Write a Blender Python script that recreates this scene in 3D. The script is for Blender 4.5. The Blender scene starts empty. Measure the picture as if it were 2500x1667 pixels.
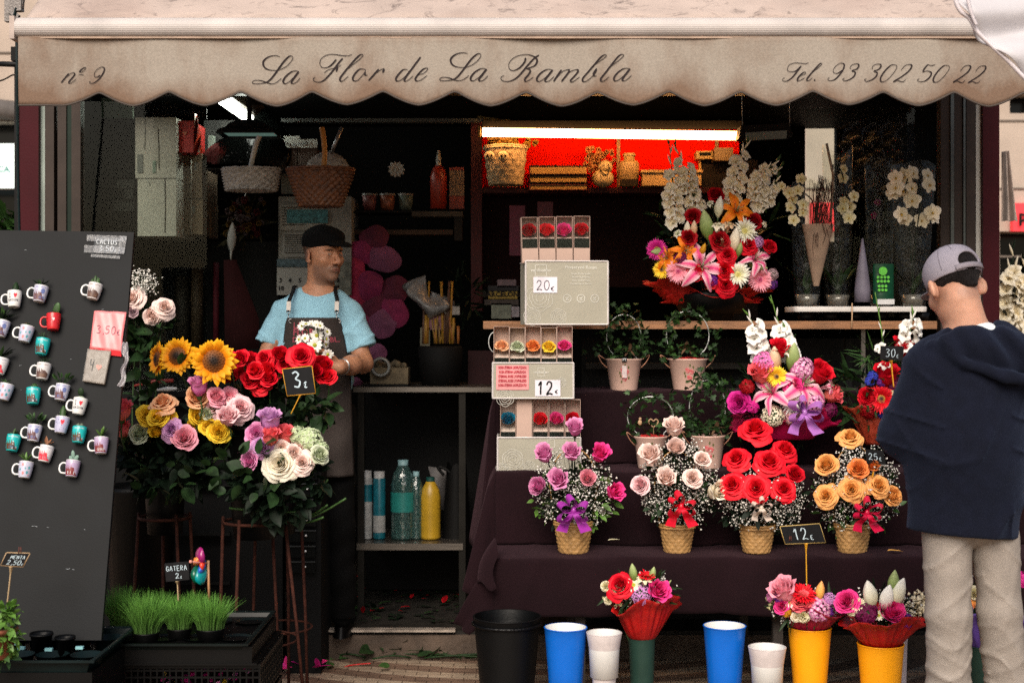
import bpy,math,random
import numpy as np
from mathutils import Vector,Matrix,Euler
R=math.radians;PI=math.pi;sin=math.sin;cos=math.cos
S=bpy.context.scene
COL=S.collection
CAMH,FPX,CX,HY=1.45,3472.0,1250.0,800.0
def P(px,py,d):
 """a point at distance d (metres) that stands at this place of the photograph"""
 return Vector(((px-CX)/FPX*d,d,CAMH-(py-HY)/FPX*d))
def T1(x,y):return x/2.766,y/2.766
def T2(x,y):return 825+x/2.766,y/2.766
def T3(x,y):return 1650+x/2.766,y/2.766
def M1(x,y):return x/2.766,540+y/2.766
def M2(x,y):return 825+x/2.5835,500+y/2.5835
def M3(x,y):return 1650+x/2.766,540+y/2.766
def B1(x,y):return x/2.766,1100+y/2.766
def B2(x,y):return 825+x/2.766,1100+y/2.766
def B3(x,y):return 1650+x/2.766,1100+y/2.766
def V(x,y):return x*1.063,y*1.063
class MB:
 def __init__(s):
  s.v=[];s.f=[];s.m=[];s.g=[];s.c=None
 def vert(s,co,g=0.0):
  s.v.append((co[0],co[1],co[2]));s.g.append(g);return len(s.v)-1
 def face(s,idx,m=0):
  s.f.append(tuple(idx));s.m.append(m)
 def grid(s,fn,nu,nv,m=0,closeu=False,closev=False,gf=None,flip=False):
  b=len(s.v);cu=nu if closeu else nu+1;cv=nv if closev else nv+1
  for j in range(cv):
   for i in range(cu):
    u,v=i/nu,j/nv
    s.vert(fn(u,v),gf(u,v)if gf else 0.0)
  for j in range(nv):
   for i in range(nu):
    a=b+j*cu+i;i2=(i+1)%cu;j2=(j+1)%cv
    q=(b+j*cu+i,b+j*cu+i2,b+j2*cu+i2,b+j2*cu+i)
    s.face(q[::-1]if flip else q,m)
  return s
 def box(s,c,sz,rot=None,m=0,taper=1.0):
  b=len(s.v)
  for k in range(8):
   x=(k&1)-.5;y=((k>>1)&1)-.5;z=(k>>2)-.5
   t=taper if z<0 else 1.0
   p=Vector((x*sz[0]*t,y*sz[1]*t,z*sz[2]))
   if rot is not None:p=rot@p
   s.vert(p+Vector(c))
  for q in((0,2,3,1),(4,5,7,6),(0,1,5,4),(2,6,7,3),(0,4,6,2),(1,3,7,5)):
   s.face([b+i for i in q],m)
  return s
 def bx(s,x0,x1,y0,y1,z0,z1,m=0):
  return s.box(((x0+x1)/2,(y0+y1)/2,(z0+z1)/2),(abs(x1-x0),abs(y1-y0),abs(z1-z0)),m=m)
 def tube(s,pts,rad,seg=6,m=0,cap=True,g=0.0,flat=1.0):
  pts=[Vector(p)for p in pts];n=len(pts)
  if not hasattr(rad,'__len__'):rad=[rad]*n
  b=len(s.v);up=None
  for i in range(n):
   d=(pts[min(i+1,n-1)]-pts[max(i-1,0)])
   if d.length<1e-9:d=Vector((0,0,1))
   d.normalize()
   if up is None:
    a=Vector((0,0,1))if abs(d.z)<.9 else Vector((1,0,0))
    up=(a-d*a.dot(d)).normalized()
   else:
    up=(up-d*up.dot(d))
    if up.length<1e-6:up=d.orthogonal()
    up.normalize()
   w=d.cross(up)
   for k in range(seg):
    t=2*PI*k/seg
    s.vert(pts[i]+(up*cos(t)*flat+w*sin(t))*rad[i],g)
  for i in range(n-1):
   for k in range(seg):
    k2=(k+1)%seg
    s.face((b+i*seg+k,b+i*seg+k2,b+(i+1)*seg+k2,b+(i+1)*seg+k),m)
  if cap:
   s.face([b+k for k in range(seg)][::-1],m);s.face([b+(n-1)*seg+k for k in range(seg)],m)
  return s
 def lathe(s,prof,c=(0,0,0),seg=24,m=0,sx=1.0,sy=1.0,mf=None,wob=None):
  b=len(s.v);c=Vector(c);n=len(prof)
  for i,(r,z)in enumerate(prof):
   for k in range(seg):
    t=2*PI*k/seg;rr=r*(wob(t,z)if wob else 1)
    s.vert(c+Vector((rr*cos(t)*sx,rr*sin(t)*sy,z)))
  for i in range(n-1):
   for k in range(seg):
    k2=(k+1)%seg
    s.face((b+i*seg+k,b+i*seg+k2,b+(i+1)*seg+k2,b+(i+1)*seg+k),mf(i)if mf else m)
  return s
 def ell(s,c,r,seg=10,m=0,rot=None,g=0.0):
  if not hasattr(r,'__len__'):r=(r,r,r)
  c=Vector(c)
  def fn(u,v):
   a=2*PI*u;e=PI*(v-.5)*.999
   p=Vector((cos(a)*cos(e)*r[0],sin(a)*cos(e)*r[1],sin(e)*r[2]))
   return c+(rot@p if rot is not None else p)
  return s.grid(fn,seg,max(4,seg//2+1),m,closeu=True,gf=lambda u,v:g)
 def add(s,t,M=None,mo=0,mm=None,g=None):
  b=len(s.v)
  for i,co in enumerate(t.v):
   s.v.append(tuple(M@Vector(co))if M is not None else co)
   s.g.append(t.g[i]if g is None else g)
  for f,k in zip(t.f,t.m):
   s.f.append(tuple(b+i for i in f));s.m.append(mm[k]if mm else k+mo)
  return s
 def mesh(s,name,mats,smooth=True):
  me=bpy.data.meshes.new(name)
  me.from_pydata(s.v,[],s.f)
  for k in mats:me.materials.append(k)
  me.polygons.foreach_set('material_index',[min(x,len(mats)-1)for x in s.m])
  me.polygons.foreach_set('use_smooth',[smooth]*len(s.f))
  a=me.attributes.new('g','FLOAT','POINT');a.data.foreach_set('value',s.g)
  if s.c is not None:
   a=me.attributes.new('col','FLOAT_COLOR','POINT');a.data.foreach_set('color',np.asarray(s.c,dtype=np.float32).ravel())
  me.update()
  return me
 def build(s,name,mats,parent=None,smooth=True,base=None):
  if not isinstance(mats,(list,tuple)):mats=[mats]
  if parent is None and base is None:
   a=np.array(s.v);base=Vector((a[:,0].mean(),a[:,1].mean(),a[:,2].min()))
  org=WL(parent)if parent is not None else Vector(base)
  me=s.mesh(name,mats,smooth)
  me.transform(Matrix.Translation(-org))
  o=bpy.data.objects.new(name,me);COL.objects.link(o)
  if parent is not None:o.parent=parent
  else:o.location=org
  return o
def WL(o):
 l=Vector((0,0,0))
 while o is not None:
  l=l+Vector(o.location);o=o.parent
 return l
def tag(o,label=None,cat=None,group=None,kind=None):
 if label:o['label']=label
 if cat:o['category']=cat
 if group:o['group']=group
 if kind:o['kind']=kind
 return o
def thing(name,label,cat,loc,group=None):
 o=bpy.data.objects.new(name,None);COL.objects.link(o);o.location=Vector(loc)
 o.empty_display_size=.05
 return tag(o,label,cat,group)
def inst(name,me,parent,pos,direc=None,scale=1.0,spin=0.0,up=None,mat=None):
 """an object that shares mesh me; its local z looks along direc"""
 o=bpy.data.objects.new(name,me);COL.objects.link(o)
 org=WL(parent)if parent is not None else Vector((0,0,0))
 if parent is not None:o.parent=parent
 o.matrix_local=Matrix.Translation(Vector(pos)-org)@orient(direc,spin)@Matrix.Scale(scale,4)
 return o
def orient(direc=None,spin=0.0):
 if direc is None:direc=(0,0,1)
 q=Vector(direc).normalized().to_track_quat('Z','Y')
 return q.to_matrix().to_4x4()@Matrix.Rotation(spin,4,'Z')
def XF(pos,direc=None,scale=1.0,spin=0.0):
 return Matrix.Translation(Vector(pos))@orient(direc,spin)@Matrix.Scale(scale,4)
def catmull(pts,n=6,closed=False):
 out=[];N=len(pts)
 pts=[Vector(p)for p in pts]
 for i in range(N-1):
  p0=pts[max(i-1,0)];p1=pts[i];p2=pts[i+1];p3=pts[min(i+2,N-1)]
  for k in range(n):
   t=k/n
   out.append(.5*((2*p1)+(p2-p0)*t+(2*p0-5*p1+4*p2-p3)*t*t+(3*p1-p0-3*p2+p3)*t**3))
 out.append(pts[-1]);return out
MATS={}
def mat(name,col,rough=.6,metal=0.0,var=.18,vs=12.0,bump=0.0,bs=120.0,spec=.5,emit=None,es=0.0,trans=0.0,col2=None,c2lo=.5,c2hi=.7,sub=0.0,attr=False,stretch=(1,1,1),coat=0.0):
 if name in MATS:return MATS[name]
 if not attr and not emit:
  kk=min(1.0,max(col)/.42)**.42;col=tuple(x*kk for x in col)
  if max(col)<.06:spec=min(spec,.2)
  if col2 is not None:kk=min(1.0,max(col2)/.42)**.42;col2=tuple(x*kk for x in col2)
 m=bpy.data.materials.new(name);m.use_nodes=True;nt=m.node_tree;N=nt.nodes;L=nt.links
 b=N['Principled BSDF'];out=N['Material Output']
 tc=N.new('ShaderNodeTexCoord');mp=N.new('ShaderNodeMapping');mp.inputs['Scale'].default_value=stretch
 L.new(tc.outputs['Object'],mp.inputs['Vector'])
 nz=N.new('ShaderNodeTexNoise');nz.inputs['Scale'].default_value=vs;nz.inputs['Detail'].default_value=5
 L.new(mp.outputs[0],nz.inputs['Vector'])
 mr=N.new('ShaderNodeMapRange');mr.inputs[1].default_value=.3;mr.inputs[2].default_value=.7
 mr.inputs[3].default_value=1-var;mr.inputs[4].default_value=1+var
 L.new(nz.outputs[0],mr.inputs[0])
 if attr:
  at=N.new('ShaderNodeAttribute');at.attribute_name='col';src=at.outputs['Color']
 elif col2 is not None:
  n2=N.new('ShaderNodeTexNoise');n2.inputs['Scale'].default_value=vs*.35;n2.inputs['Detail'].default_value=6
  L.new(mp.outputs[0],n2.inputs['Vector'])
  r2=N.new('ShaderNodeMapRange');r2.inputs[1].default_value=c2lo;r2.inputs[2].default_value=c2hi
  L.new(n2.outputs[0],r2.inputs[0])
  mx=N.new('ShaderNodeMix');mx.data_type='RGBA'
  mx.inputs[6].default_value=(*col,1);mx.inputs[7].default_value=(*col2,1);L.new(r2.outputs[0],mx.inputs[0]);src=mx.outputs[2]
 else:
  rg=N.new('ShaderNodeRGB');rg.outputs[0].default_value=(*col,1);src=rg.outputs[0]
 vm=N.new('ShaderNodeVectorMath');vm.operation='SCALE';L.new(src,vm.inputs[0]);L.new(mr.outputs[0],vm.inputs['Scale'])
 L.new(vm.outputs[0],b.inputs['Base Color'])
 b.inputs['Roughness'].default_value=rough;b.inputs['Metallic'].default_value=metal
 b.inputs['Specular IOR Level'].default_value=spec
 if coat:b.inputs['Coat Weight'].default_value=coat
 if sub:
  b.inputs['Subsurface Weight'].default_value=sub;b.inputs['Subsurface Radius'].default_value=(.01,.004,.002);b.inputs['Subsurface Scale'].default_value=1
 if bump:
  nb=N.new('ShaderNodeTexNoise');nb.inputs['Scale'].default_value=bs;nb.inputs['Detail'].default_value=4
  L.new(mp.outputs[0],nb.inputs['Vector'])
  bp=N.new('ShaderNodeBump');bp.inputs['Strength'].default_value=bump;bp.inputs['Distance'].default_value=.01
  L.new(nb.outputs[0],bp.inputs['Height']);L.new(bp.outputs[0],b.inputs['Normal'])
 if emit:
  b.inputs['Emission Color'].default_value=(*emit,1);b.inputs['Emission Strength'].default_value=es
 if trans:
  tr=N.new('ShaderNodeBsdfTransparent');ms=N.new('ShaderNodeMixShader');ms.inputs[0].default_value=1-trans
  L.new(tr.outputs[0],ms.inputs[1]);L.new(b.outputs[0],ms.inputs[2]);L.new(ms.outputs[0],out.inputs[0])
 m.diffuse_color=(*col,1)
 MATS[name]=m;return m
def petal(name,c0,c1,tl=.16,lo=.25,hi=.95,rough=.55):
 """petal: pigment runs from c0 at the heart to c1 at the rim"""
 if name in MATS:return MATS[name]
 m=bpy.data.materials.new(name);m.use_nodes=True;nt=m.node_tree;N=nt.nodes;L=nt.links
 b=N['Principled BSDF'];out=N['Material Output']
 at=N.new('ShaderNodeAttribute');at.attribute_name='g'
 mr=N.new('ShaderNodeMapRange');mr.inputs[1].default_value=lo;mr.inputs[2].default_value=hi;L.new(at.outputs['Fac'],mr.inputs[0])
 mx=N.new('ShaderNodeMix');mx.data_type='RGBA';mx.inputs[6].default_value=(*c0,1);mx.inputs[7].default_value=(*c1,1)
 L.new(mr.outputs[0],mx.inputs[0])
 nz=N.new('ShaderNodeTexNoise');nz.inputs['Scale'].default_value=7;nz.inputs['Detail'].default_value=5
 tc=N.new('ShaderNodeTexCoord');L.new(tc.outputs['Object'],nz.inputs['Vector'])
 m2=N.new('ShaderNodeMapRange');m2.inputs[1].default_value=.3;m2.inputs[2].default_value=.7;m2.inputs[3].default_value=.9;m2.inputs[4].default_value=1.08
 L.new(nz.outputs[0],m2.inputs[0])
 vm=N.new('ShaderNodeVectorMath');vm.operation='SCALE';L.new(mx.outputs[2],vm.inputs[0]);L.new(m2.outputs[0],vm.inputs['Scale'])
 L.new(vm.outputs[0],b.inputs['Base Color']);b.inputs['Roughness'].default_value=rough;b.inputs['Specular IOR Level'].default_value=.25
 t=N.new('ShaderNodeBsdfTranslucent');L.new(vm.outputs[0],t.inputs[0])
 ms=N.new('ShaderNodeMixShader');ms.inputs[0].default_value=tl
 L.new(b.outputs[0],ms.inputs[1]);L.new(t.outputs[0],ms.inputs[2]);L.new(ms.outputs[0],out.inputs[0])
 m.diffuse_color=(*c1,1)
 MATS[name]=m;return m
def clear(name,tint=(1,1,1),gl=.08,rough=.05,dif=0.0,bump=0.0,bs=20):
 """thin glass or cellophane: see-through, with a sheen"""
 if name in MATS:return MATS[name]
 m=bpy.data.materials.new(name);m.use_nodes=True;nt=m.node_tree;N=nt.nodes;L=nt.links
 N.remove(N['Principled BSDF']);out=N['Material Output']
 tr=N.new('ShaderNodeBsdfTransparent');tr.inputs[0].default_value=(*tint,1)
 g=N.new('ShaderNodeBsdfGlossy');g.inputs['Roughness'].default_value=rough
 lw=N.new('ShaderNodeLayerWeight');lw.inputs[0].default_value=.3
 mr=N.new('ShaderNodeMapRange');mr.inputs[3].default_value=gl;mr.inputs[4].default_value=min(1,gl*4+.1);L.new(lw.outputs['Facing'],mr.inputs[0])
 ms=N.new('ShaderNodeMixShader');L.new(mr.outputs[0],ms.inputs[0]);L.new(tr.outputs[0],ms.inputs[1]);L.new(g.outputs[0],ms.inputs[2])
 last=ms
 if bump:
  tc=N.new('ShaderNodeTexCoord');nb=N.new('ShaderNodeTexNoise');nb.inputs['Scale'].default_value=bs;nb.inputs['Detail'].default_value=3
  L.new(tc.outputs['Object'],nb.inputs['Vector']);bp=N.new('ShaderNodeBump');bp.inputs['Strength'].default_value=bump;bp.inputs['Distance'].default_value=.02
  L.new(nb.outputs[0],bp.inputs['Height']);L.new(bp.outputs[0],g.inputs['Normal'])
 if dif:
  d=N.new('ShaderNodeBsdfDiffuse');d.inputs[0].default_value=(*tint,1)
  m2=N.new('ShaderNodeMixShader');m2.inputs[0].default_value=dif
  L.new(ms.outputs[0],m2.inputs[1]);L.new(d.outputs[0],m2.inputs[2]);last=m2
 L.new(last.outputs[0],out.inputs[0])
 m.diffuse_color=(*tint,.3)
 MATS[name]=m;return m
STROKES=[]
def stroke_ribbon(mb,pts,conv,place,thin,thick,m=0,const=None):
 """a pen stroke: points in enlarged-photo coordinates; thick on the way down, thin on the way up"""
 pts=catmull([Vector((*conv(x,y),0))for x,y in pts],6)
 n=len(pts);b=len(mb.v);ws=[]
 for i in range(n):
  d=pts[min(i+1,n-1)]-pts[max(i-1,0)]
  if d.length<1e-6:d=Vector((1,0,0))
  d.normalize()
  w=const if const else thin+(thick-thin)*max(0,d.y)**1.3
  ws.append((w,d))
 for i in range(n):
  w=sum(ws[min(max(i+k,0),n-1)][0]for k in(-2,-1,0,1,2))/5
  if const is None and(i<2 or i>n-3):w*=.8
  d=ws[i][1];nrm=Vector((-d.y,d.x,0))*w/2
  mb.vert(place(pts[i].x+nrm.x,pts[i].y+nrm.y));mb.vert(place(pts[i].x-nrm.x,pts[i].y-nrm.y))
 for i in range(n-1):
  a=b+2*i;mb.face((a,a+1,a+3,a+2),m)
def text_mb(txt,size,place,m=0,bold=0.0,align='CENTER'):
 """printed words as thin flat mesh; place maps (x, y) on the page to a point"""
 c=bpy.data.curves.new('t','FONT');c.body=txt;c.size=size;c.align_x=align;c.offset=bold;c.resolution_u=2
 o=bpy.data.objects.new('t',c);COL.objects.link(o)
 dg=bpy.context.evaluated_depsgraph_get();me=o.evaluated_get(dg).to_mesh()
 mb=MB()
 for v in me.vertices:mb.vert(place(v.co.x,v.co.y))
 for p in me.polygons:mb.face(list(p.vertices),m)
 o.evaluated_get(dg).to_mesh_clear();bpy.data.objects.remove(o);bpy.data.curves.remove(c)
 return mb
HW={'0':[[(.5,1),(.15,.8),(.1,.4),(.35,0),(.75,.15),(.9,.6),(.7,.95),(.45,.98)]],'1':[[(.2,.7),(.55,1),(.5,.5),(.5,0)]],'2':[[(.1,.75),(.35,1),(.75,.9),(.7,.55),(.1,.02),(.5,.08),(.95,0)]],'3':[[(.1,.9),(.5,1),(.8,.8),(.4,.55),(.85,.35),(.6,.02),(.1,.08)]],'4':[[(.15,.95),(.1,.5),(.5,.45),(.85,.5)],[(.75,.95),(.7,.4),(.65,-.1)]],'5':[[(.85,1),(.25,.95),(.2,.55),(.7,.6),(.8,.2),(.4,0),(.05,.1)]],'e':[[(.9,.85),(.45,.8),(.15,.45),(.4,.05),(.9,.1)],[(0,.55),(.65,.55)],[(0,.35),(.6,.35)]],',':[[(.4,.1),(.3,-.2)]],'.':[[(.4,.1),(.45,.02)]],' ':[],'C':[[(.85,.9),(.4,1),(.1,.5),(.4,0),(.85,.1)]],'A':[[(.05,0),(.45,1),(.9,0)],[(.2,.4),(.7,.4)]],'T':[[(.05,1),(.95,1)],[(.5,1),(.5,0)]],'U':[[(.1,1),(.15,.2),(.5,0),(.85,.2),(.9,1)]],'S':[[(.85,.9),(.4,1),(.15,.75),(.75,.4),(.6,0),(.1,.1)]],'G':[[(.85,.85),(.4,1),(.1,.5),(.4,0),(.85,.15),(.85,.45),(.5,.45)]],'E':[[(.85,1),(.15,1),(.15,0),(.9,0)],[(.15,.5),(.7,.5)]],'R':[[(.1,0),(.1,1),(.7,.9),(.7,.55),(.15,.5),(.85,0)]],'M':[[(.05,0),(.15,1),(.5,.4),(.85,1),(.95,0)]],'N':[[(.1,0),(.15,1),(.85,0),(.9,1)]],}
def hand(mb,txt,place,x0,y0,h,w,lw,m=0,small=None):
 """chalk or marker writing; place maps page (x, y) to a point"""
 x=x0
 for ch in txt:
  hh,ww,yy=h,w,y0
  if ch=='e' and small:hh,ww,yy=h*small,w*small,y0-h*.08
  for st in HW.get(ch,[]):
   stroke_ribbon(mb,[(x+a*ww*.8,yy+b_*hh)for a,b_ in st],lambda a,b_:(a,b_),place,0,0,m,const=lw*(1 if ch!='e' else .8))
  x+=ww*(1.0 if ch not in ',. ' else .5)
def page(o,ux,uy):
 o=Vector(o);ux=Vector(ux);uy=Vector(uy);n=ux.cross(uy).normalized()
 def f(x,y,e=0.0):return o+ux*x+uy*y+n*e
 return f
cam=bpy.data.cameras.new('camera');co=bpy.data.objects.new('camera',cam);COL.objects.link(co)
co.location=(0,0,CAMH);co.rotation_euler=(PI/2,0,0)
cam.lens=50;cam.sensor_width=36;cam.shift_y=-33.5/2500;cam.clip_end=500;cam.clip_start=.1
cam.dof.use_dof=True;cam.dof.focus_distance=5.2;cam.dof.aperture_fstop=4.0
S.camera=co
w=bpy.data.worlds.new('World');S.world=w;w.use_nodes=True
nt=w.node_tree;sk=nt.nodes.new('ShaderNodeTexSky');sk.sky_type='NISHITA';sk.sun_disc=False
SUN_EL,SUN_AZ=40,190
sk.sun_elevation=R(SUN_EL);sk.sun_rotation=R(SUN_AZ);sk.dust_density=4.0;sk.ozone_density=.6;sk.air_density=1.0
nt.links.new(sk.outputs[0],nt.nodes['Background'].inputs[0]);nt.nodes['Background'].inputs[1].default_value=.085
sl=bpy.data.lights.new('sun','SUN');sl.energy=2.2;sl.angle=R(40);sl.color=(1,.92,.82)
so=bpy.data.objects.new('sun',sl);COL.objects.link(so)
az=R(SUN_AZ);el=R(SUN_EL)
sd=Vector((sin(az)*cos(el),cos(az)*cos(el),sin(el)))
so.rotation_euler=sd.to_track_quat('Z','Y').to_euler();so.location=(0,-3,8)
S.view_settings.view_transform='Standard';S.view_settings.look='None';S.view_settings.exposure=0.62;S.view_settings.gamma=1
S.cycles.max_bounces=6;S.cycles.transparent_max_bounces=16;S.cycles.diffuse_bounces=3;S.cycles.glossy_bounces=3
S.cycles.caustics_reflective=False;S.cycles.caustics_refractive=False
S.cycles.use_denoising=False;S.cycles.use_adaptive_sampling=False;S.cycles.sampling_pattern='BLUE_NOISE';S.cycles.sample_clamp_indirect=1.5;S.cycles.sample_clamp_direct=8
def Z1(x,y):return 230+x/3.51,240+y/3.51
def Z2(x,y):return 850+x/2.704,380+y/2.704
def Z3(x,y):return 1560+x/3.647,330+y/3.647
def Z4(x,y):return 1900+x/3.137,300+y/3.137
def X_(px,d):return(px-CX)/FPX*d
def Z_(py,d):return CAMH-(py-HY)/FPX*d
def ground_mat():
 m=bpy.data.materials.new('pavement tiles');m.use_nodes=True;nt=m.node_tree;N=nt.nodes;L=nt.links;b=N['Principled BSDF']
 tc=N.new('ShaderNodeTexCoord');mp=N.new('ShaderNodeMapping');L.new(tc.outputs['Object'],mp.inputs[0]);mp.inputs['Rotation'].default_value=(0,0,R(8))
 wv=N.new('ShaderNodeTexWave');wv.wave_type='RINGS';wv.rings_direction='SPHERICAL';wv.inputs['Scale'].default_value=1.7;wv.inputs['Distortion'].default_value=1.2;wv.inputs['Detail Scale'].default_value=.8
 mp.inputs['Location'].default_value=(.95,-7.6,0);L.new(mp.outputs[0],wv.inputs[0])
 cr=N.new('ShaderNodeValToRGB');cr.color_ramp.elements[0].position=.46;cr.color_ramp.elements[1].position=.54
 cr.color_ramp.elements[0].color=(.20,.125,.085,1);cr.color_ramp.elements[1].color=(.42,.32,.23,1);L.new(wv.outputs[0],cr.inputs[0])
 bk=N.new('ShaderNodeTexBrick');bk.inputs['Scale'].default_value=5;bk.inputs['Mortar Size'].default_value=.012;bk.offset=.5
 bk.inputs['Color1'].default_value=(1,1,1,1);bk.inputs['Color2'].default_value=(.82,.8,.78,1);bk.inputs['Mortar'].default_value=(.3,.27,.24,1)
 L.new(tc.outputs['Object'],bk.inputs[0])
 nz=N.new('ShaderNodeTexNoise');nz.inputs['Scale'].default_value=9;nz.inputs['Detail'].default_value=8;L.new(tc.outputs['Object'],nz.inputs[0])
 mr=N.new('ShaderNodeMapRange');mr.inputs[3].default_value=.55;mr.inputs[4].default_value=1.25;L.new(nz.outputs[0],mr.inputs[0])
 mx=N.new('ShaderNodeMix');mx.data_type='RGBA';mx.blend_type='MULTIPLY';mx.inputs[0].default_value=1
 L.new(cr.outputs[0],mx.inputs[6]);L.new(bk.outputs[0],mx.inputs[7])
 vm=N.new('ShaderNodeVectorMath');vm.operation='SCALE';L.new(mx.outputs[2],vm.inputs[0]);L.new(mr.outputs[0],vm.inputs['Scale'])
 L.new(vm.outputs[0],b.inputs['Base Color']);b.inputs['Roughness'].default_value=.75
 bp=N.new('ShaderNodeBump');bp.inputs['Strength'].default_value=.4;bp.inputs['Distance'].default_value=.004;L.new(bk.outputs['Fac'],bp.inputs['Height']);bp.invert=True;L.new(bp.outputs[0],b.inputs['Normal'])
 return m
g=MB();g.grid(lambda u,v:(-60+120*u,-40+120*v,0),24,24)
o=g.build('pavement',ground_mat(),base=(0,0,0),smooth=False);tag(o,kind='structure')
mstone=mat('beige limestone',(.42,.34,.28),.8,var=.12,vs=3,bump=.3,bs=60,col2=(.42,.33,.26))
mdark=mat('dark shop interior',(.015,.015,.016),.6)
def joints(mb,x0,x1,y,z0,z1,step,m):
 z=z0
 while z<z1:mb.bx(x0,x1,y-.012,y-.002,z-.008,z+.008,m);z+=step
def building(x0,x1,y,z1,label,side,holes):
 r=thing('building',label,'building',((x0+x1)/2,y,0))
 mb=MB();zs=sorted({0,z1}|{h[2]for h in holes}|{h[3]for h in holes});xs=sorted({x0,x1}|{h[0]for h in holes}|{h[1]for h in holes})
 for a,b_ in zip(xs,xs[1:]):
  for c,d in zip(zs,zs[1:]):
   if any(h[0]<=a and b_<=h[1]and h[2]<=c and d<=h[3]for h in holes):continue
   mb.bx(a,b_,y,y+.5,c,d)
 joints(mb,x0,x1,y,2.1,z1,.62,1)
 mb.build('wall',[mstone,mat('stone joint',(.2,.16,.13),.9)],r,smooth=False)
 for h in holes:MB().bx(h[0],h[1],y+.35,y+.36,h[2],h[3]).build('shop_front',mat('dark shop glass',(.012,.014,.016),.15),r,smooth=False)
 return r
BY=13.0
bl=building(-14,-2.6,BY,9,'beige stone building with arched shop front and white illuminated sign, left edge behind the kiosk',-1,[(X_(-350,BY),X_(60,BY),0,Z_(292,BY))])
mb=MB()
mb.tube([(X_(-300,BY),BY-.05,Z_(250,BY)-.05),(X_(-60,BY),BY-.05,Z_(262,BY)),(X_(120,BY),BY-.05,Z_(282,BY))],.09,8)
mb.build('moulding',mat('grey stone trim',(.16,.14,.13),.8),bl)
mb=MB();mb.bx(X_(-200,BY),X_(58,BY),BY-.02,BY+.1,Z_(460,BY),Z_(352,BY));sg=mb.build('shop_sign',mat('backlit white sign',(.75,.85,.82),.5,emit=(.8,.95,.9),es=.55,var=.03),bl,smooth=False)
pg=page((X_(31,BY),BY-.04,Z_(421,BY)),(1,0,0),(0,0,1))
text_mb('CA.',.075,lambda x,y:pg(x,y),bold=.002,align='RIGHT').build('lettering',mat('teal lettering',(.02,.22,.18),.5),sg,smooth=False)
br=building(2.6,16,BY,9,'beige stone building with a bright red shop sign seen right of the kiosk',1,[(X_(2440,BY),X_(2900,BY),0,Z_(565,BY)),(X_(2465,BY),X_(2560,BY),Z_(277,BY),Z_(225,BY))])
mb=MB();mb.bx(X_(1975,BY),X_(2033,BY),BY-.1,BY-.02,Z_(566,BY),Z_(497,BY));mb.bx(X_(2464,BY),X_(2800,BY),BY-.1,BY-.02,Z_(566,BY),Z_(498,BY))
mred=mat('backlit red sign',(.75,.03,.04),.5,emit=(.9,.04,.05),es=.35,var=.05)
sg=mb.build('shop_sign',mred,br,smooth=False)
pg2=page((X_(2485,BY),BY-.13,Z_(543,BY)),(1,0,0),(0,0,1))
text_mb('p',.15,lambda x,y:pg2(x,y),bold=.006).build('lettering',mat('black lettering',(.01,.01,.01),.5),sg,smooth=False)
bm=building(1.2,2.6,BY,9,'narrow beige stone facade seen through the rear window of the flower kiosk',1,[(1.3,2.5,0,Z_(575,BY))])
KD=6.25
xl,xr=X_(47,KD),X_(2440,KD)
kiosk=thing('flower_kiosk','dark glazed flower kiosk with burgundy corner posts under the cream awning','kiosk',(0,KD,0))
mburg=mat('burgundy paint',(.085,.005,.012),.55,var=.15,vs=6,bump=.1,spec=.15)
mbrown=mat('brown aluminium',(.085,.062,.052),.5,metal=.0,var=.15)
mblk=mat('black painted panel',(.008,.008,.009),.75,var=.3)
msteel=mat('brushed steel',(.22,.20,.18),.38,metal=.9,var=.2,vs=8,stretch=(1,20,20))
ZT=2.62
def part(name,m,parent,*boxes,smooth=False):
 mb=MB()
 for b_ in boxes:mb.bx(*b_)
 return mb.build(name,m,parent,smooth=smooth)
part('corner_post',mburg,kiosk,(xl,X_(94,KD),KD,KD+.12,0,ZT))
part('corner_post',mburg,kiosk,(X_(2400,KD),xr,KD,KD+.12,0,ZT))
part('post_edge',mat('dark steel edge',(.03,.03,.032),.4,metal=.5),kiosk,(X_(47,KD)-.02,X_(47,KD),KD-.005,KD+.1,0,ZT))
for x0,x1 in((106,128),(137,158),(171,193)):part('window_mullion',mbrown,kiosk,(X_(x0,KD),X_(x1,KD),KD+.02,KD+.08,.3,ZT))
for x0,x1 in((2300,2324),(2333,2353),(2363,2385)):part('window_mullion',mbrown,kiosk,(X_(x0,KD),X_(x1,KD),KD+.02,KD+.08,.3,ZT))
part('door_gasket',mat('dark green gasket',(.02,.05,.035),.4),kiosk,(X_(158,KD),X_(171,KD),KD+.03,KD+.06,.3,ZT))
mwh=mat('white enamel',(.55,.55,.52),.35,var=.1)
part('frame_edge',mat('pale reflecting edge',(.30,.36,.33),.3,var=.3,vs=4),kiosk,(X_(94,KD),X_(105,KD),KD+.03,KD+.07,.3,ZT))
part('frame_edge',mwh,kiosk,(X_(2388,KD),X_(2400,KD),KD+.03,KD+.07,.3,ZT))
part('frame_edge',mat('grey steel edge',(.13,.15,.15),.3,metal=.5),kiosk,(X_(2323,KD),X_(2331,KD),KD+.01,KD+.05,.3,ZT),(X_(2354,KD),X_(2359,KD),KD+.01,KD+.05,.3,ZT))
mglass=clear('kiosk glass',(.88,.92,.9),gl=.005,rough=.03)
part('glass_pane',mglass,kiosk,(X_(193,KD),X_(500,KD),KD+.04,KD+.046,.5,2.45))
part('glass_pane',mglass,kiosk,(X_(1960,KD+.3),X_(2300,KD+.3),KD+.22,KD+.226,1.5,2.45))
BK=8.3
part('side_wall',mblk,kiosk,(xl-.03,xl+.02,KD+.13,BK,0,ZT));part('side_wall',mblk,kiosk,(xr-.02,xr+.03,KD+.13,BK,0,ZT))
a,b_=X_(1966,BK),X_(2042,BK)
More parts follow.
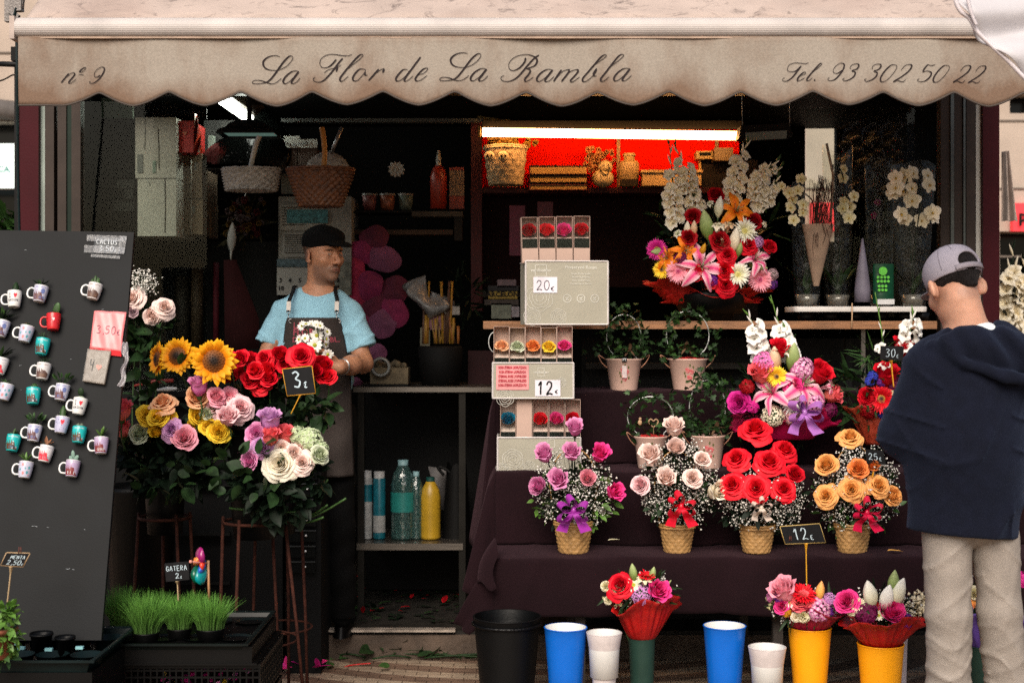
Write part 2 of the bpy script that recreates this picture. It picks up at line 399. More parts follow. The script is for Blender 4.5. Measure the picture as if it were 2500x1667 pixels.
part('back_wall',mblk,kiosk,(xl-.03,a,BK,BK+.06,0,ZT),(b_,xr+.03,BK,BK+.06,0,ZT),(a,b_,BK,BK+.06,0,Z_(590,BK)),(a,b_,BK,BK+.06,Z_(311,BK),ZT))
part('ceiling',mat('dark ceiling',(.02,.021,.02),.7),kiosk,(xl-.03,xr+.03,KD-.02,BK+.06,ZT,ZT+.06))
part('lintel',mat('dark lintel',(.012,.012,.013),.6),kiosk,(xl,xr,KD+.1,KD+.2,2.50,ZT))
part('ceiling_rail',mat('grey ceiling rail',(.11,.12,.11),.5),kiosk,(X_(690,7),X_(1180,7),6.95,7.0,Z_(302,7),Z_(293,7)))
part('floor',mat('worn dark floor',(.045,.04,.035),.6,bump=.5,bs=30,var=.5),kiosk,(xl,xr,KD,BK,.02,.12))
part('plinth',mat('brown stone plinth',(.13,.09,.065),.8,var=.4,vs=8,bump=.5,bs=40),kiosk,(xl,xr,KD-.02,KD-.002,0,.105))
part('plinth_edge',mat('worn bright edge',(.42,.36,.31),.35,metal=.4,var=.4,vs=15),kiosk,(X_(780,KD),X_(1112,KD),KD-.035,KD+.02,.121,.130))
mwood=mat('warm varnished wood',(.30,.135,.055),.5,var=.35,vs=9,stretch=(1,8,8),bump=.2)
sh=part('counter_shelf',mwood,kiosk,(X_(1180,6.0),X_(2284,6.0),5.98,6.4,1.445,1.478))
part('shelf_post',msteel,kiosk,(X_(2097,6.1),X_(2107,6.1),6.06,6.08,1.0,1.444))
mlow=mat('dark grey boards',(.03,.03,.03),.6)
part('under_counter_panel',mlow,kiosk,(X_(1420,6.5),X_(2300,6.5),6.5,6.53,.12,1.40))
part('inner_rail',mat('grey timber rail',(.08,.07,.06),.6),kiosk,(X_(1430,6.4),X_(2000,6.4),6.38,6.42,Z_(900,6.4),Z_(886,6.4)))
part('inner_post',mlow,kiosk,(X_(2060,6.4),X_(2075,6.4),6.36,6.39,.5,1.40))
RD=7.25
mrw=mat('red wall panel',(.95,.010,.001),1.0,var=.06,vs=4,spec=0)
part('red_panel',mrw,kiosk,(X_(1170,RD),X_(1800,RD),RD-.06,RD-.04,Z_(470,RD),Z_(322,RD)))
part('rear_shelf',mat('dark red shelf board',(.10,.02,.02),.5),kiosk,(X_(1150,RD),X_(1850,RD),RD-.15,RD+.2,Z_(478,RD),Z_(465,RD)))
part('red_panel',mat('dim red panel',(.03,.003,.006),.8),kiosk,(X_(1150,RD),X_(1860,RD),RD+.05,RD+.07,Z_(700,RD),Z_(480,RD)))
part('side_column',mat('dark red column',(.09,.01,.016),.5),kiosk,(X_(1152,RD),X_(1178,RD),RD-.16,RD+.2,Z_(760,RD),Z_(310,RD)))
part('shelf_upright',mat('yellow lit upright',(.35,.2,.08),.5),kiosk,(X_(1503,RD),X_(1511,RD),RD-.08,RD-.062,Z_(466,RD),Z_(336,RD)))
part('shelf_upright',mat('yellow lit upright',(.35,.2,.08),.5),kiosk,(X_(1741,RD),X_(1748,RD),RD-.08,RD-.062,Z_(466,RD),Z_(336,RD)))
tl=thing('fluorescent_lamp','glowing orange fluorescent tube under the ceiling in front of the red wall','lamp',P(1490,320,6.85))
a,b_=P(1178,323,6.85),P(1812,332,6.85)
MB().tube([a,b_],.021,10).build('tube',mat('glowing orange tube',(1,.6,.3),.5,emit=(1,.46,.15),es=16,var=0),tl)
MB().box(P(1495,306,6.9),(1.26,.05,.035)).build('housing',mat('black lamp channel',(.008,.007,.006),.8),tl,smooth=False)
MB().box(P(1170,322,6.85),(.012,.05,.05)).box(P(1818,332,6.85),(.012,.05,.05)).build('end_cap',mat('yellow plastic',(.35,.22,.05),.5),tl,smooth=False)
mb=MB();mb.box(P(1205,296,7.0),(.16,.03,.025),Matrix.Rotation(R(8),3,'Y'));mb.box(P(1236,302,7.0),(.03,.04,.035))
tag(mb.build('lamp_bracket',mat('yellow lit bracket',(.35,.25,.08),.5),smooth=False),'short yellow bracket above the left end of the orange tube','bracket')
tl=thing('fluorescent_lamp','greenish white fluorescent tube on the ceiling above the black hood lamp','lamp',P(575,265,6.9))
a,b_=P(543,246,7.3),P(610,290,6.7)
dv=(b_-a).normalized();e1=P(607,288,6.55);a1=P(535,240,7.3)
MB().tube([a1,e1],.024,10).build('tube',mat('glowing white tube',(.9,1,.95),.5,emit=(.95,1,.88),es=14,var=0),tl)
MB().tube([a1+Vector((.035,0,.05)),e1+Vector((.035,0,.05))],.04,4).build('housing',mat('dark lamp housing',(.05,.035,.02),.5),tl)
AD=5.3
def vy(x,z):
 return AD+.010*sin(x*4.1+.6)+.006*sin(x*11+z*5)+.03*(2.57-z)*sin(x*7.4+1.3)+.018*(2.57-z)*sin(x*17+4*z)
ax0,ax1=X_(47,AD),X_(2640,AD)
def awn_mat():
 m=bpy.data.materials.new('stained cream canvas');m.use_nodes=True;nt=m.node_tree;N=nt.nodes;L=nt.links;b=N['Principled BSDF']
 tc=N.new('ShaderNodeTexCoord');at=N.new('ShaderNodeAttribute');at.attribute_name='g'
 n1=N.new('ShaderNodeTexNoise');n1.inputs['Scale'].default_value=5;n1.inputs['Detail'].default_value=8;n1.inputs['Roughness'].default_value=.65
 mp=N.new('ShaderNodeMapping');mp.inputs['Scale'].default_value=(1,1,.45);L.new(tc.outputs['Object'],mp.inputs[0]);L.new(mp.outputs[0],n1.inputs[0])
 ad=N.new('ShaderNodeMath');ad.operation='MULTIPLY_ADD';ad.inputs[1].default_value=2.6;L.new(n1.outputs[0],ad.inputs[0])
 sb=N.new('ShaderNodeMath');sb.operation='SUBTRACT';sb.inputs[1].default_value=1.24;L.new(at.outputs['Fac'],sb.inputs[0]);L.new(sb.outputs[0],ad.inputs[2])
 cl=N.new('ShaderNodeClamp');L.new(ad.outputs[0],cl.inputs[0])
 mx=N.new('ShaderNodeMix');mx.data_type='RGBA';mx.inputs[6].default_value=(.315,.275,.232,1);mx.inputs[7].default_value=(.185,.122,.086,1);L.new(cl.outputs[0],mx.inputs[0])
 n2=N.new('ShaderNodeTexNoise');n2.inputs['Scale'].default_value=130;n2.inputs['Detail'].default_value=3;L.new(tc.outputs['Object'],n2.inputs[0])
 m2=N.new('ShaderNodeMapRange');m2.inputs[3].default_value=.72;m2.inputs[4].default_value=1.22;L.new(n2.outputs[0],m2.inputs[0])
 vm=N.new('ShaderNodeVectorMath');vm.operation='SCALE';L.new(mx.outputs[2],vm.inputs[0]);L.new(m2.outputs[0],vm.inputs['Scale']);L.new(vm.outputs[0],b.inputs['Base Color'])
 b.inputs['Roughness'].default_value=.85;b.inputs['Specular IOR Level'].default_value=.2
 bp=N.new('ShaderNodeBump');bp.inputs['Strength'].default_value=.25;bp.inputs['Distance'].default_value=.004;L.new(n2.outputs[0],bp.inputs['Height']);L.new(bp.outputs[0],b.inputs['Normal'])
 return m
mawn=awn_mat()
aw=thing('awning','cream scalloped canvas awning with script lettering across the kiosk front','awning',(0,AD,2.1))
notch=[239+174.3*k for k in range(-1,15)]
ztop=Z_(92,AD)
def zbot(x):
 px=x/AD*FPX+CX
 if px<239:
  s=min(1,(239-px)/87)
 else:
  k=(px-239)/174.3;s=abs(k-round(k))*2
 s=math.sqrt(s*s+.006)-.03
 return Z_(223+35.5*(1-(1-min(1,s))**1.55),AD)
def vfn(u,v):
 x=ax0+(ax1-ax0)*u;z0=zbot(x);z=ztop+(z0-ztop)*v
 return(x,vy(x,z),z)
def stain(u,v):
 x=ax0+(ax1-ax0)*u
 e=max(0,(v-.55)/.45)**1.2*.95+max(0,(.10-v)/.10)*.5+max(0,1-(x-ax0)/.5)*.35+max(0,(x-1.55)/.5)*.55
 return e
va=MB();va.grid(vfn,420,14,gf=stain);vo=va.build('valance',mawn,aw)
sm=vo.modifiers.new('s','SOLIDIFY');sm.thickness=.003;sm.offset=1
tr=MB();tr.tube([(ax0+(ax1-ax0)*i/420,vy(ax0+(ax1-ax0)*i/420,zbot(ax0+(ax1-ax0)*i/420))-.002,zbot(ax0+(ax1-ax0)*i/420))for i in range(421)],.0038,5)
tr.build('piping',mat('brown piping',(.11,.085,.07),.8),aw)
mlet=mat('dark brown lettering',(.045,.028,.03),.7,var=.2)
def vplace(px,py):
 x,z=X_(px,AD),Z_(py,AD);return(x,vy(x,z)-.0035,z)
def J1(x,y):return 600+x/4.704,110+y/4.704
def J2(x,y):return 1050+x/4.704,110+y/4.704
def J3(x,y):return 1880+x/4.2,130+y/4.2
def J4(x,y):return 130+x/14.7,140+y/14.7
A_=[[(600,305),(565,298),(520,310),(460,355),(425,410),(440,440),(480,430),(540,380),(595,310)],[(610,305),(560,370),(520,425),(540,442),(580,425),(625,380)]]
W1=[[(392,133),(330,120),(260,135),(205,175),(197,225),(225,265),(290,288),(370,285),(440,260),(500,215),(540,160),(530,130),(495,135),(440,185),(385,255),(330,330),(270,400),(215,430),(140,443),(80,440),(75,420),(110,403),(180,408),(240,430),(300,443),(350,425),(405,380)],[(1045,178),(1000,230),(950,265),(890,270),(858,235),(865,180),(910,140),(970,120),(1040,122),(1110,133),(1180,135),(1225,120)],[(1120,165),(1075,215),(1020,290),(960,360),(900,415),(840,435),(790,420),(780,390),(805,378)],[(905,330),(950,298),(1010,280),(1060,262),(1105,240)],[(1062,262),(1045,315)],[(1170,290),(1240,235),(1310,175),(1350,130),(1330,118),(1290,145),(1220,225),(1150,310),(1095,385),(1090,420),(1120,425),(1185,370)],[(1360,285),(1310,290),(1260,340),(1235,395),(1250,422),(1290,418),(1345,360),(1380,305),(1360,285)],[(1375,320),(1375,355),(1405,355)],[(1530,285),(1470,355),(1415,418)],[(1440,390),(1500,330),(1560,288),(1590,285),(1575,325)],[(1860,290),(1810,290),(1755,345),(1725,395),(1740,420),(1780,412),(1840,360),(1880,300)],[(2010,145),(1950,225),(1880,320),(1825,400),(1835,422),(1870,410),(1925,360)],[(1975,350),(2040,335),(2090,290),(2085,272),(2040,285),(1985,340),(1950,395),(1965,420),(2010,412),(2085,358)]]+A_
W2=[[(432,104),(370,95),(295,115),(243,160),(240,205),(270,242),(330,262),(410,260),(480,235),(545,185),(582,130),(570,103),(535,112),(480,160),(425,230),(370,305),(310,375),(255,405),(180,418),(120,415),(115,395),(150,378),(220,385),(280,407),(340,415),(395,395),(445,352)],[(1098,145),(1080,200),(1020,265),(950,293),(910,270),(905,215),(950,155),(1020,120),(1110,107),(1180,122),(1225,155),(1225,200),(1190,240),(1105,270)],[(1105,268),(1150,285),(1135,330),(1090,385),(1095,415),(1130,405),(1185,365)],[(1252,110),(1200,145),(1130,220),(1065,300),(1000,370),(930,410),(860,418),(815,395),(820,365),(850,352)],[(1510,278),(1470,335),(1420,412)],[(1450,375),(1520,300),(1590,275),(1595,300),(1555,355),(1510,412)],[(1540,375),(1610,300),(1690,275),(1700,298),(1660,350),(1615,400),(1640,415),(1720,360)],[(1840,265),(1910,210),(1985,160),(2025,125),(2005,113),(1960,140),(1890,220),(1820,300),(1760,370),(1755,408),(1790,412),(1850,370),(1905,310),(1915,268)],[(1915,268),(1880,320),(1885,350),(1915,352)],[(2050,265),(2120,215),(2190,160),(2222,125),(2200,112),(2160,135),(2090,220),(2020,310),(1965,380),(1965,412),(2000,410),(2055,365)]]
for off in(40,800,1685):W2+=[[(x+off,y-26)for x,y in s_]for s_ in A_]
W3=[[(300,150),(255,190),(200,198),(172,180),(185,135),(235,110),(300,112),(350,118),(388,108)],[(310,140),(265,200),(215,260),(165,292),(125,288),(128,265),(145,262)],[(300,240),(345,225),(355,205),(330,208),(290,245),(272,280),(290,292),(345,262)],[(410,215),(470,170),(520,125),(505,115),(460,160),(400,230),(368,275),(380,292),(425,262)],[(449,280),(446,286),(443,292)],[(735,180),(680,215),(640,205),(645,165),(690,120),(735,110),(755,130),(735,185),(690,245),(640,285),(590,290),(582,268),(600,265)]]
T3_=[(825,165),(815,150),(840,122),(890,112),(908,130),(885,165),(835,185),(868,200),(855,240),(810,275),(755,293),(735,275),(755,265)]
O_=[(1290,120),(1240,125),(1180,180),(1135,250),(1140,290),(1185,285),(1250,225),(1300,150),(1290,120)]
T2_=[(1345,180),(1355,160),(1390,125),(1440,118),(1450,140),(1420,185),(1350,240),(1265,292),(1310,280),(1360,295),(1392,270)]
W3+=[T3_,[(x+230,y)for x,y in T3_],O_,T2_,[(x+540,y+6)for x,y in O_],[(x+615,y+4)for x,y in T2_],[(x+775,y+6)for x,y in T2_],[(1690,120),(1650,130),(1610,125),(1565,190),(1610,185),(1650,200),(1640,240),(1590,285),(1530,293),(1510,275),(1530,265)]]
W4=[[(540,575),(420,730),(285,915)],[(470,700),(600,580),(700,550),(750,580),(700,680),(580,830),(540,900),(570,930),(650,900),(805,765)],[(1120,345),(1020,390),(930,480),(930,520),(990,520),(1080,450),(1125,370),(1120,345)],[(880,610),(970,609),(1060,608)],[(1640,620),(1560,680),(1480,695),(1430,650),(1450,520),(1560,400),(1700,330),(1790,360),(1790,460),(1720,600),(1600,760),(1450,880),(1330,920),(1260,890),(1270,850),(1300,850)]]
for W,J,tn,tk in(((W1,J1,1.5,4.6)),(W2,J2,1.5,4.6),(W3,J3,1.3,3.9),(W4,J4,1.3,3.3)):
 if W is W1:lm=MB()
 if W in(W3,W4):lm=MB()
 for s_ in W:stroke_ribbon(lm,s_,J,vplace,tn,tk)
 if W is not W1:lm.build('lettering',mlet,vo)
rb=MB();zr=Z_(68,AD);rr=.032
prof=[]
for k in range(60):
 t=PI*(-.62+1.24*k/59);q=rr*(1+.035*(k%3==0));prof.append((-cos(t)*q*1.0,sin(t)*q*1.15))
rb.grid(lambda u,v:(ax0-.012+(ax1+.02-ax0)*u,AD+.01+prof[round(v*59)][0],zr+prof[round(v*59)][1]),12,59)
rb.build('front_bar',mat('ribbed off-white bar',(.46,.42,.40),.5,var=.15,vs=5),aw)
part('end_cap',mat('beige end cap',(.42,.34,.30),.6),aw,(ax0-.03,ax0-.012,AD-.02,AD+.05,zr-.045,zr+.04))
mb=MB();mb.bx(ax0,ax1,AD-.005,AD+.02,ztop-.004,zr-.028);mb.build('bar_lip',mat('stained beige lip',(.40,.29,.22),.7,var=.25),aw,smooth=False)
AT=MB();A0=(AD+.01,zr+.034);A1=(6.35,3.45)
AT.grid(lambda u,v:(ax0+.02+(ax1-ax0)*u,A0[0]+(A1[0]-A0[0])*v,A0[1]+(A1[1]-A0[1])*v-.03*sin(PI*v)+.004*sin(u*90)),160,20)
def top_mat():
 m=mat('sooty awning top',(.43,.345,.30),.85,var=.1,vs=5,col2=(.36,.27,.23),bump=.2,bs=150)
 nt=m.node_tree;N=nt.nodes;L=nt.links;b=N['Principled BSDF'];src=b.inputs['Base Color'].links[0].from_socket
 tc=N.new('ShaderNodeTexCoord');mp=N.new('ShaderNodeMapping');mp.inputs['Scale'].default_value=(1,1,2.2);L.new(tc.outputs['Object'],mp.inputs[0])
 n=N.new('ShaderNodeTexNoise');n.inputs['Scale'].default_value=6.5;n.inputs['Detail'].default_value=9;n.inputs['Roughness'].default_value=.8;n.inputs['Distortion'].default_value=1.5;L.new(mp.outputs[0],n.inputs[0])
 r=N.new('ShaderNodeMapRange');r.inputs[1].default_value=.53;r.inputs[2].default_value=.66;r.inputs[4].default_value=.9;L.new(n.outputs[0],r.inputs[0])
 mx=N.new('ShaderNodeMix');mx.data_type='RGBA';mx.inputs[7].default_value=(.13,.10,.09,1);L.new(r.outputs[0],mx.inputs[0]);L.new(src,mx.inputs[6]);L.new(mx.outputs[2],b.inputs['Base Color'])
 return m
ato=AT.build('canopy_top',top_mat(),aw);ato.modifiers.new('s','SOLIDIFY').thickness=.004
part('folding_arm',mat('grey awning arm',(.05,.05,.05),.5),aw,(-1.2,-1.16,AD+.05,KD+.1,2.52,2.55));part('folding_arm',mat('grey awning arm',(.05,.05,.05),.5),aw,(1.5,1.54,AD+.05,KD+.1,2.52,2.55))
FD=3.7
pa=thing('parasol','white fabric corner of a parasol hanging in front of the awning, top right','parasol',P(2480,60,FD))
ed=catmull([P(*T3(x,y),FD)for x,y in((1880,-160),(1890,0),(1925,80),(1985,130),(2035,215),(2120,300),(2240,410),(2351,525),(2500,660))],8)
def pf(u,v):
 e=ed[round(v*(len(ed)-1))];far=Vector((2.9,FD+.9,2.25+.55*(1-v)))
 p=e.lerp(far,u);p.y+=.018*sin(v*15+u*3)*(1-u)+.02*sin(u*26+v*4)*u;p.z+=.012*sin(u*12+v*9);return p
mb=MB();mb.grid(pf,50,len(ed)-1);po=mb.build('canopy',mat('white parasol fabric',(.52,.50,.52),.8,var=.05,bump=.1,bs=60),pa);po.modifiers.new('s','SOLIDIFY').thickness=.003
mb=MB();mb.tube([e+Vector((-.002,-.004,0))for e in ed],.006,6);mb.build('hem',mat('white parasol hem',(.62,.57,.60),.8),pa)
mb=MB();mb.tube(catmull([P(*T3(1965,-40),FD-.02),P(*T3(1985,60),FD-.02),P(*T3(2010,130),FD-.02),P(*T3(2030,170),FD-.02)],6),.005,5);mb.build('fold_seam',mat('white parasol hem',(.62,.57,.60),.8),pa)
mb=MB()
mb.box(P(24,22,5.9),(.035,.03,.11));mb.box(P(42,14,5.9),(.045,.04,.05));mb.box(P(34,34,5.88),(.05,.02,.02),Matrix.Rotation(R(40),3,'Y'));mb.tube([P(20,-30,5.9),P(22,40,5.9),P(30,50,5.9)],.012,8);mb.tube([P(55,-20,5.9),P(50,20,5.9)],.015,8)
mgm=mat('grey cast metal',(.23,.21,.20),.5,metal=.6,bump=.3)
tag(mb.build('bracket',mgm,smooth=False),'grey cast metal awning bracket above the left end of the front bar','bracket')
mb=MB();mb.tube(catmull([P(38,30,5.7),P(33,60,5.7),P(40,95,5.7),P(42,200,5.7),P(44,400,5.75),P(48,600,5.8)],8),.006,6)
mb.tube(catmull([P(39,20,5.68),P(28,62,5.66),P(30,85,5.68),P(36,60,5.7)],8),.004,5)
tag(mb.build('cable',mat('dark teal cable',(.01,.035,.04),.5)),'thin dark teal cable hanging down the left corner post','cable')
mb=MB();mb.tube(catmull([P(-60,205,6.6),P(0,198,6.5),P(30,184,6.3),P(44,186,6.2)],6),.004,5);mb.tube([P(-60,155,6.4),P(44,158,6.2)],.012,6)
tag(mb.build('bracket_rod',mat('black iron',(.012,.012,.014),.5)),'black iron rod with wire sticking out left of the awning','rod')
mcl=mat('plum cloth',(.030,.0085,.0135),.92,var=.25,vs=5,bump=.35,bs=260,spec=.15)
for nd in(mcl.node_tree.nodes['Principled BSDF'],):
 nd.inputs['Sheen Weight'].default_value=.06;nd.inputs['Sheen Roughness'].default_value=.5;nd.inputs['Sheen Tint'].default_value=(.75,.4,.5,1)
prof=[(6.22,1.185),(6.05,1.185),(5.905,1.182),(5.885,1.165),(5.88,1.06),(5.885,.90),(5.87,.885),(5.74,.885),(5.605,.882),(5.585,.865),(5.58,.76),(5.585,.61),(5.57,.595),(5.44,.595),(5.305,.592),(5.285,.575),(5.28,.50),(5.28,.43),(5.285,.375)]
cx0,cx1=X_(1210,5.6),2.35
NP=len(prof)*3-3
pv=catmull([Vector((0,y,z))for y,z in prof],3)
NV=len(pv)-1
def cfn(u,v):
 p=pv[round(v*NV)];x=cx0+(cx1-cx0)*u
 hang=max(0,(.60-p.z)/.22)if p.y<5.4 else 0
 rg=lambda a,q:(1-abs(sin(a)))**q
 f=-.011*rg(x*3.1+p.z*2+sin(x*2.3),7)*(.3+hang)-.007*rg(x*7.7-p.z*3+1,6)+.007*sin(x*5+p.z*4)+hang*.014*sin(x*9.5+2)+.004*sin(x*23+p.z*9)
 z=p.z+.005*rg(x*4.3+p.y*5,8)+.004*rg(x*6.1-p.y*11,8)+.0035*sin(x*7+p.y*9)+.002*sin(x*19+p.y*14)
 if v>.97:z+=.012*sin(x*2.1)
 if u<.03:x-=(1-u/.03)*.0
 return(x,p.y+f,z)
cb=MB();cb.grid(cfn,200,NV)
def sfn(u,v):
 p=pv[round(u*NV)];b0=Vector(cfn(0,u))
 zb=.30+.25*(1-u);t=v
 x=b0.x-.015*sin(min(1,t*6)*PI/2)-t*(.06+.05*u)-.030*sin(u*16+1)*t-.012*sin(u*41)*t
 z=b0.z+(min(zb,b0.z-.02)-b0.z)*t
 return(x,b0.y+t*.05*sin(u*9),z)
cb.grid(sfn,NV,16)
c0=P(*B2(1060,590),5.36);c1=P(*B2(1095,705),5.27);c2=P(*B2(945,890),5.3);c3=P(*B2(1075,940),5.24)
cb.grid(lambda u,v:(c0.lerp(c1,u)).lerp(c2.lerp(c3,u),v)+Vector((-.02*sin(PI*v),-.03*sin(u*PI)*(1-v*.4),.01*sin(u*7))),12,12)
o=cb.build('tablecloth',mcl,base=((cx0+cx1)/2,5.7,.38));tag(o,'dark plum cloth draped over the stepped flower display','tablecloth')
o.modifiers.new('s','SOLIDIFY').thickness=.003
rk=thing('display_stand','stepped dark stand hidden under the plum cloth','stand',(1,5.7,0))
mb=MB()
for(y0,y1,z)in((5.92,6.2,1.165),(5.62,5.9,.865),(5.32,5.6,.575)):mb.bx(cx0+.03,cx1-.03,y0,y1,z-.02,z)
mb.build('board',mblk,rk,smooth=False)
for x in(cx0+.06,X_(1417,5.35),1.0,1.7,2.3):
 for y,z in((5.36,.55),(6.15,1.14)):part('leg',mat('weathered grey timber',(.10,.085,.075),.8),rk,(x-.018,x+.018,y-.018,y+.018,0,z))
CD=6.62
ct=thing('work_counter','steel topped work counter with a lower shelf of bottles right of the shopkeeper','counter',(X_(1000,CD),CD,.12))
part('top',msteel,ct,(X_(862,CD),X_(1200,CD),CD,CD+.62,Z_(957,CD),Z_(945,CD)))
part('lower_shelf',msteel,ct,(X_(870,CD),X_(1130,CD),CD+.01,CD+.5,Z_(1343,CD),Z_(1327,CD)))
for x in(872,1120):part('leg',mat('dark steel leg',(.05,.047,.042),.45,metal=.7),ct,(X_(x,CD),X_(x+16,CD),CD+.02,CD+.05,.12,Z_(957,CD)-.002))
part('back_panel',mblk,ct,(X_(862,CD),X_(1200,CD),CD+.56,CD+.58,.13,Z_(960,CD)))
RN=random.Random(7)
def rose_t(seed,op):
 r=random.Random(seed);m=MB();N=28
 for i in range(N):
  t=i/(N-1);th=i*2.399+r.uniform(-.25,.25);Rr=.035+(.29+.04*op)*t**.9
  w=(2.9-1.2*t)*(1+.1*r.random());H=.78-.20*t*t-.13*op*t+r.uniform(-.02,.02)
  lean=op*t**1.6;ph=r.uniform(0,6);cu=r.uniform(.6,1.3);tip=r.uniform(-.25,.25)
  def fn(u,v):
   uu=u*2-1;v2=v
   ws=w*(.30+.72*sin(PI*min(v,.8)/1.6))/2
   if v>.8:ws*=1-.35*((v-.8)/.2)**2
   a=th+uu*ws+.15*v
   rr=Rr*(.45+.75*sin(v*PI/2))*(1-.20*v*v*(1-t))+.010
   rr+=lean*.13*v**2.2+(.022+.060*op*cu*t)*max(0,v-.72)/.28*(1+.5*abs(uu))
   rr*=1-.07*uu*uu+.02*sin(5*uu+ph)*v
   z=H*v**.85*(1-.10*uu*uu)-lean*.20*v**2.5-(.012+.08*op*cu*t)*max(0,v-.8)/.2+.03*tip*v+.025*v*sin(4*uu+ph)
   return(rr*cos(a),rr*sin(a),z-.36)
  m.grid(fn,6,6,0,gf=lambda u,v:min(1,v*.75+.25*t*v+.12*abs(u-.5)))
 m.lathe([(.02,-.42),(.07,-.40),(.10,-.34),(.13,-.29),(.02,-.27)],seg=8,m=1)
 for k in range(5):
  a=k*1.257+.3
  m.grid(lambda u,v:((.06+.22*v+.05*v*v)*cos(a+(u-.5)*1.1*(1-v)),(.06+.22*v+.05*v*v)*sin(a+(u-.5)*1.1*(1-v)),-.33+.05*v-.12*v*v*op+.16*v*(1-op)),2,3,1)
 return m
def bud_rose_t(seed):
 r=random.Random(seed);m=MB();N=14
 for i in range(N):
  t=i/(N-1);th=i*2.399+r.uniform(-.2,.2);Rr=.05+.25*t**.8;w=2.6-.7*t;H=.90-.14*t;ph=r.uniform(0,6)
  def fn(u,v):
   uu=u*2-1;ws=w*(.35+.68*sin(PI*min(v,.75)/1.5))/2*(1-.5*max(0,v-.75)/.25)
   a=th+uu*ws+.3*v;b=sin(min(1,v*1.15)*PI)**.6 if v<.87 else sin(.999*PI*.5)*.0+sin(v*1.15*PI*.5)
   prof=.25+.85*math.sin(min(v,.55)/.55*PI/2)-.30*max(0,v-.55)/.45*(1-.75*t)
   rr=Rr*prof+(.015+t*.10)*max(0,v-.78)/.22*(1+.6*abs(uu))+.008*sin(5*uu+ph)*v
   return(rr*cos(a),rr*sin(a),H*v*(1-.07*uu*uu)-.45+.02*sin(4*uu+ph)*v-(.05*max(0,v-.85)/.15*t))
  m.grid(fn,6,7,0,gf=lambda u,v:v*.9+.1*abs(u-.5))
 m.lathe([(.02,-.60),(.07,-.57),(.10,-.50),(.12,-.43),(.02,-.40)],seg=8,m=1)
 for k in range(5):
  a=k*1.257
  m.grid(lambda u,v:((.09+.14*v)*cos(a+(u-.5)*1.2*(1-v)),(.09+.14*v)*sin(a+(u-.5)*1.2*(1-v)),-.47+.26*v),2,3,1)
 return m
def ray_t(seed,n,rows,ln,wd,disc,lift=.12,pointed=.5,droop=.1,notch=0.0,jit=.05):
 """gerbera, daisy, sunflower: mats petal, disc, green"""
 r=random.Random(seed);m=MB()
 for q in range(rows):
  for k in range(n):
   a=2*PI*(k+.5*q)/n+r.uniform(-.6,.6)/n;L=ln*(1-.13*q)*r.uniform(1-jit*2,1+jit);li=lift*(1+1.1*q)*r.uniform(.5,1.4);tw=r.uniform(-.4,.4)
   r0=disc*.85
   def fn(u,v):
    uu=u*2-1;w=wd*(sin(PI*(.18+.80*v))**pointed if v<.99 else .04)
    rad=r0+(L-r0)*v;x=uu*w/2
    z=li*sin(v*PI*.55)-droop*v*v-.5*abs(x)*(1-v*.5)+x*tw*v
    return(rad*cos(a)-x*sin(a),rad*sin(a)+x*cos(a),z+.01*q)
   m.grid(fn,2,4,0,gf=lambda u,v:v)
 m.grid(lambda u,v:(disc*v*cos(2*PI*u),disc*v*sin(2*PI*u),.03+disc*.38*(1-v**2.2)),16,6,1,closeu=True,gf=lambda u,v:v)
 for k in range(int(60*min(1,disc*4))):
  a=k*2.399;rr=disc*math.sqrt((k+.5)/int(60*min(1,disc*4)));h=.03+disc*.38*(1-(rr/disc)**2.2)
  m.ell((rr*cos(a),rr*sin(a),h),disc*.085,4,1,g=rr/disc)
 m.lathe([(.03,-.10),(disc*.8,-.06),(disc*1.0,.0)],seg=10,m=2)
 m.tube([(0,0,-.05),(0,0,-.5)],.03,5,2)
 return m
def lily_t(seed,op=1.0):
 r=random.Random(seed);m=MB()
 for k in range(6):
  a=k*PI/3+r.uniform(-.1,.1);wd=.27 if k%2 else .19;L=.56*r.uniform(.93,1.06);cu=r.uniform(.6,1.2)
  def fn(u,v):
   uu=u*2-1;w=wd*sin(PI*(.10+.88*v))**.75*(.35+.65*min(1,v*2))
   rad=L*(.12*v+.95*v**1.35*op);z=.34*sin(min(1,v*1.5)*PI/2)-.28*max(0,v-.45)**1.4*cu*2-.22
   x=uu*w/2;z-=abs(uu)*.03*v+.02*sin(v*14+k)*abs(uu);z+=(1-op)*v*.45
   return(rad*cos(a)-x*sin(a),rad*sin(a)+x*cos(a),z)
  m.grid(fn,4,8,0,gf=lambda u,v:min(1,abs(u-.5)*1.9+.25*v))
 for k in range(6):
  a=k*PI/3+.5;p=[(0,0,-.15),(.05*cos(a),.05*sin(a),.08),(.14*cos(a),.14*sin(a),.25)]
  m.tube(p,.010,4,1);m.ell(p[2],(.035,.016,.016),5,2,Matrix.Rotation(a+1.5,3,'Z'))
 m.tube([(0,0,-.15),(.01,0,.3)],.013,4,1);m.tube([(0,0,-.2),(0,0,-.45)],[.035,.02],6,1)
 return m
def spindle_t(seed,fat=.17):
 m=MB()
 def fn(u,v):
  a=2*PI*u;rr=fat*sin(PI*(.04+.94*v))**.8*(1-.25*v)*(1+.07*cos(3*a));return(rr*cos(a),rr*sin(a),v-.5)
 m.grid(fn,12,8,0,closeu=True,gf=lambda u,v:v);m.tube([(0,0,-.46),(0,0,-.75)],[.05,.03],5,1)
 return m
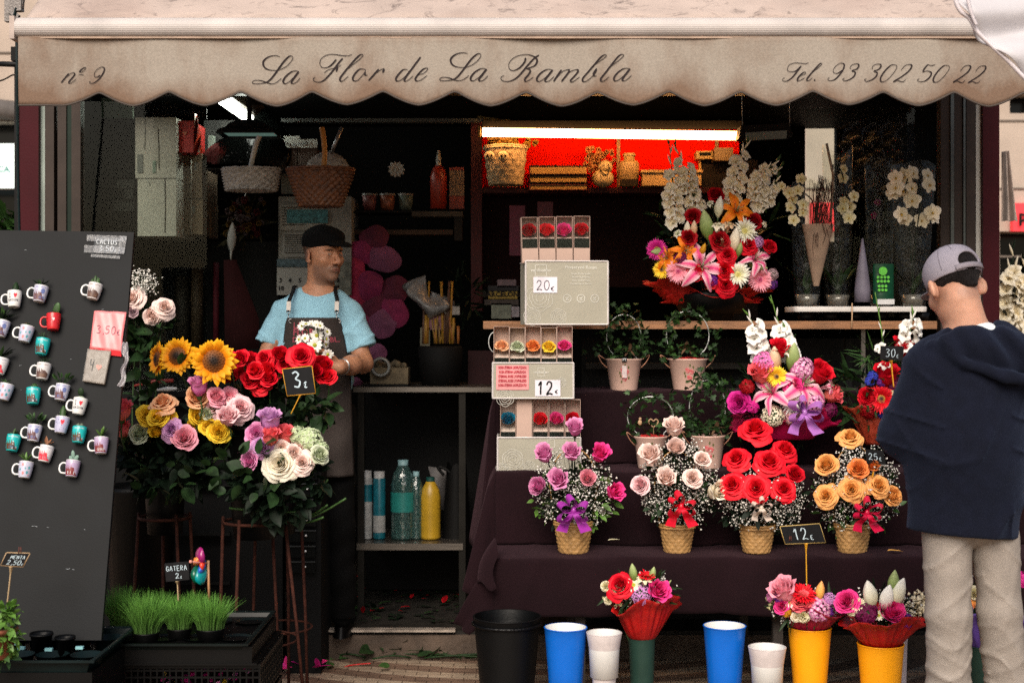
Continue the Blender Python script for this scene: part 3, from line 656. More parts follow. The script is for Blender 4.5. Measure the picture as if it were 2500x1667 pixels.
def cluster_t(seed,n=70,pet=5,fs=.12,ruff=.3):
 r=random.Random(seed);m=MB()
 m.ell((0,0,-.05),(.36,.36,.26),10,1)
 for k in range(n):
  z=1-(k+.5)/n*1.15;z=max(-.3,z);a=k*2.399;q=math.sqrt(max(0,1-z*z));d=Vector((q*cos(a),q*sin(a),z*.8)).normalized()
  M_=XF(Vector((d.x*.42,d.y*.42,d.z*.34))*r.uniform(.9,1.08),d+Vector((r.uniform(-.35,.35),r.uniform(-.35,.35),r.uniform(-.1,.3))),fs*r.uniform(.8,1.2),r.uniform(0,6))
  c=m.vert(M_@Vector((0,0,-.1)),0);ring=[]
  for j in range(pet*2):
   t=2*PI*j/(pet*2);rr=1.0 if j%2==0 else .62
   ring.append(m.vert(M_@Vector((rr*cos(t),rr*sin(t),ruff*r.uniform(-.5,1))),r.uniform(.6,1)))
  for j in range(pet*2):m.face((c,ring[j],ring[(j+1)%(pet*2)]),0)
 m.tube([(0,0,-.2),(0,0,-.6)],.03,5,1)
 return m
def carn_t(seed,n=60):
 r=random.Random(seed);m=MB()
 for k in range(n):
  z=1-(k+.5)/n*1.25;a=k*2.399;q=math.sqrt(max(0,1-z*z));d=Vector((q*cos(a),q*sin(a),z)).normalized()
  M_=XF(d*.1,d,1,r.uniform(0,6));ph=r.uniform(0,6)
  m.grid(lambda u,v:M_@Vector(((u-.5)*(.12+.3*v),.03*sin(9*u+ph)*v,v*.38*(1-.3*abs(u-.5)))),4,2,0,gf=lambda u,v:v)
 m.tube([(0,0,-.2),(0,0,-.6)],.04,5,1)
 return m
def glad_bloom(m,M_,s,r,mi=0):
 for k in range(6):
  a=k*PI/3+r.uniform(-.2,.2);ph=r.uniform(0,6);L=r.uniform(.85,1.1)
  m.grid(lambda u,v:M_@(Vector(((.10+.62*v*L)*cos(a)-(u-.5)*.66*sin(PI*(.14+.82*v))*sin(a),(.10+.62*v*L)*sin(a)+(u-.5)*.66*sin(PI*(.14+.82*v))*cos(a),.50*sin(v*1.6)-.30*v*v+.07*sin(u*9+ph)*v))*s),4,4,mi,gf=lambda u,v:v)
 m.grid(lambda u,v:M_@(Vector((.10*(1+v)*cos(2*PI*u),.10*(1+v)*sin(2*PI*u),-.45+.5*v))*s),6,2,mi,closeu=True,gf=lambda u,v:.2)
def gladiolus(mb,pts,nfl,size,r,budfrac=.35,face=None):
 """stalk along pts (world), blooms below and green buds at the tip; mats petal, green"""
 c=catmull([Vector(p)for p in pts],10);n=len(c)-1;size*=1.38;nfl=max(1,round(nfl*.95))
 mb.tube(c,[.0045*(1-.6*i/n)for i in range(n+1)],5,1)
 tot=nfl+3
 for k in range(tot):
  t=.10+.88*k/tot;p=c[round(t*n)];ax=(c[min(n,round(t*n)+1)]-c[max(0,round(t*n)-1)]).normalized()
  side=(1 if k%2 else-1);d=Vector((side*.85+r.uniform(-.35,.35),-1.0+r.uniform(-.3,.3),.25))+ax*.35
  if k<nfl:
   glad_bloom(mb,XF(p+d.normalized()*size*.55,d,1,r.uniform(0,6)),size*(1.05-.5*(k/tot)**2)*r.uniform(.9,1.1),r)
  else:
   s=size*(1.05-.45*(k-nfl)/5);dd=(ax*1.7+Vector((side*.5,-.3,0))).normalized()
   sp=TT('spindle');mb.add(sp,XF(p+dd*s*.45,dd,s,0)@Matrix.Diagonal((.55,.55,1,1)),mm=[1 if k>nfl+1 else 0,1])
def leaf_t(kind):
 m=MB();L,W,fold,n={'rose':(1,.62,.25,5),'long':(1,.16,.1,6),'ovate':(1,.5,.12,5),'round':(1,.8,.1,5),'blade':(1,.07,.04,5)}[kind]
 def fn(u,v):
  uu=u*2-1;w=W*sin(PI*(.06+.92*v))**(.8 if kind!='long' else .6)*(1.15-.4*v);x=uu*w/2
  return(x,v*L,abs(x)*fold*1.6-.18*v*v*L+.02*sin(v*9)*abs(uu))
 m.grid(fn,2,n,0,gf=lambda u,v:abs(u-.5)*2)
 return m
def ivy_t():
 m=MB();pts=[(0,0),(-.28,-.12),(-.5,.12),(-.3,.3),(-.38,.62),(-.12,.55),(0,1),(.12,.55),(.38,.62),(.3,.3),(.5,.12),(.28,-.12)]
 c=m.vert((0,.3,.07));id_=[m.vert((x,y,-.05*abs(x)-.05*y))for x,y in pts]
 for i in range(len(id_)):m.face((c,id_[i],id_[(i+1)%len(id_)]),0)
 return m
_T={}
def TT(k):
 if k not in _T:
  n=int(k[-1])if k[-1].isdigit()else 0;b=k.rstrip('0123456789')
  _T[k]={'rose':lambda:rose_t(n,.55),'open':lambda:rose_t(10+n,1.0),'tight':lambda:rose_t(20+n,.2),'bud':lambda:bud_rose_t(30+n),'gerbera':lambda:ray_t(n,30,2,.5,.085,.13,lift=.10,pointed=.45,droop=.03),'sunflower':lambda:ray_t(n,22,2,.5,.15,.235,lift=.06,pointed=.85,droop=.02,jit=.08),'daisy':lambda:ray_t(n,11,1,.5,.20,.13,lift=.08,pointed=.35,droop=.05),'spider':lambda:ray_t(n,24,2,.5,.075,.11,lift=.12,pointed=.5,droop=.08,jit=.12),'lily':lambda:lily_t(n),'spindle':lambda:spindle_t(n),'fatbud':lambda:spindle_t(n,.25),'cluster':lambda:cluster_t(n),'fine':lambda:cluster_t(n,120,3,.075),'carn':lambda:carn_t(n),'halflily':lambda:lily_t(n,.45)}[b]()
 return _T[k]
LEAF={k:leaf_t(k)for k in('rose','long','ovate','round','blade')};LEAF['ivy']=ivy_t()
gleaf=mat('dark green leaf',(.030,.075,.022),.5,var=.45,vs=40,spec=.35)
gleaf2=mat('mid green leaf',(.055,.14,.03),.5,var=.4,vs=40,spec=.4)
gleaf3=mat('fresh green leaf',(.12,.26,.04),.5,var=.35,vs=40)
gstem=mat('green stem',(.06,.13,.035),.5,var=.2)
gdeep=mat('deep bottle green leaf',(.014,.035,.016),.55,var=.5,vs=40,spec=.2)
gsilver=mat('pale green sepal',(.30,.38,.20),.5)
C_={'red':((.40,.002,.010),(.80,.006,.024)),'crimson':((.22,.002,.006),(.50,.004,.012)),'scarlet':((.60,.003,.010),(.92,.012,.030)),'hotpink':((.75,.02,.18),(.92,.06,.32)),'magenta':((.55,.01,.20),(.75,.03,.34)),'pink':((.92,.30,.38),(.95,.42,.52)),'lightpink':((.90,.36,.40),(.96,.68,.70)),'blush':((.97,.68,.56),(.98,.78,.72)),'peach':((.95,.42,.16),(.97,.56,.32)),'coral':((.92,.22,.16),(.95,.14,.18)),'orange':((.95,.42,.08),(.95,.28,.08)),'amber':((.95,.55,.10),(.96,.46,.16)),'yellow':((.99,.60,.03),(.99,.70,.05)),'sun':((.85,.26,.005),(.92,.48,.01)),'lilac':((.52,.18,.52),(.70,.38,.66)),'mauve':((.80,.14,.46),(.82,.34,.58)),'white':((.80,.78,.52),(.93,.91,.84)),'ivory':((.92,.80,.56),(.95,.88,.74)),'cream':((.80,.72,.38),(.88,.82,.62)),'greenwhite':((.42,.55,.26),(.72,.76,.58)),'orangelily':((.95,.20,.01),(.95,.30,.015)),'pinklily':((.85,.06,.24),(.95,.62,.68)),'blue':((.03,.04,.4),(.06,.10,.6)),'purple':((.14,.02,.25),(.26,.05,.42)),'plum':((.10,.004,.04),(.22,.01,.09)),'sweet':((.85,.55,.68),(.62,.04,.34)),'peachlily':((.80,.45,.22),(.85,.68,.48)),'teal':((.0,.10,.22),(.01,.26,.42)),'bright':((.93,.90,.82),(.95,.94,.91)),'dusty':((.45,.30,.34),(.62,.42,.46)),'gold':((.5,.2,.01),(.7,.35,.02)),}
def PM(c):
 a,b_=C_[c];return petal(c+' petals',a,b_)
mdisc_sun=petal('sunflower disc',(.018,.009,.005),(.24,.08,.015),tl=0)
mdisc_y=petal('pale green disc',(.45,.40,.10),(.70,.62,.25),tl=0)
mdisc_d=petal('dark disc',(.02,.006,.01),(.45,.25,.05),tl=0)
mdisc_g=petal('yellow green disc',(.30,.34,.03),(.5,.45,.05),tl=0)
mdisc_p=petal('pink disc',(.35,.02,.10),(.7,.25,.35),tl=0)
manther=mat('rust anther',(.18,.035,.01),.8)
MEC={}
def fmesh(kind,col):
 k=(kind,col)
 if k not in MEC:
  t=TT(kind);b=kind.rstrip('0123456789')
  if b in('gerbera','daisy','spider','sunflower'):
   d={'sunflower':mdisc_sun,'daisy':mdisc_g,'spider':mdisc_y}.get(b,mdisc_p if 'pink' in col else mdisc_y if col in('white','ivory')else mdisc_d);mats=[PM(col),d,gleaf2]
  elif b in('lily','halflily'):mats=[PM(col),gsilver,manther]
  elif b in('spindle','fatbud'):mats=[{'green':petal('green bud',(.20,.30,.07),(.42,.50,.22))}.get(col)or PM(col),gstem]
  else:mats=[PM(col),gleaf2]
  MEC[k]=t.mesh(b+'_bloom',mats)
 return MEC[k]
NAMES={'rose':'rose','open':'rose','tight':'rose','bud':'rose','gerbera':'gerbera','sunflower':'flower_head','daisy':'daisy','spider':'chrysanthemum','lily':'lily','halflily':'lily','spindle':'flower_bud','fatbud':'flower_bud','cluster':'flower_cluster','fine':'flower_cluster','carn':'carnation'}
SC={'bud':1.45,'tight':1.15,'rose':1.08,'open':1.0,'fatbud':1.15,'cluster':1.12,'gerbera':1.08,'carn':1.2}
class Arr:
 """a flower arrangement: blooms bulge towards the viewer and fan out from its foot"""
 def __init__(s,name,label,cat,foot,cx,cy,d,R_,group=None,depth=.6):
  s.root=thing(name,label,cat,foot,group);s.foot=Vector(foot);s.cx=cx;s.cy=cy;s.d=d;s.R=R_;s.dep=depth
  s.stems=MB();s.ctr=P(cx,cy,d);s.r=random.Random(int(cx*7+cy));s.rm=R_/FPX*d
 def pos(s,px,py,push=0.0):
  q=((px-s.cx)**2+(py-s.cy)**2)/(s.R*1.1)**2
  return P(px,py,s.d-s.rm*s.dep*math.sqrt(max(0,1-q))-push)
 def F(s,kind,col,px,py,size,push=0.0,d=None,name=None,tilt=(0,0,0),spin=None):
  p=s.pos(px,py,push)
  base=s.ctr+Vector((0,s.rm*.3,-s.rm*.3))
  dr=(p-base).normalized()*.9+Vector((0,-.75,.18))+Vector(tilt)+Vector((s.r.uniform(-.15,.15),0,s.r.uniform(-.15,.15)))if d is None else Vector(d)
  size=size*SC.get(kind.rstrip('0123456789'),1.0)
  o=inst(name or NAMES[kind.rstrip('0123456789')],fmesh(kind,col),s.root,p,dr,size/FPX*p.y,s.r.uniform(0,6.3)if spin is None else spin)
  dn=dr.normalized();q0=p-dn*size/FPX*p.y*.4;f=s.foot+Vector((s.r.uniform(-.02,.02),s.r.uniform(-.02,.02),0))
  s.stems.tube(catmull([q0,q0.lerp(f,.45)+Vector((0,.02,0))-dn*.02,f],3),.0028,4)
  return o
 def done(s,m=None):s.stems.build('stems',m or gstem,s.root)
def scatter(n,r,cx,cy,rx,ry,d,dep,shape=None):
 out=[]
 while len(out)<n:
  a=r.uniform(0,2*PI);q=math.sqrt(r.random());x=cx+rx*q*cos(a);y=cy+ry*q*sin(a)
  out.append((P(x,y,d-dep*math.sqrt(max(0,1-q*q))*r.uniform(.3,1)+dep*.15*r.random()),Vector((cos(a)*q,-.8,-sin(a)*q+.2))))
 return out
def foliage(root,pts,r,kind,size,m,name='foliage',par=None,jit=.9,twig=True,centre=None):
 mb=MB()
 for p,d in pts:
  dd=d+Vector((r.uniform(-jit,jit),r.uniform(-jit,jit),r.uniform(-jit,jit)))
  s=size*r.uniform(.6,1.25)
  up=Vector((r.uniform(-1,1),-1.4,r.uniform(-.2,1.2))).normalized()
  M_=Matrix.Translation(p)@dd.normalized().to_track_quat('Y','Z').to_matrix().to_4x4()@Matrix.Rotation(r.uniform(-1.2,1.2),4,'Y')@Matrix.Scale(s,4)
  mb.add(LEAF[kind],M_)
  if twig and centre is not None and r.random()<.4:mb.tube([p,p.lerp(centre,.5)],.0012,3)
 return mb.build(name,m,root)
mgyp=mat('white tiny blossoms',(.86,.83,.76),.8,var=.1)
def gyp(root,pts,r,size=.0042,centre=None,name='babys_breath',m=None,per=4):
 """baby's breath: sprays of tiny ruffled blossoms on hair-thin twigs"""
 mb=MB();oc=MB();oc.ell((0,0,0),1,5)
 for p,d in pts:
  for k in range(per+1):
   q=p+Vector((r.gauss(0,.012),r.gauss(0,.010),r.gauss(0,.012)));s=size*r.uniform(.6,1.4)
   a=Vector((r.uniform(-1,1),r.uniform(-1,1),r.uniform(-1,1)))
   c=mb.vert(q+a*s*.1);ids=[]
   M_=XF(q,a+Vector((0,-.6,.3)),s,r.uniform(0,6))
   for j in range(6):ids.append(mb.vert(M_@Vector((cos(j*PI/3),sin(j*PI/3),(.55 if j%2 else-.25)))))
   t=mb.vert(M_@Vector((0,0,.6)))
   for j in range(6):mb.face((t,ids[j],ids[(j+1)%6]),0);mb.face((c,ids[(j+1)%6],ids[j]),0)
   if r.random()<.5:mb.tube([q,p],.0006,3,1,cap=False)
  if centre is not None and r.random()<.7:mb.tube([p,p.lerp(centre,.55)],.0007,3,1,cap=False)
 return mb.build(name,[m or mgyp,gleaf],root)
def wicker(root,c,rt,rb,h,m,name='basket',rows=9,seg=22,amp=.05,rim=True,sx=1,sy=1,parent=True):
 """woven basket: strands go over and under the stakes"""
 mb=MB();c=Vector(c);S_=seg*4;VR=rows*4
 def fn(u,v):
  a=2*PI*u;rr=rb+(rt-rb)*v**.9;row=min(rows-1,int(v*rows));f=v*rows-row
  w=1+amp*cos(a*seg+PI*row)*(sin(PI*f)**.7)-.02*(1-sin(PI*f))
  return c+Vector((rr*w*cos(a)*sx,rr*w*sin(a)*sy,h*v))
 mb.grid(fn,S_,VR,0,closeu=True)
 mb.lathe([(rb*.98,.003),(.001,.003)],c,20)
 if rim:
  for k in range(2):mb.grid(lambda u,v:c+Vector(((rt+.004*cos(2*PI*v))*cos(2*PI*u)*sx,(rt+.004*cos(2*PI*v))*sin(2*PI*u)*sy,h-.002+k*-.01+.005*sin(2*PI*v)))+Vector((0,0,.0015*sin(u*2*PI*24))),40,6,0,closeu=True,closev=True)
 return mb.build(name,m,root)
mcane=mat('golden cane',(.48,.27,.10),.5,var=.3,vs=30,bump=.2)
def ribbon_mat(n,c):return mat(n,c,.28,var=.08,vs=8,spec=.6)
def bow(root,c,s,m,r,name='ribbon_bow',tails=2):
 mb=MB();c=Vector(c)
 def loop(ang,L,wd,tw):
  d=Vector((cos(ang),-.55,sin(ang))).normalized();n=Vector((-sin(ang),-.15,cos(ang))).normalized();ax=d.cross(n)
  def fn(u,v):
   t=2*PI*u;x=L*.5*(1-cos(t));y=L*.30*sin(t)*sin(t/2)
   return c+d*x+n*y+(ax+n*tw)*(v-.5)*wd*(.35+.65*sin(t/2))
  mb.grid(fn,16,2)
 for a in(.35,2.6,1.6,-2.7,-.4):loop(a+r.uniform(-.2,.2),s*r.uniform(.45,.6),s*.34,r.uniform(-.3,.3))
 for k in range(tails):
  a=-PI/2+(k-.5)*1.1;d=Vector((cos(a),-.25,sin(a)))
  mb.grid(lambda u,v:c+d*s*.72*u+Vector((1,.3,.5*(k-.5)))*(v-.5)*s*.34*(.4+.6*u)+Vector((0,-.02*sin(u*7),0)),10,2)
 mb.ell(c+Vector((0,-.01,0)),(s*.1,s*.1,s*.12),8)
 return mb.build(name,m,root)
def wrapper(root,c,rt,rb,h,m,seed=0,name='wrapping_paper',drop=.3,pleats=9,lip=.3,sy=1.0,over=.0):
 """crumpled paper or tulle cone"""
 r=random.Random(seed);ph=[r.uniform(0,6)for _ in range(6)];c=Vector(c)
 def fn(u,v):
  a=2*PI*u;rr=rb+(rt-rb)*v**.85*(1+.10*sin(3*a+ph[0])+.06*sin(pleats*a+ph[1]))
  rr+=rt*.06*sin(pleats*2*a+ph[2])*v
  z=h*v+h*drop*v*v*(.5*sin(2*a+ph[3])+.35*sin(5*a+ph[4]))
  if v>.8:rr+=rt*lip*(v-.8)/.2;z-=h*over*((v-.8)/.2)**2
  return c+Vector((rr*cos(a),rr*sin(a)*sy,z))
 mb=MB();mb.grid(fn,90,14,closeu=True);o=mb.build(name,m,root);o.modifiers.new('s','SOLIDIFY').thickness=.0012
 return o
def ridge(a,p=5):return(1-np.abs(np.sin(a)))**p
class SDF:
 def __init__(s,lo,hi,res):
  s.lo=np.array(lo,float);s.res=res;s.rs=1.0;s.n=np.ceil((np.array(hi)-s.lo)/res).astype(int)+1
  s.D=np.full(tuple(s.n),1.0,np.float32)
  s.ax=[s.lo[i]+res*np.arange(s.n[i])for i in range(3)]
 def _box(s,lo,hi,mg):
  sl=[]
  for i in range(3):
   a=int(max(0,math.floor((lo[i]-mg-s.lo[i])/s.res)));b=int(min(s.n[i],math.ceil((hi[i]+mg-s.lo[i])/s.res)+1))
   if b<=a:return None,None
   sl.append(slice(a,b))
  g=np.meshgrid(s.ax[0][sl[0]],s.ax[1][sl[1]],s.ax[2][sl[2]],indexing='ij')
  return tuple(sl),g
 def _op(s,sl,d,k,op):
  A=s.D[sl];d=d.astype(np.float32)
  if op=='add':
   h=np.clip(.5+.5*(A-d)/k,0,1);s.D[sl]=A*(1-h)+d*h-k*h*(1-h)
  else:
   h=np.clip(.5-.5*(A+d)/k,0,1);s.D[sl]=A*(1-h)+(-d)*h+k*h*(1-h)
 def cap(s,a,b,ra,rb,k=.02,sy=1.0,op='add'):
  ra*=s.rs;rb*=s.rs;a=np.array(a,float);b=np.array(b,float);rm=max(ra,rb)
  sl,g=s._box(np.minimum(a,b)-rm,np.maximum(a,b)+rm,k+.04)
  if sl is None:return s
  ab=b-a;ab2=ab.copy();ab2[1]/=sy
  x,y,z=g[0]-a[0],(g[1]-a[1])/sy,g[2]-a[2]
  t=np.clip((x*ab2[0]+y*ab2[1]+z*ab2[2])/max(1e-9,ab2@ab2),0,1)
  d=np.sqrt((x-t*ab2[0])**2+(y-t*ab2[1])**2+(z-t*ab2[2])**2)-(ra+(rb-ra)*t)
  s._op(sl,d*(sy if sy<1 else 1),k,op);return s
 def ell(s,c,r,k=.02,rot=None,op='add'):
  c=np.array(c,float);r=np.array(r,float)*s.rs;rm=r.max()
  sl,g=s._box(c-rm,c+rm,k+.04)
  if sl is None:return s
  q=[g[i]-c[i]for i in range(3)]
  if rot is not None:
   m=np.array(rot)
   q=[q[0]*m[0,i]+q[1]*m[1,i]+q[2]*m[2,i]for i in range(3)]
  k0=np.sqrt(sum((q[i]/r[i])**2 for i in range(3)));k1=np.sqrt(sum((q[i]/r[i]**2)**2 for i in range(3)))+1e-9
  s._op(sl,k0*(k0-1)/k1,k,op);return s
 def half(s,p,n,k=.003):
  """cut away everything on the side n points to"""
  n=np.array(n,float);n/=np.linalg.norm(n)
  g=np.meshgrid(*s.ax,indexing='ij');d=-((g[0]-p[0])*n[0]+(g[1]-p[1])*n[1]+(g[2]-p[2])*n[2])
  s._op((slice(None),)*3,d,k,'sub');return s
 def wrinkle(s,fn):
  g=np.meshgrid(*s.ax,indexing='ij');s.D+=fn(*g).astype(np.float32);return s
 def mb(s,smooth=1):
  D=s.D;D[0]=D[-1]=1;D[:,0]=D[:,-1]=1;D[:,:,0]=D[:,:,-1]=1
  I=D<0
  cnt=np.zeros(tuple(s.n-1),np.int8)
  for dx in(0,1):
   for dy in(0,1):
    for dz in(0,1):cnt+=I[dx:s.n[0]-1+dx,dy:s.n[1]-1+dy,dz:s.n[2]-1+dz]
  act=(cnt>0)&(cnt<8);idx=np.argwhere(act);vid=np.full(act.shape,-1,np.int64);vid[act]=np.arange(len(idx))
  acc=np.zeros((len(idx),3));num=np.zeros(len(idx))
  cor=[(x,y,z)for x in(0,1)for y in(0,1)for z in(0,1)]
  for a in cor:
   for ax in range(3):
    if a[ax]:continue
    b=list(a);b[ax]=1
    da=D[idx[:,0]+a[0],idx[:,1]+a[1],idx[:,2]+a[2]];db=D[idx[:,0]+b[0],idx[:,1]+b[1],idx[:,2]+b[2]]
    m=(da<0)!=(db<0);t=np.where(m,da/np.where(m,da-db,1),0)
    p=np.tile(np.array(a,float),(len(idx),1));p[:,ax]+=t
    acc[m]+=p[m];num[m]+=1
  Vv=s.lo+(idx+acc/num[:,None])*s.res
  quads=[]
  for ax in range(3):
   o1,o2=[(1,2),(2,0),(0,1)][ax]
   sa=[slice(0,None)]*3;sb=[slice(0,None)]*3;sa[ax]=slice(0,-1);sb[ax]=slice(1,None)
   A=I[tuple(sa)];B=I[tuple(sb)];e=np.argwhere(A!=B);e=e[(e[:,o1]>0)&(e[:,o2]>0)]
   inside=A[e[:,0],e[:,1],e[:,2]]
   def vi(d1,d2):
    q=e.copy();q[:,o1]-=d1;q[:,o2]-=d2;return vid[q[:,0],q[:,1],q[:,2]]
   Q=np.stack([vi(1,1),vi(0,1),vi(0,0),vi(1,0)],1);Q[~inside]=Q[~inside][:,::-1];quads.append(Q)
  Q=np.concatenate(quads);Q=Q[(Q>=0).all(1)]
  for _ in range(smooth):
   sm=np.zeros_like(Vv);ct=np.zeros(len(Vv))
   for i,j in((0,1),(1,2),(2,3),(3,0)):
    np.add.at(sm,Q[:,i],Vv[Q[:,j]]);np.add.at(sm,Q[:,j],Vv[Q[:,i]]);np.add.at(ct,Q[:,i],1);np.add.at(ct,Q[:,j],1)
   Vv=Vv*.5+.5*sm/ct[:,None]
  m=MB();m.v=[tuple(v)for v in Vv.tolist()];m.f=[tuple(q)for q in Q.tolist()];m.m=[0]*len(m.f);m.g=[0.0]*len(m.v)
  return m
class Head:
 """local frame: s to the viewer's right of the face direction, f forward, u up"""
 def __init__(s,H,F,roll=0.0,sc=1.0):
  s.sc=sc
  s.H=np.array(H,float);F=Vector(F).normalized();Sx=F.cross(Vector((0,0,1))).normalized()
  if roll:Sx=Matrix.Rotation(roll,3,F)@Sx
  U=Sx.cross(F).normalized();s.S,s.F,s.U=np.array(Sx),np.array(F),np.array(U);s.M=np.stack([s.S,s.F,s.U],1)
 def p(s,a,b,c):return s.H+(s.S*a+s.F*b+s.U*c)*s.sc
 def loc(s,v):return(np.asarray(v)-s.H)@s.M/s.sc
def sculpt_head(g,h,neck_to,nr=.056):
 e=lambda c,r,k=.02,op='add':g.ell(h.p(*c),r,k,h.M,op)
 e((0,-.015,.045),(.076,.095,.083),.02);e((0,.028,-.018),(.062,.066,.085),.03);e((0,.034,-.075),(.050,.052,.040),.03)
 e((0,.077,-.097),(.022,.018,.018),.025);e((0,.081,.025),(.050,.015,.010),.015)
 g.cap(h.p(0,.090,.010),h.p(0,.119,-.028),.0085,.0125,.008);
 for q in(-1,1):
  e((q*.012,.104,-.034),(.0085,.012,.0075),.006);e((q*.042,.062,-.022),(.022,.024,.020),.02)
  e((q*.031,.100,.004),(.019,.013,.010),.010,'sub');e((q*.030,.079,.002),(.0145,.0135,.0115),.003)
  g.cap(h.p(q*.016,.0905,.009),h.p(q*.046,.083,.006),.0035,.003,.003)
  e((q*.080,-.004,-.006),(.0075,.019,.031),.006);e((q*.088,.000,-.002),(.005,.011,.020),.004,'sub');g.cap(h.p(q*.077,.012,-.03),h.p(q*.079,.006,-.034),.006,.006,.005)
  g.cap(h.p(q*.006,.1055,-.048),h.p(q*.007,.103,-.054),.003,.003,.004)
 e((0,.092,-.062),(.027,.014,.012),.012);
 e((0,.1025,-.0585),(.021,.0065,.0045),.003);e((0,.1005,-.0685),(.018,.007,.0052),.003);e((0,.109,-.0635),(.024,.006,.0013),.001,'sub')
 g.cap(h.p(0,-.02,-.05),neck_to,nr,nr*1.10,.03)
def hand_(g,wrist,palm,dirn,side,nrm,curl,s=1.0,thumb=1,seg=(.034,.024,.018)):
 """palm at the end of dirn; four fingers curl about -nrm; thumb leaves the side"""
 W=np.array(wrist,float);d=np.array(Vector(dirn).normalized());sd=np.array(Vector(side).normalized());n=np.array(Vector(nrm).normalized())
 g.cap(W,W+d*.03*s,.026*s,.027*s,.015)
 for i,o in enumerate((-.029,-.010,.010,.029)):
  g.cap(W+d*.02*s+sd*o*.6*s,W+d*.085*s+sd*o*s,.013*s,.0105*s,.012)
 for i,(o,L)in enumerate(((-.030,.92),(-.010,1.05),(.011,1.0),(.030,.80))):
  p=W+d*.085*s+sd*o*s;ang=curl*(1+.12*i)
  for j in range(3):
   ang2=ang*(j+1)*.55;q=p+(d*math.cos(ang2)-n*math.sin(ang2))*seg[j]*L*s*1.05;g.cap(p,q,(.0092-.001*j)*s,(.0086-.001*j)*s,.0035);p=q
 b=W+d*.028*s+sd*thumb*.026*s;q=b+(d*.7+sd*thumb*.75-n*.35)*.036*s;r_=q+(d*.95-n*.5+sd*thumb*.1)*.032*s;t=r_+(d*.9-n*.6-sd*thumb*.2)*.022*s
 g.cap(b,q,.0145*s,.0115*s,.01);g.cap(q,r_,.0108*s,.0095*s,.004);g.cap(r_,t,.0095*s,.008*s,.003)
def skin_mat(name,bump=.12):
 m=mat(name,(1,1,1),.5,var=.08,vs=60,attr=True,sub=.12,bump=bump,bs=350,spec=.4);return m
def fabric(name,c,rough=.9,bs=500,bump=.25,var=.12,vs=4,**k):return mat(name,c,rough,var=var,vs=vs,bump=bump,bs=bs,spec=.15,**k)
KP=6.30
def K(px,py,dy=0.0):return np.array(P(px,py,KP))+np.array((0,dy,0))
kp=thing('person','shopkeeper in a black cap, light blue t-shirt and grey apron holding white daisies','person',(X_(785,KP),KP,.12))
hd=Head(K(790,0,-.02)*(1,1,0)+np.array((0,0,1.772)),(sin(R(43)),-cos(R(43)),-.06))
g=SDF(K(595,0,-.42)*(1,1,0)+(0,0,1.10),(K(935,0,.17)*(1,1,0))+(0,0,1.93),.0042)
sculpt_head(g,hd,K(782,712,.0),.054)
g.ell(K(772,808),(.135,.092,.19),.03);g.cap(K(712,765),K(838,765),.042,.042,.05);g.cap(K(745,728),K(814,728),.040,.040,.05)
sL,eL,wL=K(690,768),K(652,884,-.05),K(752,902,-.29)
sR,eR,wR=K(856,768),K(890,886,-.06),K(846,892,-.27)
for a,b_,c in((sL,eL,wL),(sR,eR,wR)):
 g.cap(a,b_,.044,.041,.03);g.cap(b_,b_*.45+c*.55,.042,.040,.02);g.cap(b_*.5+c*.5,c,.041,.028,.02)
hand_(g,wR,None,(-.85,-.30,.28),(.2,-.3,.93),(.15,.95,.2),.95,1.0,thumb=1)
hand_(g,wL,None,(.80,-.30,.22),(-.1,-.3,.93),(-.1,.95,.25),.85,1.0,thumb=1)
mbk=g.mb(1)
V_=np.array(mbk.v);L_=hd.loc(V_);c=np.tile(np.array([.46,.22,.125,1.0]),(len(V_),1))
s_,f_,u_=L_[:,0],L_[:,1],L_[:,2]
def blend(c,m,col):m=np.clip(m,0,1)[:,None];c[:,:3]=c[:,:3]*(1-m)+np.array(col)*m
def blob(cc,rr):return np.clip(1.6-1.6*np.sqrt(((s_-cc[0])/rr[0])**2+((f_-cc[1])/rr[1])**2+((u_-cc[2])/rr[2])**2),0,1)
hz=(u_>-.13)&(f_>-.1)
blend(c,blob((-.04,.07,-.02),(.03,.04,.02))*.5,(.42,.19,.11));blend(c,blob((0,.115,-.02),(.02,.03,.025))*.5,(.40,.17,.10))
st=np.clip((-.035-u_)/.02,0,1)*(f_>.0)*np.clip((f_+.005)/.03,0,1)*(u_>-.135);blend(c,st*.6,(.085,.06,.052))
blend(c,blob((0,.105,-.048),(.034,.02,.011))*.75,(.07,.05,.045))
for q in(-1,1):
 blend(c,blob((q*.031,.092,.021),(.023,.02,.0062)),(.02,.014,.012));blend(c,blob((q*.030,.096,.003),(.015,.010,.0062)),(.50,.46,.42));blend(c,blob((q*.030+.004,.097,.003),(.0085,.012,.0085)),(.015,.01,.008))
 blend(c,blob((q*.031,.092,-.010),(.022,.02,.008))*.3,(.14,.065,.045));blend(c,blob((q*.079,0,-.005),(.02,.025,.035))*.5,(.42,.17,.11))  # darkens the skin in the eye sockets, shade put into the colour
blend(c,blob((0,.103,-.0635),(.025,.012,.0095))*.8,(.33,.12,.085));blend(c,blob((0,.105,-.0635),(.024,.010,.0018)),(.06,.02,.02))
side=np.clip((.012-f_)/.02,0,1)*(u_>-.028)*(np.abs(s_)>.055)*(f_>-.01-.08)*(1-blob((-.082,0,-.005),(.013,.03,.04)));blend(c,side*.85,(.03,.024,.022))
arm=V_[:,2]<K(0,832)[2];nz_=np.sin(V_[:,0]*260)*np.sin(V_[:,2]*310+V_[:,0]*90);blend(c,arm*(.30+.15*nz_),(.12,.06,.04))
mbk.c=c;mbk.build('body',skin_mat('tanned skin'),kp)
g=SDF(K(595,0,-.25)*(1,1,0)+(0,0,.98),(K(945,0,.2)*(1,1,0))+(0,0,1.66),.006)
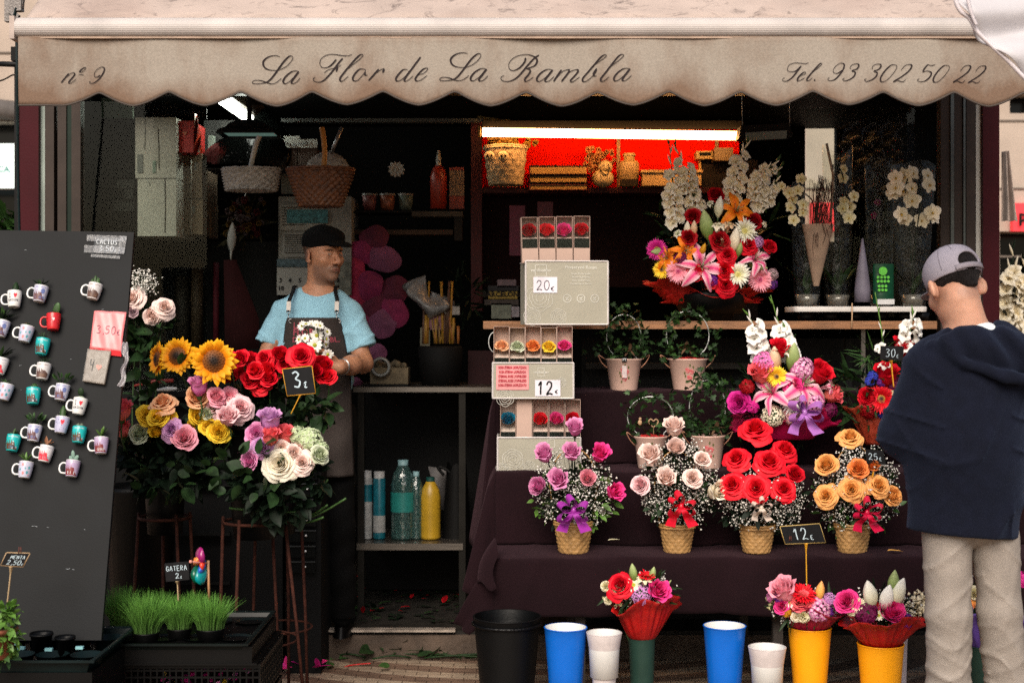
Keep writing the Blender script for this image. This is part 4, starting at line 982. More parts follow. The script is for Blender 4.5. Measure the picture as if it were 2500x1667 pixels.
g.ell(K(772,815),(.160,.112,.19),.03);g.ell(K(775,910,-.01),(.158,.130,.20),.06);g.cap(K(702,762),K(846,762),.060,.060,.05);g.cap(K(738,730),K(818,730),.044,.044,.06)
g.cap(K(690,768),K(654,842,-.02),.055,.059,.025);g.cap(K(856,768),K(889,852,-.03),.056,.063,.025)
g.half(K(649,838),(-.25,-.2,-1))if False else None
def cutsl(c0,dr,rad):
 sl,q=g._box(np.array(c0)-rad,np.array(c0)+rad,.0)
 dr=np.array(Vector(dr).normalized());d=-((q[0]-c0[0])*dr[0]+(q[1]-c0[1])*dr[1]+(q[2]-c0[2])*dr[2]);r3=np.sqrt(sum((q[i]-c0[i])**2 for i in range(3)))-rad*.98
 g._op(sl,np.maximum(d,r3),.004,'sub')
cutsl(K(652,838,-.02),(-.35,-.1,-.93),.115);cutsl(K(892,848,-.03),(.35,-.1,-.93),.115)
g.ell(K(779,706,-.045),(.066,.078,.030),.006,Matrix.Rotation(R(-22),3,'X'),'sub')
g.wrinkle(lambda x,y,z:-.009*ridge(15*z+20*(x+.86)*np.sign(x+.86)+1.5*np.sin(14*x))*np.clip((1.56-z)*5,0,1)-.007*ridge(24*x*np.sign(x+.86)-14*z+np.sin(20*z))*np.clip((np.abs(x+.86)-.10)*12,0,1)+.0015*np.sin(50*x+40*z))
g.mb(1).build('t_shirt',fabric('light blue cotton',(.27,.50,.62)),kp)
if 0:mb=MB();mb.tube([K(779+35*cos(a),714-9*0,0)+np.array((0,-.066*-sin(a)*-1-.012,-.012*0+.020*sin(a)))for a in np.linspace(0,2*PI,26)],.0055,6)
def apf(u,v):
 y=776+(1157-776)*v;l=np.interp(y,(776,870,930,1157),(705,695,700,722));r_=np.interp(y,(776,870,930,1157),(836,853,862,868))
 q=u*2-1;d=-.150-.012*sin(min(1,v*2)*PI/2)+.085*q*q*(1 if v<.4 else .8)+(.03*(v-.4)if v>.4 else 0)
 if v>.3:d+=.006*sin(u*17+v*3)*(v-.3)*1.6+.004*sin(v*24+u*5)
 return tuple(K(l+(r_-l)*u,y,d))
map_=fabric('charcoal grey apron twill',(.085,.068,.062),bs=700,bump=.35,var=.2)
mb=MB();mb.grid(apf,36,60);ap=mb.build('apron',map_,kp);ap.modifiers.new('s','SOLIDIFY').thickness=.003
def apo(u,v,off=.003):p=Vector(apf(u,v));return p+Vector((0,-off,0))
mb=MB()
for e_ in(.02,.98):mb.tube([apo(e_,k/24)for k in range(25)],.0012,4)
mb.tube([apo(k/12,.012)for k in range(13)],.0012,4);mb.tube([apo(.20,.21),apo(.80,.21)],.0012,4);mb.tube([apo(.20,.21),apo(.20,.33),apo(.25,.36),apo(.6,.36)],.0012,4)
mb.tube([apo(.30,.56),apo(.82,.56)],.0014,4);mb.tube([apo(.30,.56),apo(.31,.75),apo(.4,.79),apo(.80,.79)],.0014,4)
mb.build('stitching',fabric('brown stitching',(.14,.10,.08)),ap)
tx=MB()
for t_,y,h_ in(('LA',.055,.034),('FLOR',.100,.040),('DE LA RAMBLA',.142,.030)):
 tx.add(text_mb(t_,h_,lambda a,b_:apo(.17+a/.245,y+.01-b_/.69,.0045),bold=.0006,align='LEFT'))
tx.build('lettering',mat('dull pink print',(.38,.06,.09),.8),ap,smooth=False)
mstrap=mat('black strap',(.012,.012,.016),.6);mlea=mat('pale leather tab',(.60,.55,.50),.6);mmet=mat('steel ring',(.45,.43,.42),.3,metal=1)
for x,x2,x3 in((717,716,722),(830,831,824)):
 mb=MB();pts=catmull([K(x2,762,-.128),K(x2,735,-.108),K(x3,712,-.075),K(x3,698,-.035),K(x3,700,.02)],6)
 n=len(pts);mb.grid(lambda u,v:pts[round(v*(n-1))]+Vector(((u-.5)*.017,0,0))+Vector((0,-.003,0)),2,n-1);so_=mb.build('strap',mstrap,kp);so_.modifiers.new('s','SOLIDIFY').thickness=.002
 MB().box(K(x2,748,-.128),(.0185,.005,.040),Matrix.Rotation(R(-14),3,'X')).build('strap_tab',mlea,so_,smooth=False)
 mb=MB();q=Vector(K(x2,762,-.137));mb.tube([q+Vector((.008*cos(a),0,.008*sin(a)))for a in np.linspace(0,2*PI,13)],.0015,5,cap=False);mb.tube([q+Vector((0,0,-.008)),q+Vector((.001,-.01,-.03))],.002,5)
 q=Vector(K(x+2,784,-.158+.075));q.y=apf((x+2-705)/131,.02)[1]-.004;mb.tube([q+Vector((.0085*cos(a),0,.0085*sin(a)))for a in np.linspace(0,2*PI,13)],.0028,5,cap=False)
 mb.build('buckle',mmet,so_)
g=SDF(hd.p(0,0,0)-.2,hd.p(0,0,0)+.2,.004)
g.ell(hd.p(0,-.014,.052),(.083,.103,.080),.01,hd.M);g.ell(hd.p(0,.03,.080),(.072,.080,.040),.03,hd.M)
g.half(hd.p(0,.02,.030),hd.F*.10-hd.U);g.ell(hd.p(0,.112,.052),(.060,.062,.009),.012,hd.M@np.array(Matrix.Rotation(R(-14),3,'X')))
g.ell(hd.p(0,-.02,.02),(.078,.095,.045),.004,hd.M,'sub')
g.wrinkle(lambda x,y,z:.0012*np.sin(70*x+40*z))
g.mb(1).build('cap',fabric('black cap cloth',(.010,.010,.012)),kp)
g=SDF(K(680,0,-.22)*(1,1,0)+(0,0,.12),(K(905,0,.2)*(1,1,0))+(0,0,1.12),.008)
g.ell(K(780,1010),(.165,.115,.13),.03)
for h_,k_,a_ in((745,742,748),(822,832,838)):
 g.cap(K(h_,1040),K(k_,1260,-.02),.088,.062,.04);g.cap(K(k_,1260,-.02),K(a_,1500,.02),.062,.056,.03)
g.wrinkle(lambda x,y,z:.004*np.sin(28*z+15*x)+.003*np.sin(60*z-30*x))
g.mb(1).build('trousers',fabric('black trousers',(.008,.008,.009)),kp)
for x in(746,842):
 mb=MB();q=Vector(K(x,1522,-.05));mb.grid(lambda u,v:q+Vector((.045*cos(2*PI*u)*(1-.3*v),(.13*sin(2*PI*u))*(1-.25*v),-.03+.065*v-.02*v*(sin(2*PI*u)<0))),20,5,closeu=True);mb.lathe([(.045,.0),(.0,.02)],q+Vector((0,.05,.03)),12);mb.build('shoe',mat('black leather',(.01,.01,.01),.4),kp)
mb=MB();q=Vector(wR)*.86+Vector(eR)*.14;ax=(Vector(wR)-Vector(eR)).normalized();e1=ax.orthogonal().normalized();e2=ax.cross(e1)
for o_ in(0,.006):mb.tube([q+ax*o_+(e1*cos(a)+e2*sin(a))*.0335 for a in np.linspace(0,2*PI,22)],.0022,5,cap=False)
mb.build('bracelet',mmet,kp)
CP=4.25
def Kc(px,py,dy=0.0):return np.array(P(px,py,CP))+np.array((0,dy,0))
cu=thing('person','customer seen from behind in a grey backwards-fastened cap, navy hooded jacket and beige trousers','person',(X_(2368,CP),CP,0))
hc=Head(Kc(2335,703,.02),(-.24,.86,-.42),roll=R(-4),sc=.91)
g=SDF(Kc(2225,0,-.16)*(1,1,0)+(0,0,1.30),(Kc(2480,0,.22)*(1,1,0))+(0,0,1.73),.0038)
g.rs=.91;sculpt_head(g,hc,Kc(2363,800,-.01),.055);g.rs=1.0;g.cap(Kc(2345,838),Kc(2425,838),.040,.040,.05)
g.ell(Kc(2367,870,.02),(.10,.07,.08),.04);g.rs=.91
for q in(-1,1):g.ell(hc.p(q*.094,-.014,-.004),(.0115,.020,.031),.008,hc.M@np.array(Matrix.Rotation(q*R(28),3,'Z')));g.ell(hc.p(q*.101,.004,-.003),(.006,.012,.021),.004,hc.M,'sub')
mbk=g.mb(1);V_=np.array(mbk.v);L_=hc.loc(V_);s_,f_,u_=L_[:,0],L_[:,1],L_[:,2]
c=np.tile(np.array([.56,.30,.205,1.0]),(len(V_),1))
for q in(-1,1):blend(c,blob((q*.08,0,-.005),(.018,.03,.04))*.6,(.62,.24,.16))
blend(c,blob((-.06,.03,-.06),(.03,.05,.05))*.5,(.46,.21,.13))
blend(c,blob((.0,-.085,-.045),(.062,.05,.042))*.55,(.22,.13,.10))
blend(c,blob((-.068,-.02,-.03),(.02,.03,.03))*.5,(.20,.12,.09))
mbk.c=c;mbk.build('body',skin_mat('fair skin'),cu)
g=SDF(hc.p(0,0,0)-.17,hc.p(0,0,0)+.17,.0035)
g.rs=.91;g.ell(hc.p(0,-.016,.044),(.0795,.0985,.086),.01,hc.M);g.ell(hc.p(.008,-.080,-.016),(.026,.016,.032),.015,hc.M);g.half(hc.p(0,.02,.0),hc.F+hc.U*.2)
g.half(hc.p(0,-.05,-.004),-hc.U+hc.F*.35,.02)if False else None
g.ell(hc.p(-.078,.012,-.035),(.04,.05,.045),.006,hc.M,'sub');g.ell(hc.p(.078,.012,-.035),(.04,.05,.045),.006,hc.M,'sub');g.ell(hc.p(0,-.05,-.078),(.09,.09,.046),.01,hc.M,'sub');[g.ell(hc.p(q*.060,-.060,-.040),(.034,.06,.034),.008,hc.M,'sub')for q in(-1,1)]
g.wrinkle(lambda x,y,z:.0004*np.sin(420*x+60*z))
g.mb(0).build('hair',mat('black hair',(.03,.022,.022),.6,var=.8,vs=90,stretch=(3,3,.4),bump=.8,bs=200),cu)
g=SDF(hc.p(0,0,0)-.20,hc.p(0,0,0)+.20,.0028)
g.rs=.91;g.ell(hc.p(0,-.014,.050),(.0895,.107,.090),.01,hc.M);g.half(hc.p(0,0,.020),-hc.U+hc.F*.06)
g.ell(hc.p(0,-.014,.044),(.0815,.0995,.0855),.002,hc.M,'sub')
g.ell(hc.p(.006,-.115,.046),(.040,.045,.031),.003,hc.M,'sub');g.ell(hc.p(0,.100,.024),(.06,.058,.010),.01,hc.M)
g.half(hc.p(0,0,.0185),-hc.U+hc.F*.06)
g.mb(1).build('cap',fabric('grey lilac cap cotton',(.34,.315,.37),bs=400),cu)
mb=MB();pt=[]
for k in range(17):
 a=-PI/2+(k/16-.5)*1.25;pt.append(hc.p(.0905*math.cos(a)*1.0+.004,-.014+.1085*math.sin(a),.026))
pt=[Vector(q)for q in pt];Un=Vector(hc.U)
mb.grid(lambda u,v:pt[round(u*16)]+Un*(v-.5)*.016,16,2);so_=mb.build('cap_strap',fabric('grey cap strap',(.30,.27,.31)),cu);so_.modifiers.new('s','SOLIDIFY').thickness=.003
MB().ell(hc.p(0,-.014,.1415),(.007,.007,.004),8).build('cap_button',fabric('grey cap strap',(.30,.27,.31)),cu)
mb=MB()
for a0 in(0.5,1.55,2.6,-.5,-1.1,-2.05,-2.6):
 mb.tube([hc.p(.0903*math.cos(a0)*math.sin(t),-.014+.1078*math.sin(a0)*math.sin(t),.050+.0908*math.cos(t))for t in np.linspace(.05,PI*.55 if not-2.2<a0<-.9 else PI*.33,12)],.0008,4)
mb.build('cap_seam',fabric('grey seam',(.22,.20,.24)),cu)
g=SDF(Kc(2290,0,-.14)*(1,1,0)+(0,0,1.38),(Kc(2500,0,.16)*(1,1,0))+(0,0,1.52),.004)
g.ell(Kc(2388,812,-.015),(.078,.064,.036),.01,Matrix.Rotation(R(10),3,'Y'));g.wrinkle(lambda x,y,z:0*x)
g.mb(1).build('t_shirt',fabric('white t-shirt cotton',(.70,.74,.76)),cu)
g=SDF(Kc(2120,0,-.24)*(1,1,0)+(0,0,.79),(Kc(2640,0,.45)*(1,1,0))+(0,0,1.52),.0062)
g.cap(Kc(2290,884),Kc(2462,884),.070,.070,.05);g.cap(Kc(2366,955),Kc(2354,1080),.165,.160,.06,sy=.66);g.cap(Kc(2354,1080),Kc(2347,1400),.160,.166,.08,sy=.68)
g.cap(Kc(2275,888),Kc(2203,1062,.03),.064,.058,.05);g.cap(Kc(2203,1062,.03),Kc(2262,1100,.32),.060,.050,.03)
g.cap(Kc(2478,888),Kc(2530,1062,.06),.066,.058,.05);g.cap(Kc(2530,1062,.06),Kc(2470,1100,.34),.060,.050,.03)
g.wrinkle(lambda x,y,z:.003*np.sin(14*z+11*x)-.012*ridge(9*z-12*(x-1.36)*np.sign(x-1.36)+1.2*np.sin(12*x)+.5,6)*np.clip((1.28-z)*5,0,1)-.010*ridge(16*z+10*x+1.6*np.sin(11*z),7)*(np.abs(x-1.36)>.10)-.003*ridge(30*x-12*z+2*np.sin(9*z),6))
hoodrot=Matrix.Rotation(R(11),3,'Y')
g.ell(Kc(2412,858,-.070),(.172,.055,.072),.010,hoodrot);g.cap(Kc(2312,822,-.01),Kc(2440,812,-.02),.028,.030,.02);g.cap(Kc(2440,812,-.02),Kc(2500,856,.0),.030,.04,.03)
g.cap(Kc(2262,842,-.050),Kc(2330,882,-.104),.015,.017,.006);g.cap(Kc(2330,882,-.104),Kc(2420,918,-.126),.017,.018,.006);g.cap(Kc(2420,918,-.126),Kc(2530,924,-.112),.018,.018,.006)
def hf(x,y,z):
 m=np.exp(-(((x-1.43)/.16)**2+((z-1.40)/.07)**2))*(y<CP)
 return m*(.010*np.sin(52*x+42*z)+.006*np.sin(95*x+60*z+1))
g.wrinkle(hf)
g.ell(Kc(2366,780,-.0),(.070,.066,.032),.012,Matrix.Rotation(R(6),3,'Y'),'sub')
p0,p1=Kc(2205,1290),Kc(2485,1312);nn=np.array((p1[2]-p0[2],0,-(p1[0]-p0[0])));g.half(p0,nn,.006)
mj=fabric('navy fleece',(.011,.0145,.036),bs=300,bump=.4,var=.2,vs=25)
mj.node_tree.nodes['Principled BSDF'].inputs['Sheen Weight'].default_value=.10;mj.node_tree.nodes['Principled BSDF'].inputs['Sheen Tint'].default_value=(.35,.5,.9,1)
g.mb(1).build('jacket',mj,cu)
g=SDF(Kc(2215,0,-.2)*(1,1,0)+(0,0,.04),(Kc(2640,0,.24)*(1,1,0))+(0,0,.93),.0075)
g.ell(Kc(2364,1255,.01),(.140,.11,.10),.03)
g.cap(Kc(2312,1305),Kc(2320,1500,.02),.074,.063,.004);g.cap(Kc(2322,1500,.02),Kc(2330,1700,.06),.066,.064,.02);g.cap(Kc(2328,1700,.06),Kc(2325,1925,.06),.064,.06,.02)
g.cap(Kc(2430,1305,.01),Kc(2450,1490,.03),.072,.061,.004);g.cap(Kc(2446,1490,.03),Kc(2484,1700,.08),.064,.062,.02);g.cap(Kc(2492,1700,.08),Kc(2500,1925,.10),.062,.06,.02)
def pw(x,y,z):
 k=np.clip((.62-z)/.12,0,1)
 sg=np.where(x<1.40,-1,1)
 return-.0065*ridge(34*z+14*x*sg+1.6*np.sin(25*x),4)*k-.004*ridge(52*z-22*x*sg+np.sin(19*z),5)*k-.006*ridge(11*z+17*x*sg+1.2*np.sin(9*z),8)*(1-k*.7)-.003*ridge(26*x-6*z,6)
g.wrinkle(pw)
g.mb(1).build('trousers',fabric('beige grey corduroy',(.34,.30,.265),bs=450,bump=.3,vs=18),cu)
for x,y in((2322,.04),(2505,.08)):
 mb=MB();q=Vector(Kc(x,1985,y+.05));q.z=0;mb.grid(lambda u,v:q+Vector((.05*cos(2*PI*u)*(1-.35*v*v),.14*sin(2*PI*u)*(1-.25*v),.005+.075*v)),22,6,closeu=True);mb.build('shoe',mat('grey trainers',(.12,.12,.13),.6),cu)
BT,BB=4.79,4.40
b_tr,b_tl=P(327,567,BT),P(-140,560,BT);b_br,b_bl=P(247,1562,BB),P(-260,1562,BB)
def board_pt(px,py,off=0.0):
 """point on the leaning board seen at this place of the photograph"""
 n=(b_br-b_tr).cross(b_tl-b_tr).normalized()
 if n.y>0:n=-n
 o=Vector((0,0,CAMH));d=P(px,py,1.0)-o;t=(b_tr-o).dot(n)/d.dot(n)
 return o+d*t+n*off
bn=(b_br-b_tr).cross(b_tl-b_tr).normalized()
if bn.y>0:bn=-bn
bright=(b_tr-b_tl).normalized();bup=bn.cross(bright)*-1
if bup.z<0:bup=-bup
brd=thing('display_board','large dark slate board leaning back at the left, hung with little mug magnets','board',(b_bl+b_br)/2)
mb=MB()
th=.018
vs_=[b_tr,b_tl,b_bl,b_br]+[q-bn*th for q in(b_tr,b_tl,b_bl,b_br)]
for q in vs_:mb.vert(q)
for f in((0,1,2,3),(7,6,5,4),(0,4,5,1),(1,5,6,2),(2,6,7,3),(3,7,4,0)):mb.face(f)
mslate=mat('scuffed slate grey board',(.012,.0145,.018),.6,var=.25,vs=6,bump=.06,bs=200,col2=(.020,.024,.029),c2lo=.45,c2hi=.75,spec=.3)
mb.build('panel',mslate,brd,smooth=False)
mb=MB();r=random.Random(5)
for x,y in((60,611),(248,756),(47,893),(51,952),(78,1284),(86,1284),(205,1292),(115,1287),(172,876),(168,1388),(162,1388),(176,1389)):
 a=board_pt(x,y,.0008);mb.tube([a,a+bright*r.uniform(.003,.009)+bup*r.uniform(-.002,.002)],.0007,4)
mb.build('scratches',mat('chalky scratch',(.35,.38,.4),.8),brd)
for s_ in(0.0,):MB().tube([board_pt(20,700,-.04),Vector((board_pt(20,700).x,5.35,.02))],.015,6).build('rear_prop',mblk,brd)
mwhite=mat('white glazed ceramic',(.70,.70,.69),.22,var=.05,spec=.6)
mug_mats={}
def mug_m(k):
 if k in mug_mats:return mug_mats[k]
 pal={'heart':[(.72,.71,.69)],'city':[(.50,.50,.62),(.20,.09,.09),(.14,.18,.40)],'brown':[(.62,.60,.60),(.17,.09,.07),(.28,.16,.1)],'flower':[(.50,.50,.62),(.08,.34,.40),(.62,.22,.22)],'teal':[(.01,.42,.42),(.14,.06,.02),(.02,.16,.30)],'red':[(.55,.015,.02),(.10,.005,.005),(.55,.02,.03)],'blue':[(.45,.44,.60),(.06,.07,.25),(.60,.58,.66)],'maroon':[(.42,.32,.48),(.25,.035,.035),(.30,.10,.12)],'redwhite':[(.66,.64,.66),(.50,.02,.03),(.30,.30,.36)]}[k]
 mug_mats[k]=[mat('mug glaze '+k+str(i),c,.25,var=.12,vs=90,spec=.6)for i,c in enumerate(pal)]
 return mug_mats[k]
def mug_prof(z):
 return .44*(.74+.26*min(1,z*1.35)**.6)-.02*max(0,z-.9)
def plant(mb,kind,c,s,r):
 """mats: 0 dark, 1 mid, 2 fresh, 3 special"""
 U=bup*.9+bn*.2
 def lf(k,d,L,m,w=1.0):
  M_=Matrix.Translation(c+d*s*.05)@d.normalized().to_track_quat('Y','Z').to_matrix().to_4x4()@Matrix.Rotation(r.uniform(-.6,.6),4,'Y')@Matrix.Diagonal((L*w,L,L,1));mb.add(LEAF[k],M_,mm=[m])
 def rd(sp):return(U+bright*r.uniform(-sp,sp)+bn*r.uniform(-.3,sp*.5)).normalized()
 def col(o,h,rr,m,ribs=7):
  def fn(u,v):
   a=2*PI*u;q=rr*(1+.10*cos(ribs*a))*(sin(PI*min(1,(.28+.72*v)*.97)))**.55
   return o+bright*q*cos(a)+bn*q*sin(a)+bup*h*v
  mb.grid(fn,20,9,m,closeu=True)
  for k in range(26):
   a=r.uniform(0,6.3);v=r.uniform(.1,.95);p=Vector(fn(a/6.283,v));d=(bright*cos(a)+bn*sin(a)+bup*.2);mb.tube([p,p+d*s*.05],[s*.008,0],3,3)
 if kind=='cone':
  col(c-bup*s*.1,s*.85,s*.22,0,9)
 elif kind=='rosette':
  for k in range(22):lf('long',rd(1.0),s*r.uniform(.4,.75),0 if k%3 else 1,1.4)
 elif kind=='columns':
  for x,h in((-.2,.5),(.0,.75),(.2,.6),(.1,.45)):col(c+bright*s*x-bup*s*.08,s*h,s*.14,1,6)
 elif kind=='bushy':
  for k in range(34):lf('ovate',rd(1.3),s*r.uniform(.5,1.15),r.choice((0,0,1)),.5)
 elif kind=='pinktop':
  col(c-bup*s*.1,s*.40,s*.27,0,8)
  for k in range(8):lf('ovate',rd(1.4),s*.28,3,1)
 elif kind=='opuntia':
  mb.ell(c+bup*s*.42+bright*s*.12,(s*.26,s*.09,s*.52),12,1,Matrix.Rotation(R(16),3,'Y'))
  for k in range(20):lf('blade',rd(.8),s*.3,0,1)
  for k in range(30):
   q=c+bup*s*r.uniform(.05,.85)+bright*s*r.uniform(-.1,.3)+bn*s*.09;mb.tube([q,q+bn*s*.05+bup*s*.03],[s*.01,0],3,3)
 elif kind=='spiky':
  for k in range(22):lf('blade',rd(.8),s*r.uniform(.35,.65),r.choice((0,1,1)),1.3)
 elif kind=='ball':
  col(c-bup*s*.06,s*.46,s*.25,1,11)
 elif kind=='roundpad':
  mb.ell(c+bup*s*.55,(s*.22,s*.08,s*.30),12,0);mb.ell(c+bup*s*.1,(s*.3,s*.16,s*.13),12,3)
 elif kind=='column1':
  col(c-bup*s*.05,s*.92,s*.21,1,7)
 elif kind=='greyhump':
  for x in(-.12,.12):col(c+bright*s*x-bup*s*.05,s*.36,s*.16,3,7)
 elif kind=='leafy':
  for k in range(18):
   d=rd(1.25);st_=c+d*s*.75;mb.tube([c,st_],s*.018,4,0);M_=None;c0=c;
   M2=Matrix.Translation(st_-d*s*.2)@(d+bup*.4).normalized().to_track_quat('Y','Z').to_matrix().to_4x4()@Matrix.Rotation(r.uniform(-1,1),4,'Y')@Matrix.Scale(s*r.uniform(.35,.55),4);mb.add(LEAF['ovate'],M2,mm=[r.choice((0,0,1))])
 elif kind=='sprig':
  for k in range(8):lf('ovate',rd(1.1),s*r.uniform(.35,.6),1,.9)
 elif kind=='brownleaf':
  for k,a in enumerate((-1.2,-.1,1.2,.5)):lf('ovate',(bup+bright*a*.9).normalized(),s*(.75 if k==1 else .6),3,.7)
  for k in range(7):lf('blade',rd(1.2),s*.4,0)
 elif kind=='upright':
  for k in range(11):lf('ovate',rd(.45 if k<7 else 1.1),s*r.uniform(.5,.85),2 if k%3 else 1,.55)
 elif kind=='yellowrosette':
  for k in range(16):lf('ovate',rd(.75),s*r.uniform(.45,.8),2 if k%2 else 1,.5)
 elif kind=='bluepads':
  for x,a,h in((0,-.1,.6),(.28,.9,.42),(-.2,-.8,.35)):mb.ell(c+(bup+bright*a).normalized()*s*h*.75,(s*.15,s*.07,s*h*.6),10,3,Matrix.Rotation(a*.6,3,'Y'))
PLM={'pinktop':mat('pale pink cactus bloom',(.55,.22,.14),.7),'greyhump':mat('grey green cactus',(.16,.19,.13),.7),'brownleaf':mat('rusty brown leaf',(.25,.09,.03),.6),'bluepads':mat('blue green succulent',(.20,.32,.26),.6),'roundpad':mat('pale green pad',(.30,.36,.25),.7)}
mspine=mat('pale cactus spines',(.5,.48,.38),.8)
mug_t=MB();H_=1.0
mug_t.grid(lambda u,v:(mug_prof(v)*cos(2*PI*u),mug_prof(v)*sin(2*PI*u),v-.5),32,12,0,closeu=True)
mug_t.lathe([(.001,-.50),(.30,-.505),(.335,-.49),(.33,-.47)],seg=32,m=1);mug_t.lathe([(.435,.47),(.452,.50),(.44,.52),(.41,.50),(.40,.30),(.001,.30)],seg=32,m=1)
han_t=MB();han_t.tube(catmull([(-.38,0,.30),(-.60,0,.33),(-.76,0,.18),(-.77,0,-.12),(-.62,0,-.30),(-.34,0,-.30)],7),.058,8)
mug_me={}
MUG=[(40,736,'heart','cone','white I heart BARCELONA mug magnet with a cone cactus, upper left of the board',-4),(103,723,'city','rosette','mug magnet with round city print and dark spiky rosette, second in the top row',5),(234,717,'brown','columns','brown city mug magnet with green finger cactus, alone at the top right',8),(9,807,'city','bushy','blue city print mug magnet with bushy plant, cut by the left picture edge',8),(68,820,'flower','pinktop','flower print mug magnet with a pink-topped round cactus',8),(135,791,'red','opuntia','red spotted mug magnet with a tall flat prickly pear',-3),(108,851,'teal','spiky','teal city mug magnet with a tuft of thin green spikes, below the red mug',4),(6,898,'redwhite','bushy','white and red mug magnet with a dark bush, cut by the left edge halfway down',8),(110,911,'brown','spiky','brown city print mug magnet with short dry spikes, below the topmost teal mug',4),(18,961,'flower','sprig','flower print mug magnet with a small green sprig at the left edge',9),(86,971,'teal','ball','teal city mug magnet with a small ball cactus',-3),(155,962,'city','leafy','blue city print mug magnet with wide olive succulent, mid board',6),(198,996,'heart','roundpad','white mug magnet reading I heart BARCELONA with a round cactus pad, nearest the orange rose',6),(155,1041,'blue','column1','blue patterned mug magnet with a red heart and a stout column cactus',5),(197,1065,'teal','greyhump','teal city mug magnet with a low grey cactus, lowest teal one on the right',2),(88,1061,'city','leafy','blue city print mug magnet with large olive succulent, lower left',3),(37,1085,'teal','sprig','teal city mug magnet with small green leaves, lowest teal one at the left',4),(116,1111,'redwhite','brownleaf','grey and white mug magnet with a red patch and rusty brown leaves',8),(251,1091,'maroon','upright','purple and maroon city mug magnet with upright green leaves by the board edge',-3),(67,1150,'flower','yellowrosette','flower print mug magnet with a yellow green rosette, lowest on the left',3),(181,1147,'maroon','bluepads','purple and maroon city mug magnet with blue green pads, lowest on the right',3)]
r=random.Random(3)
heart_pts=[(0,-.45),(-.42,-.02),(-.45,.22),(-.25,.38),(0,.20),(.25,.38),(.45,.22),(.42,-.02)]
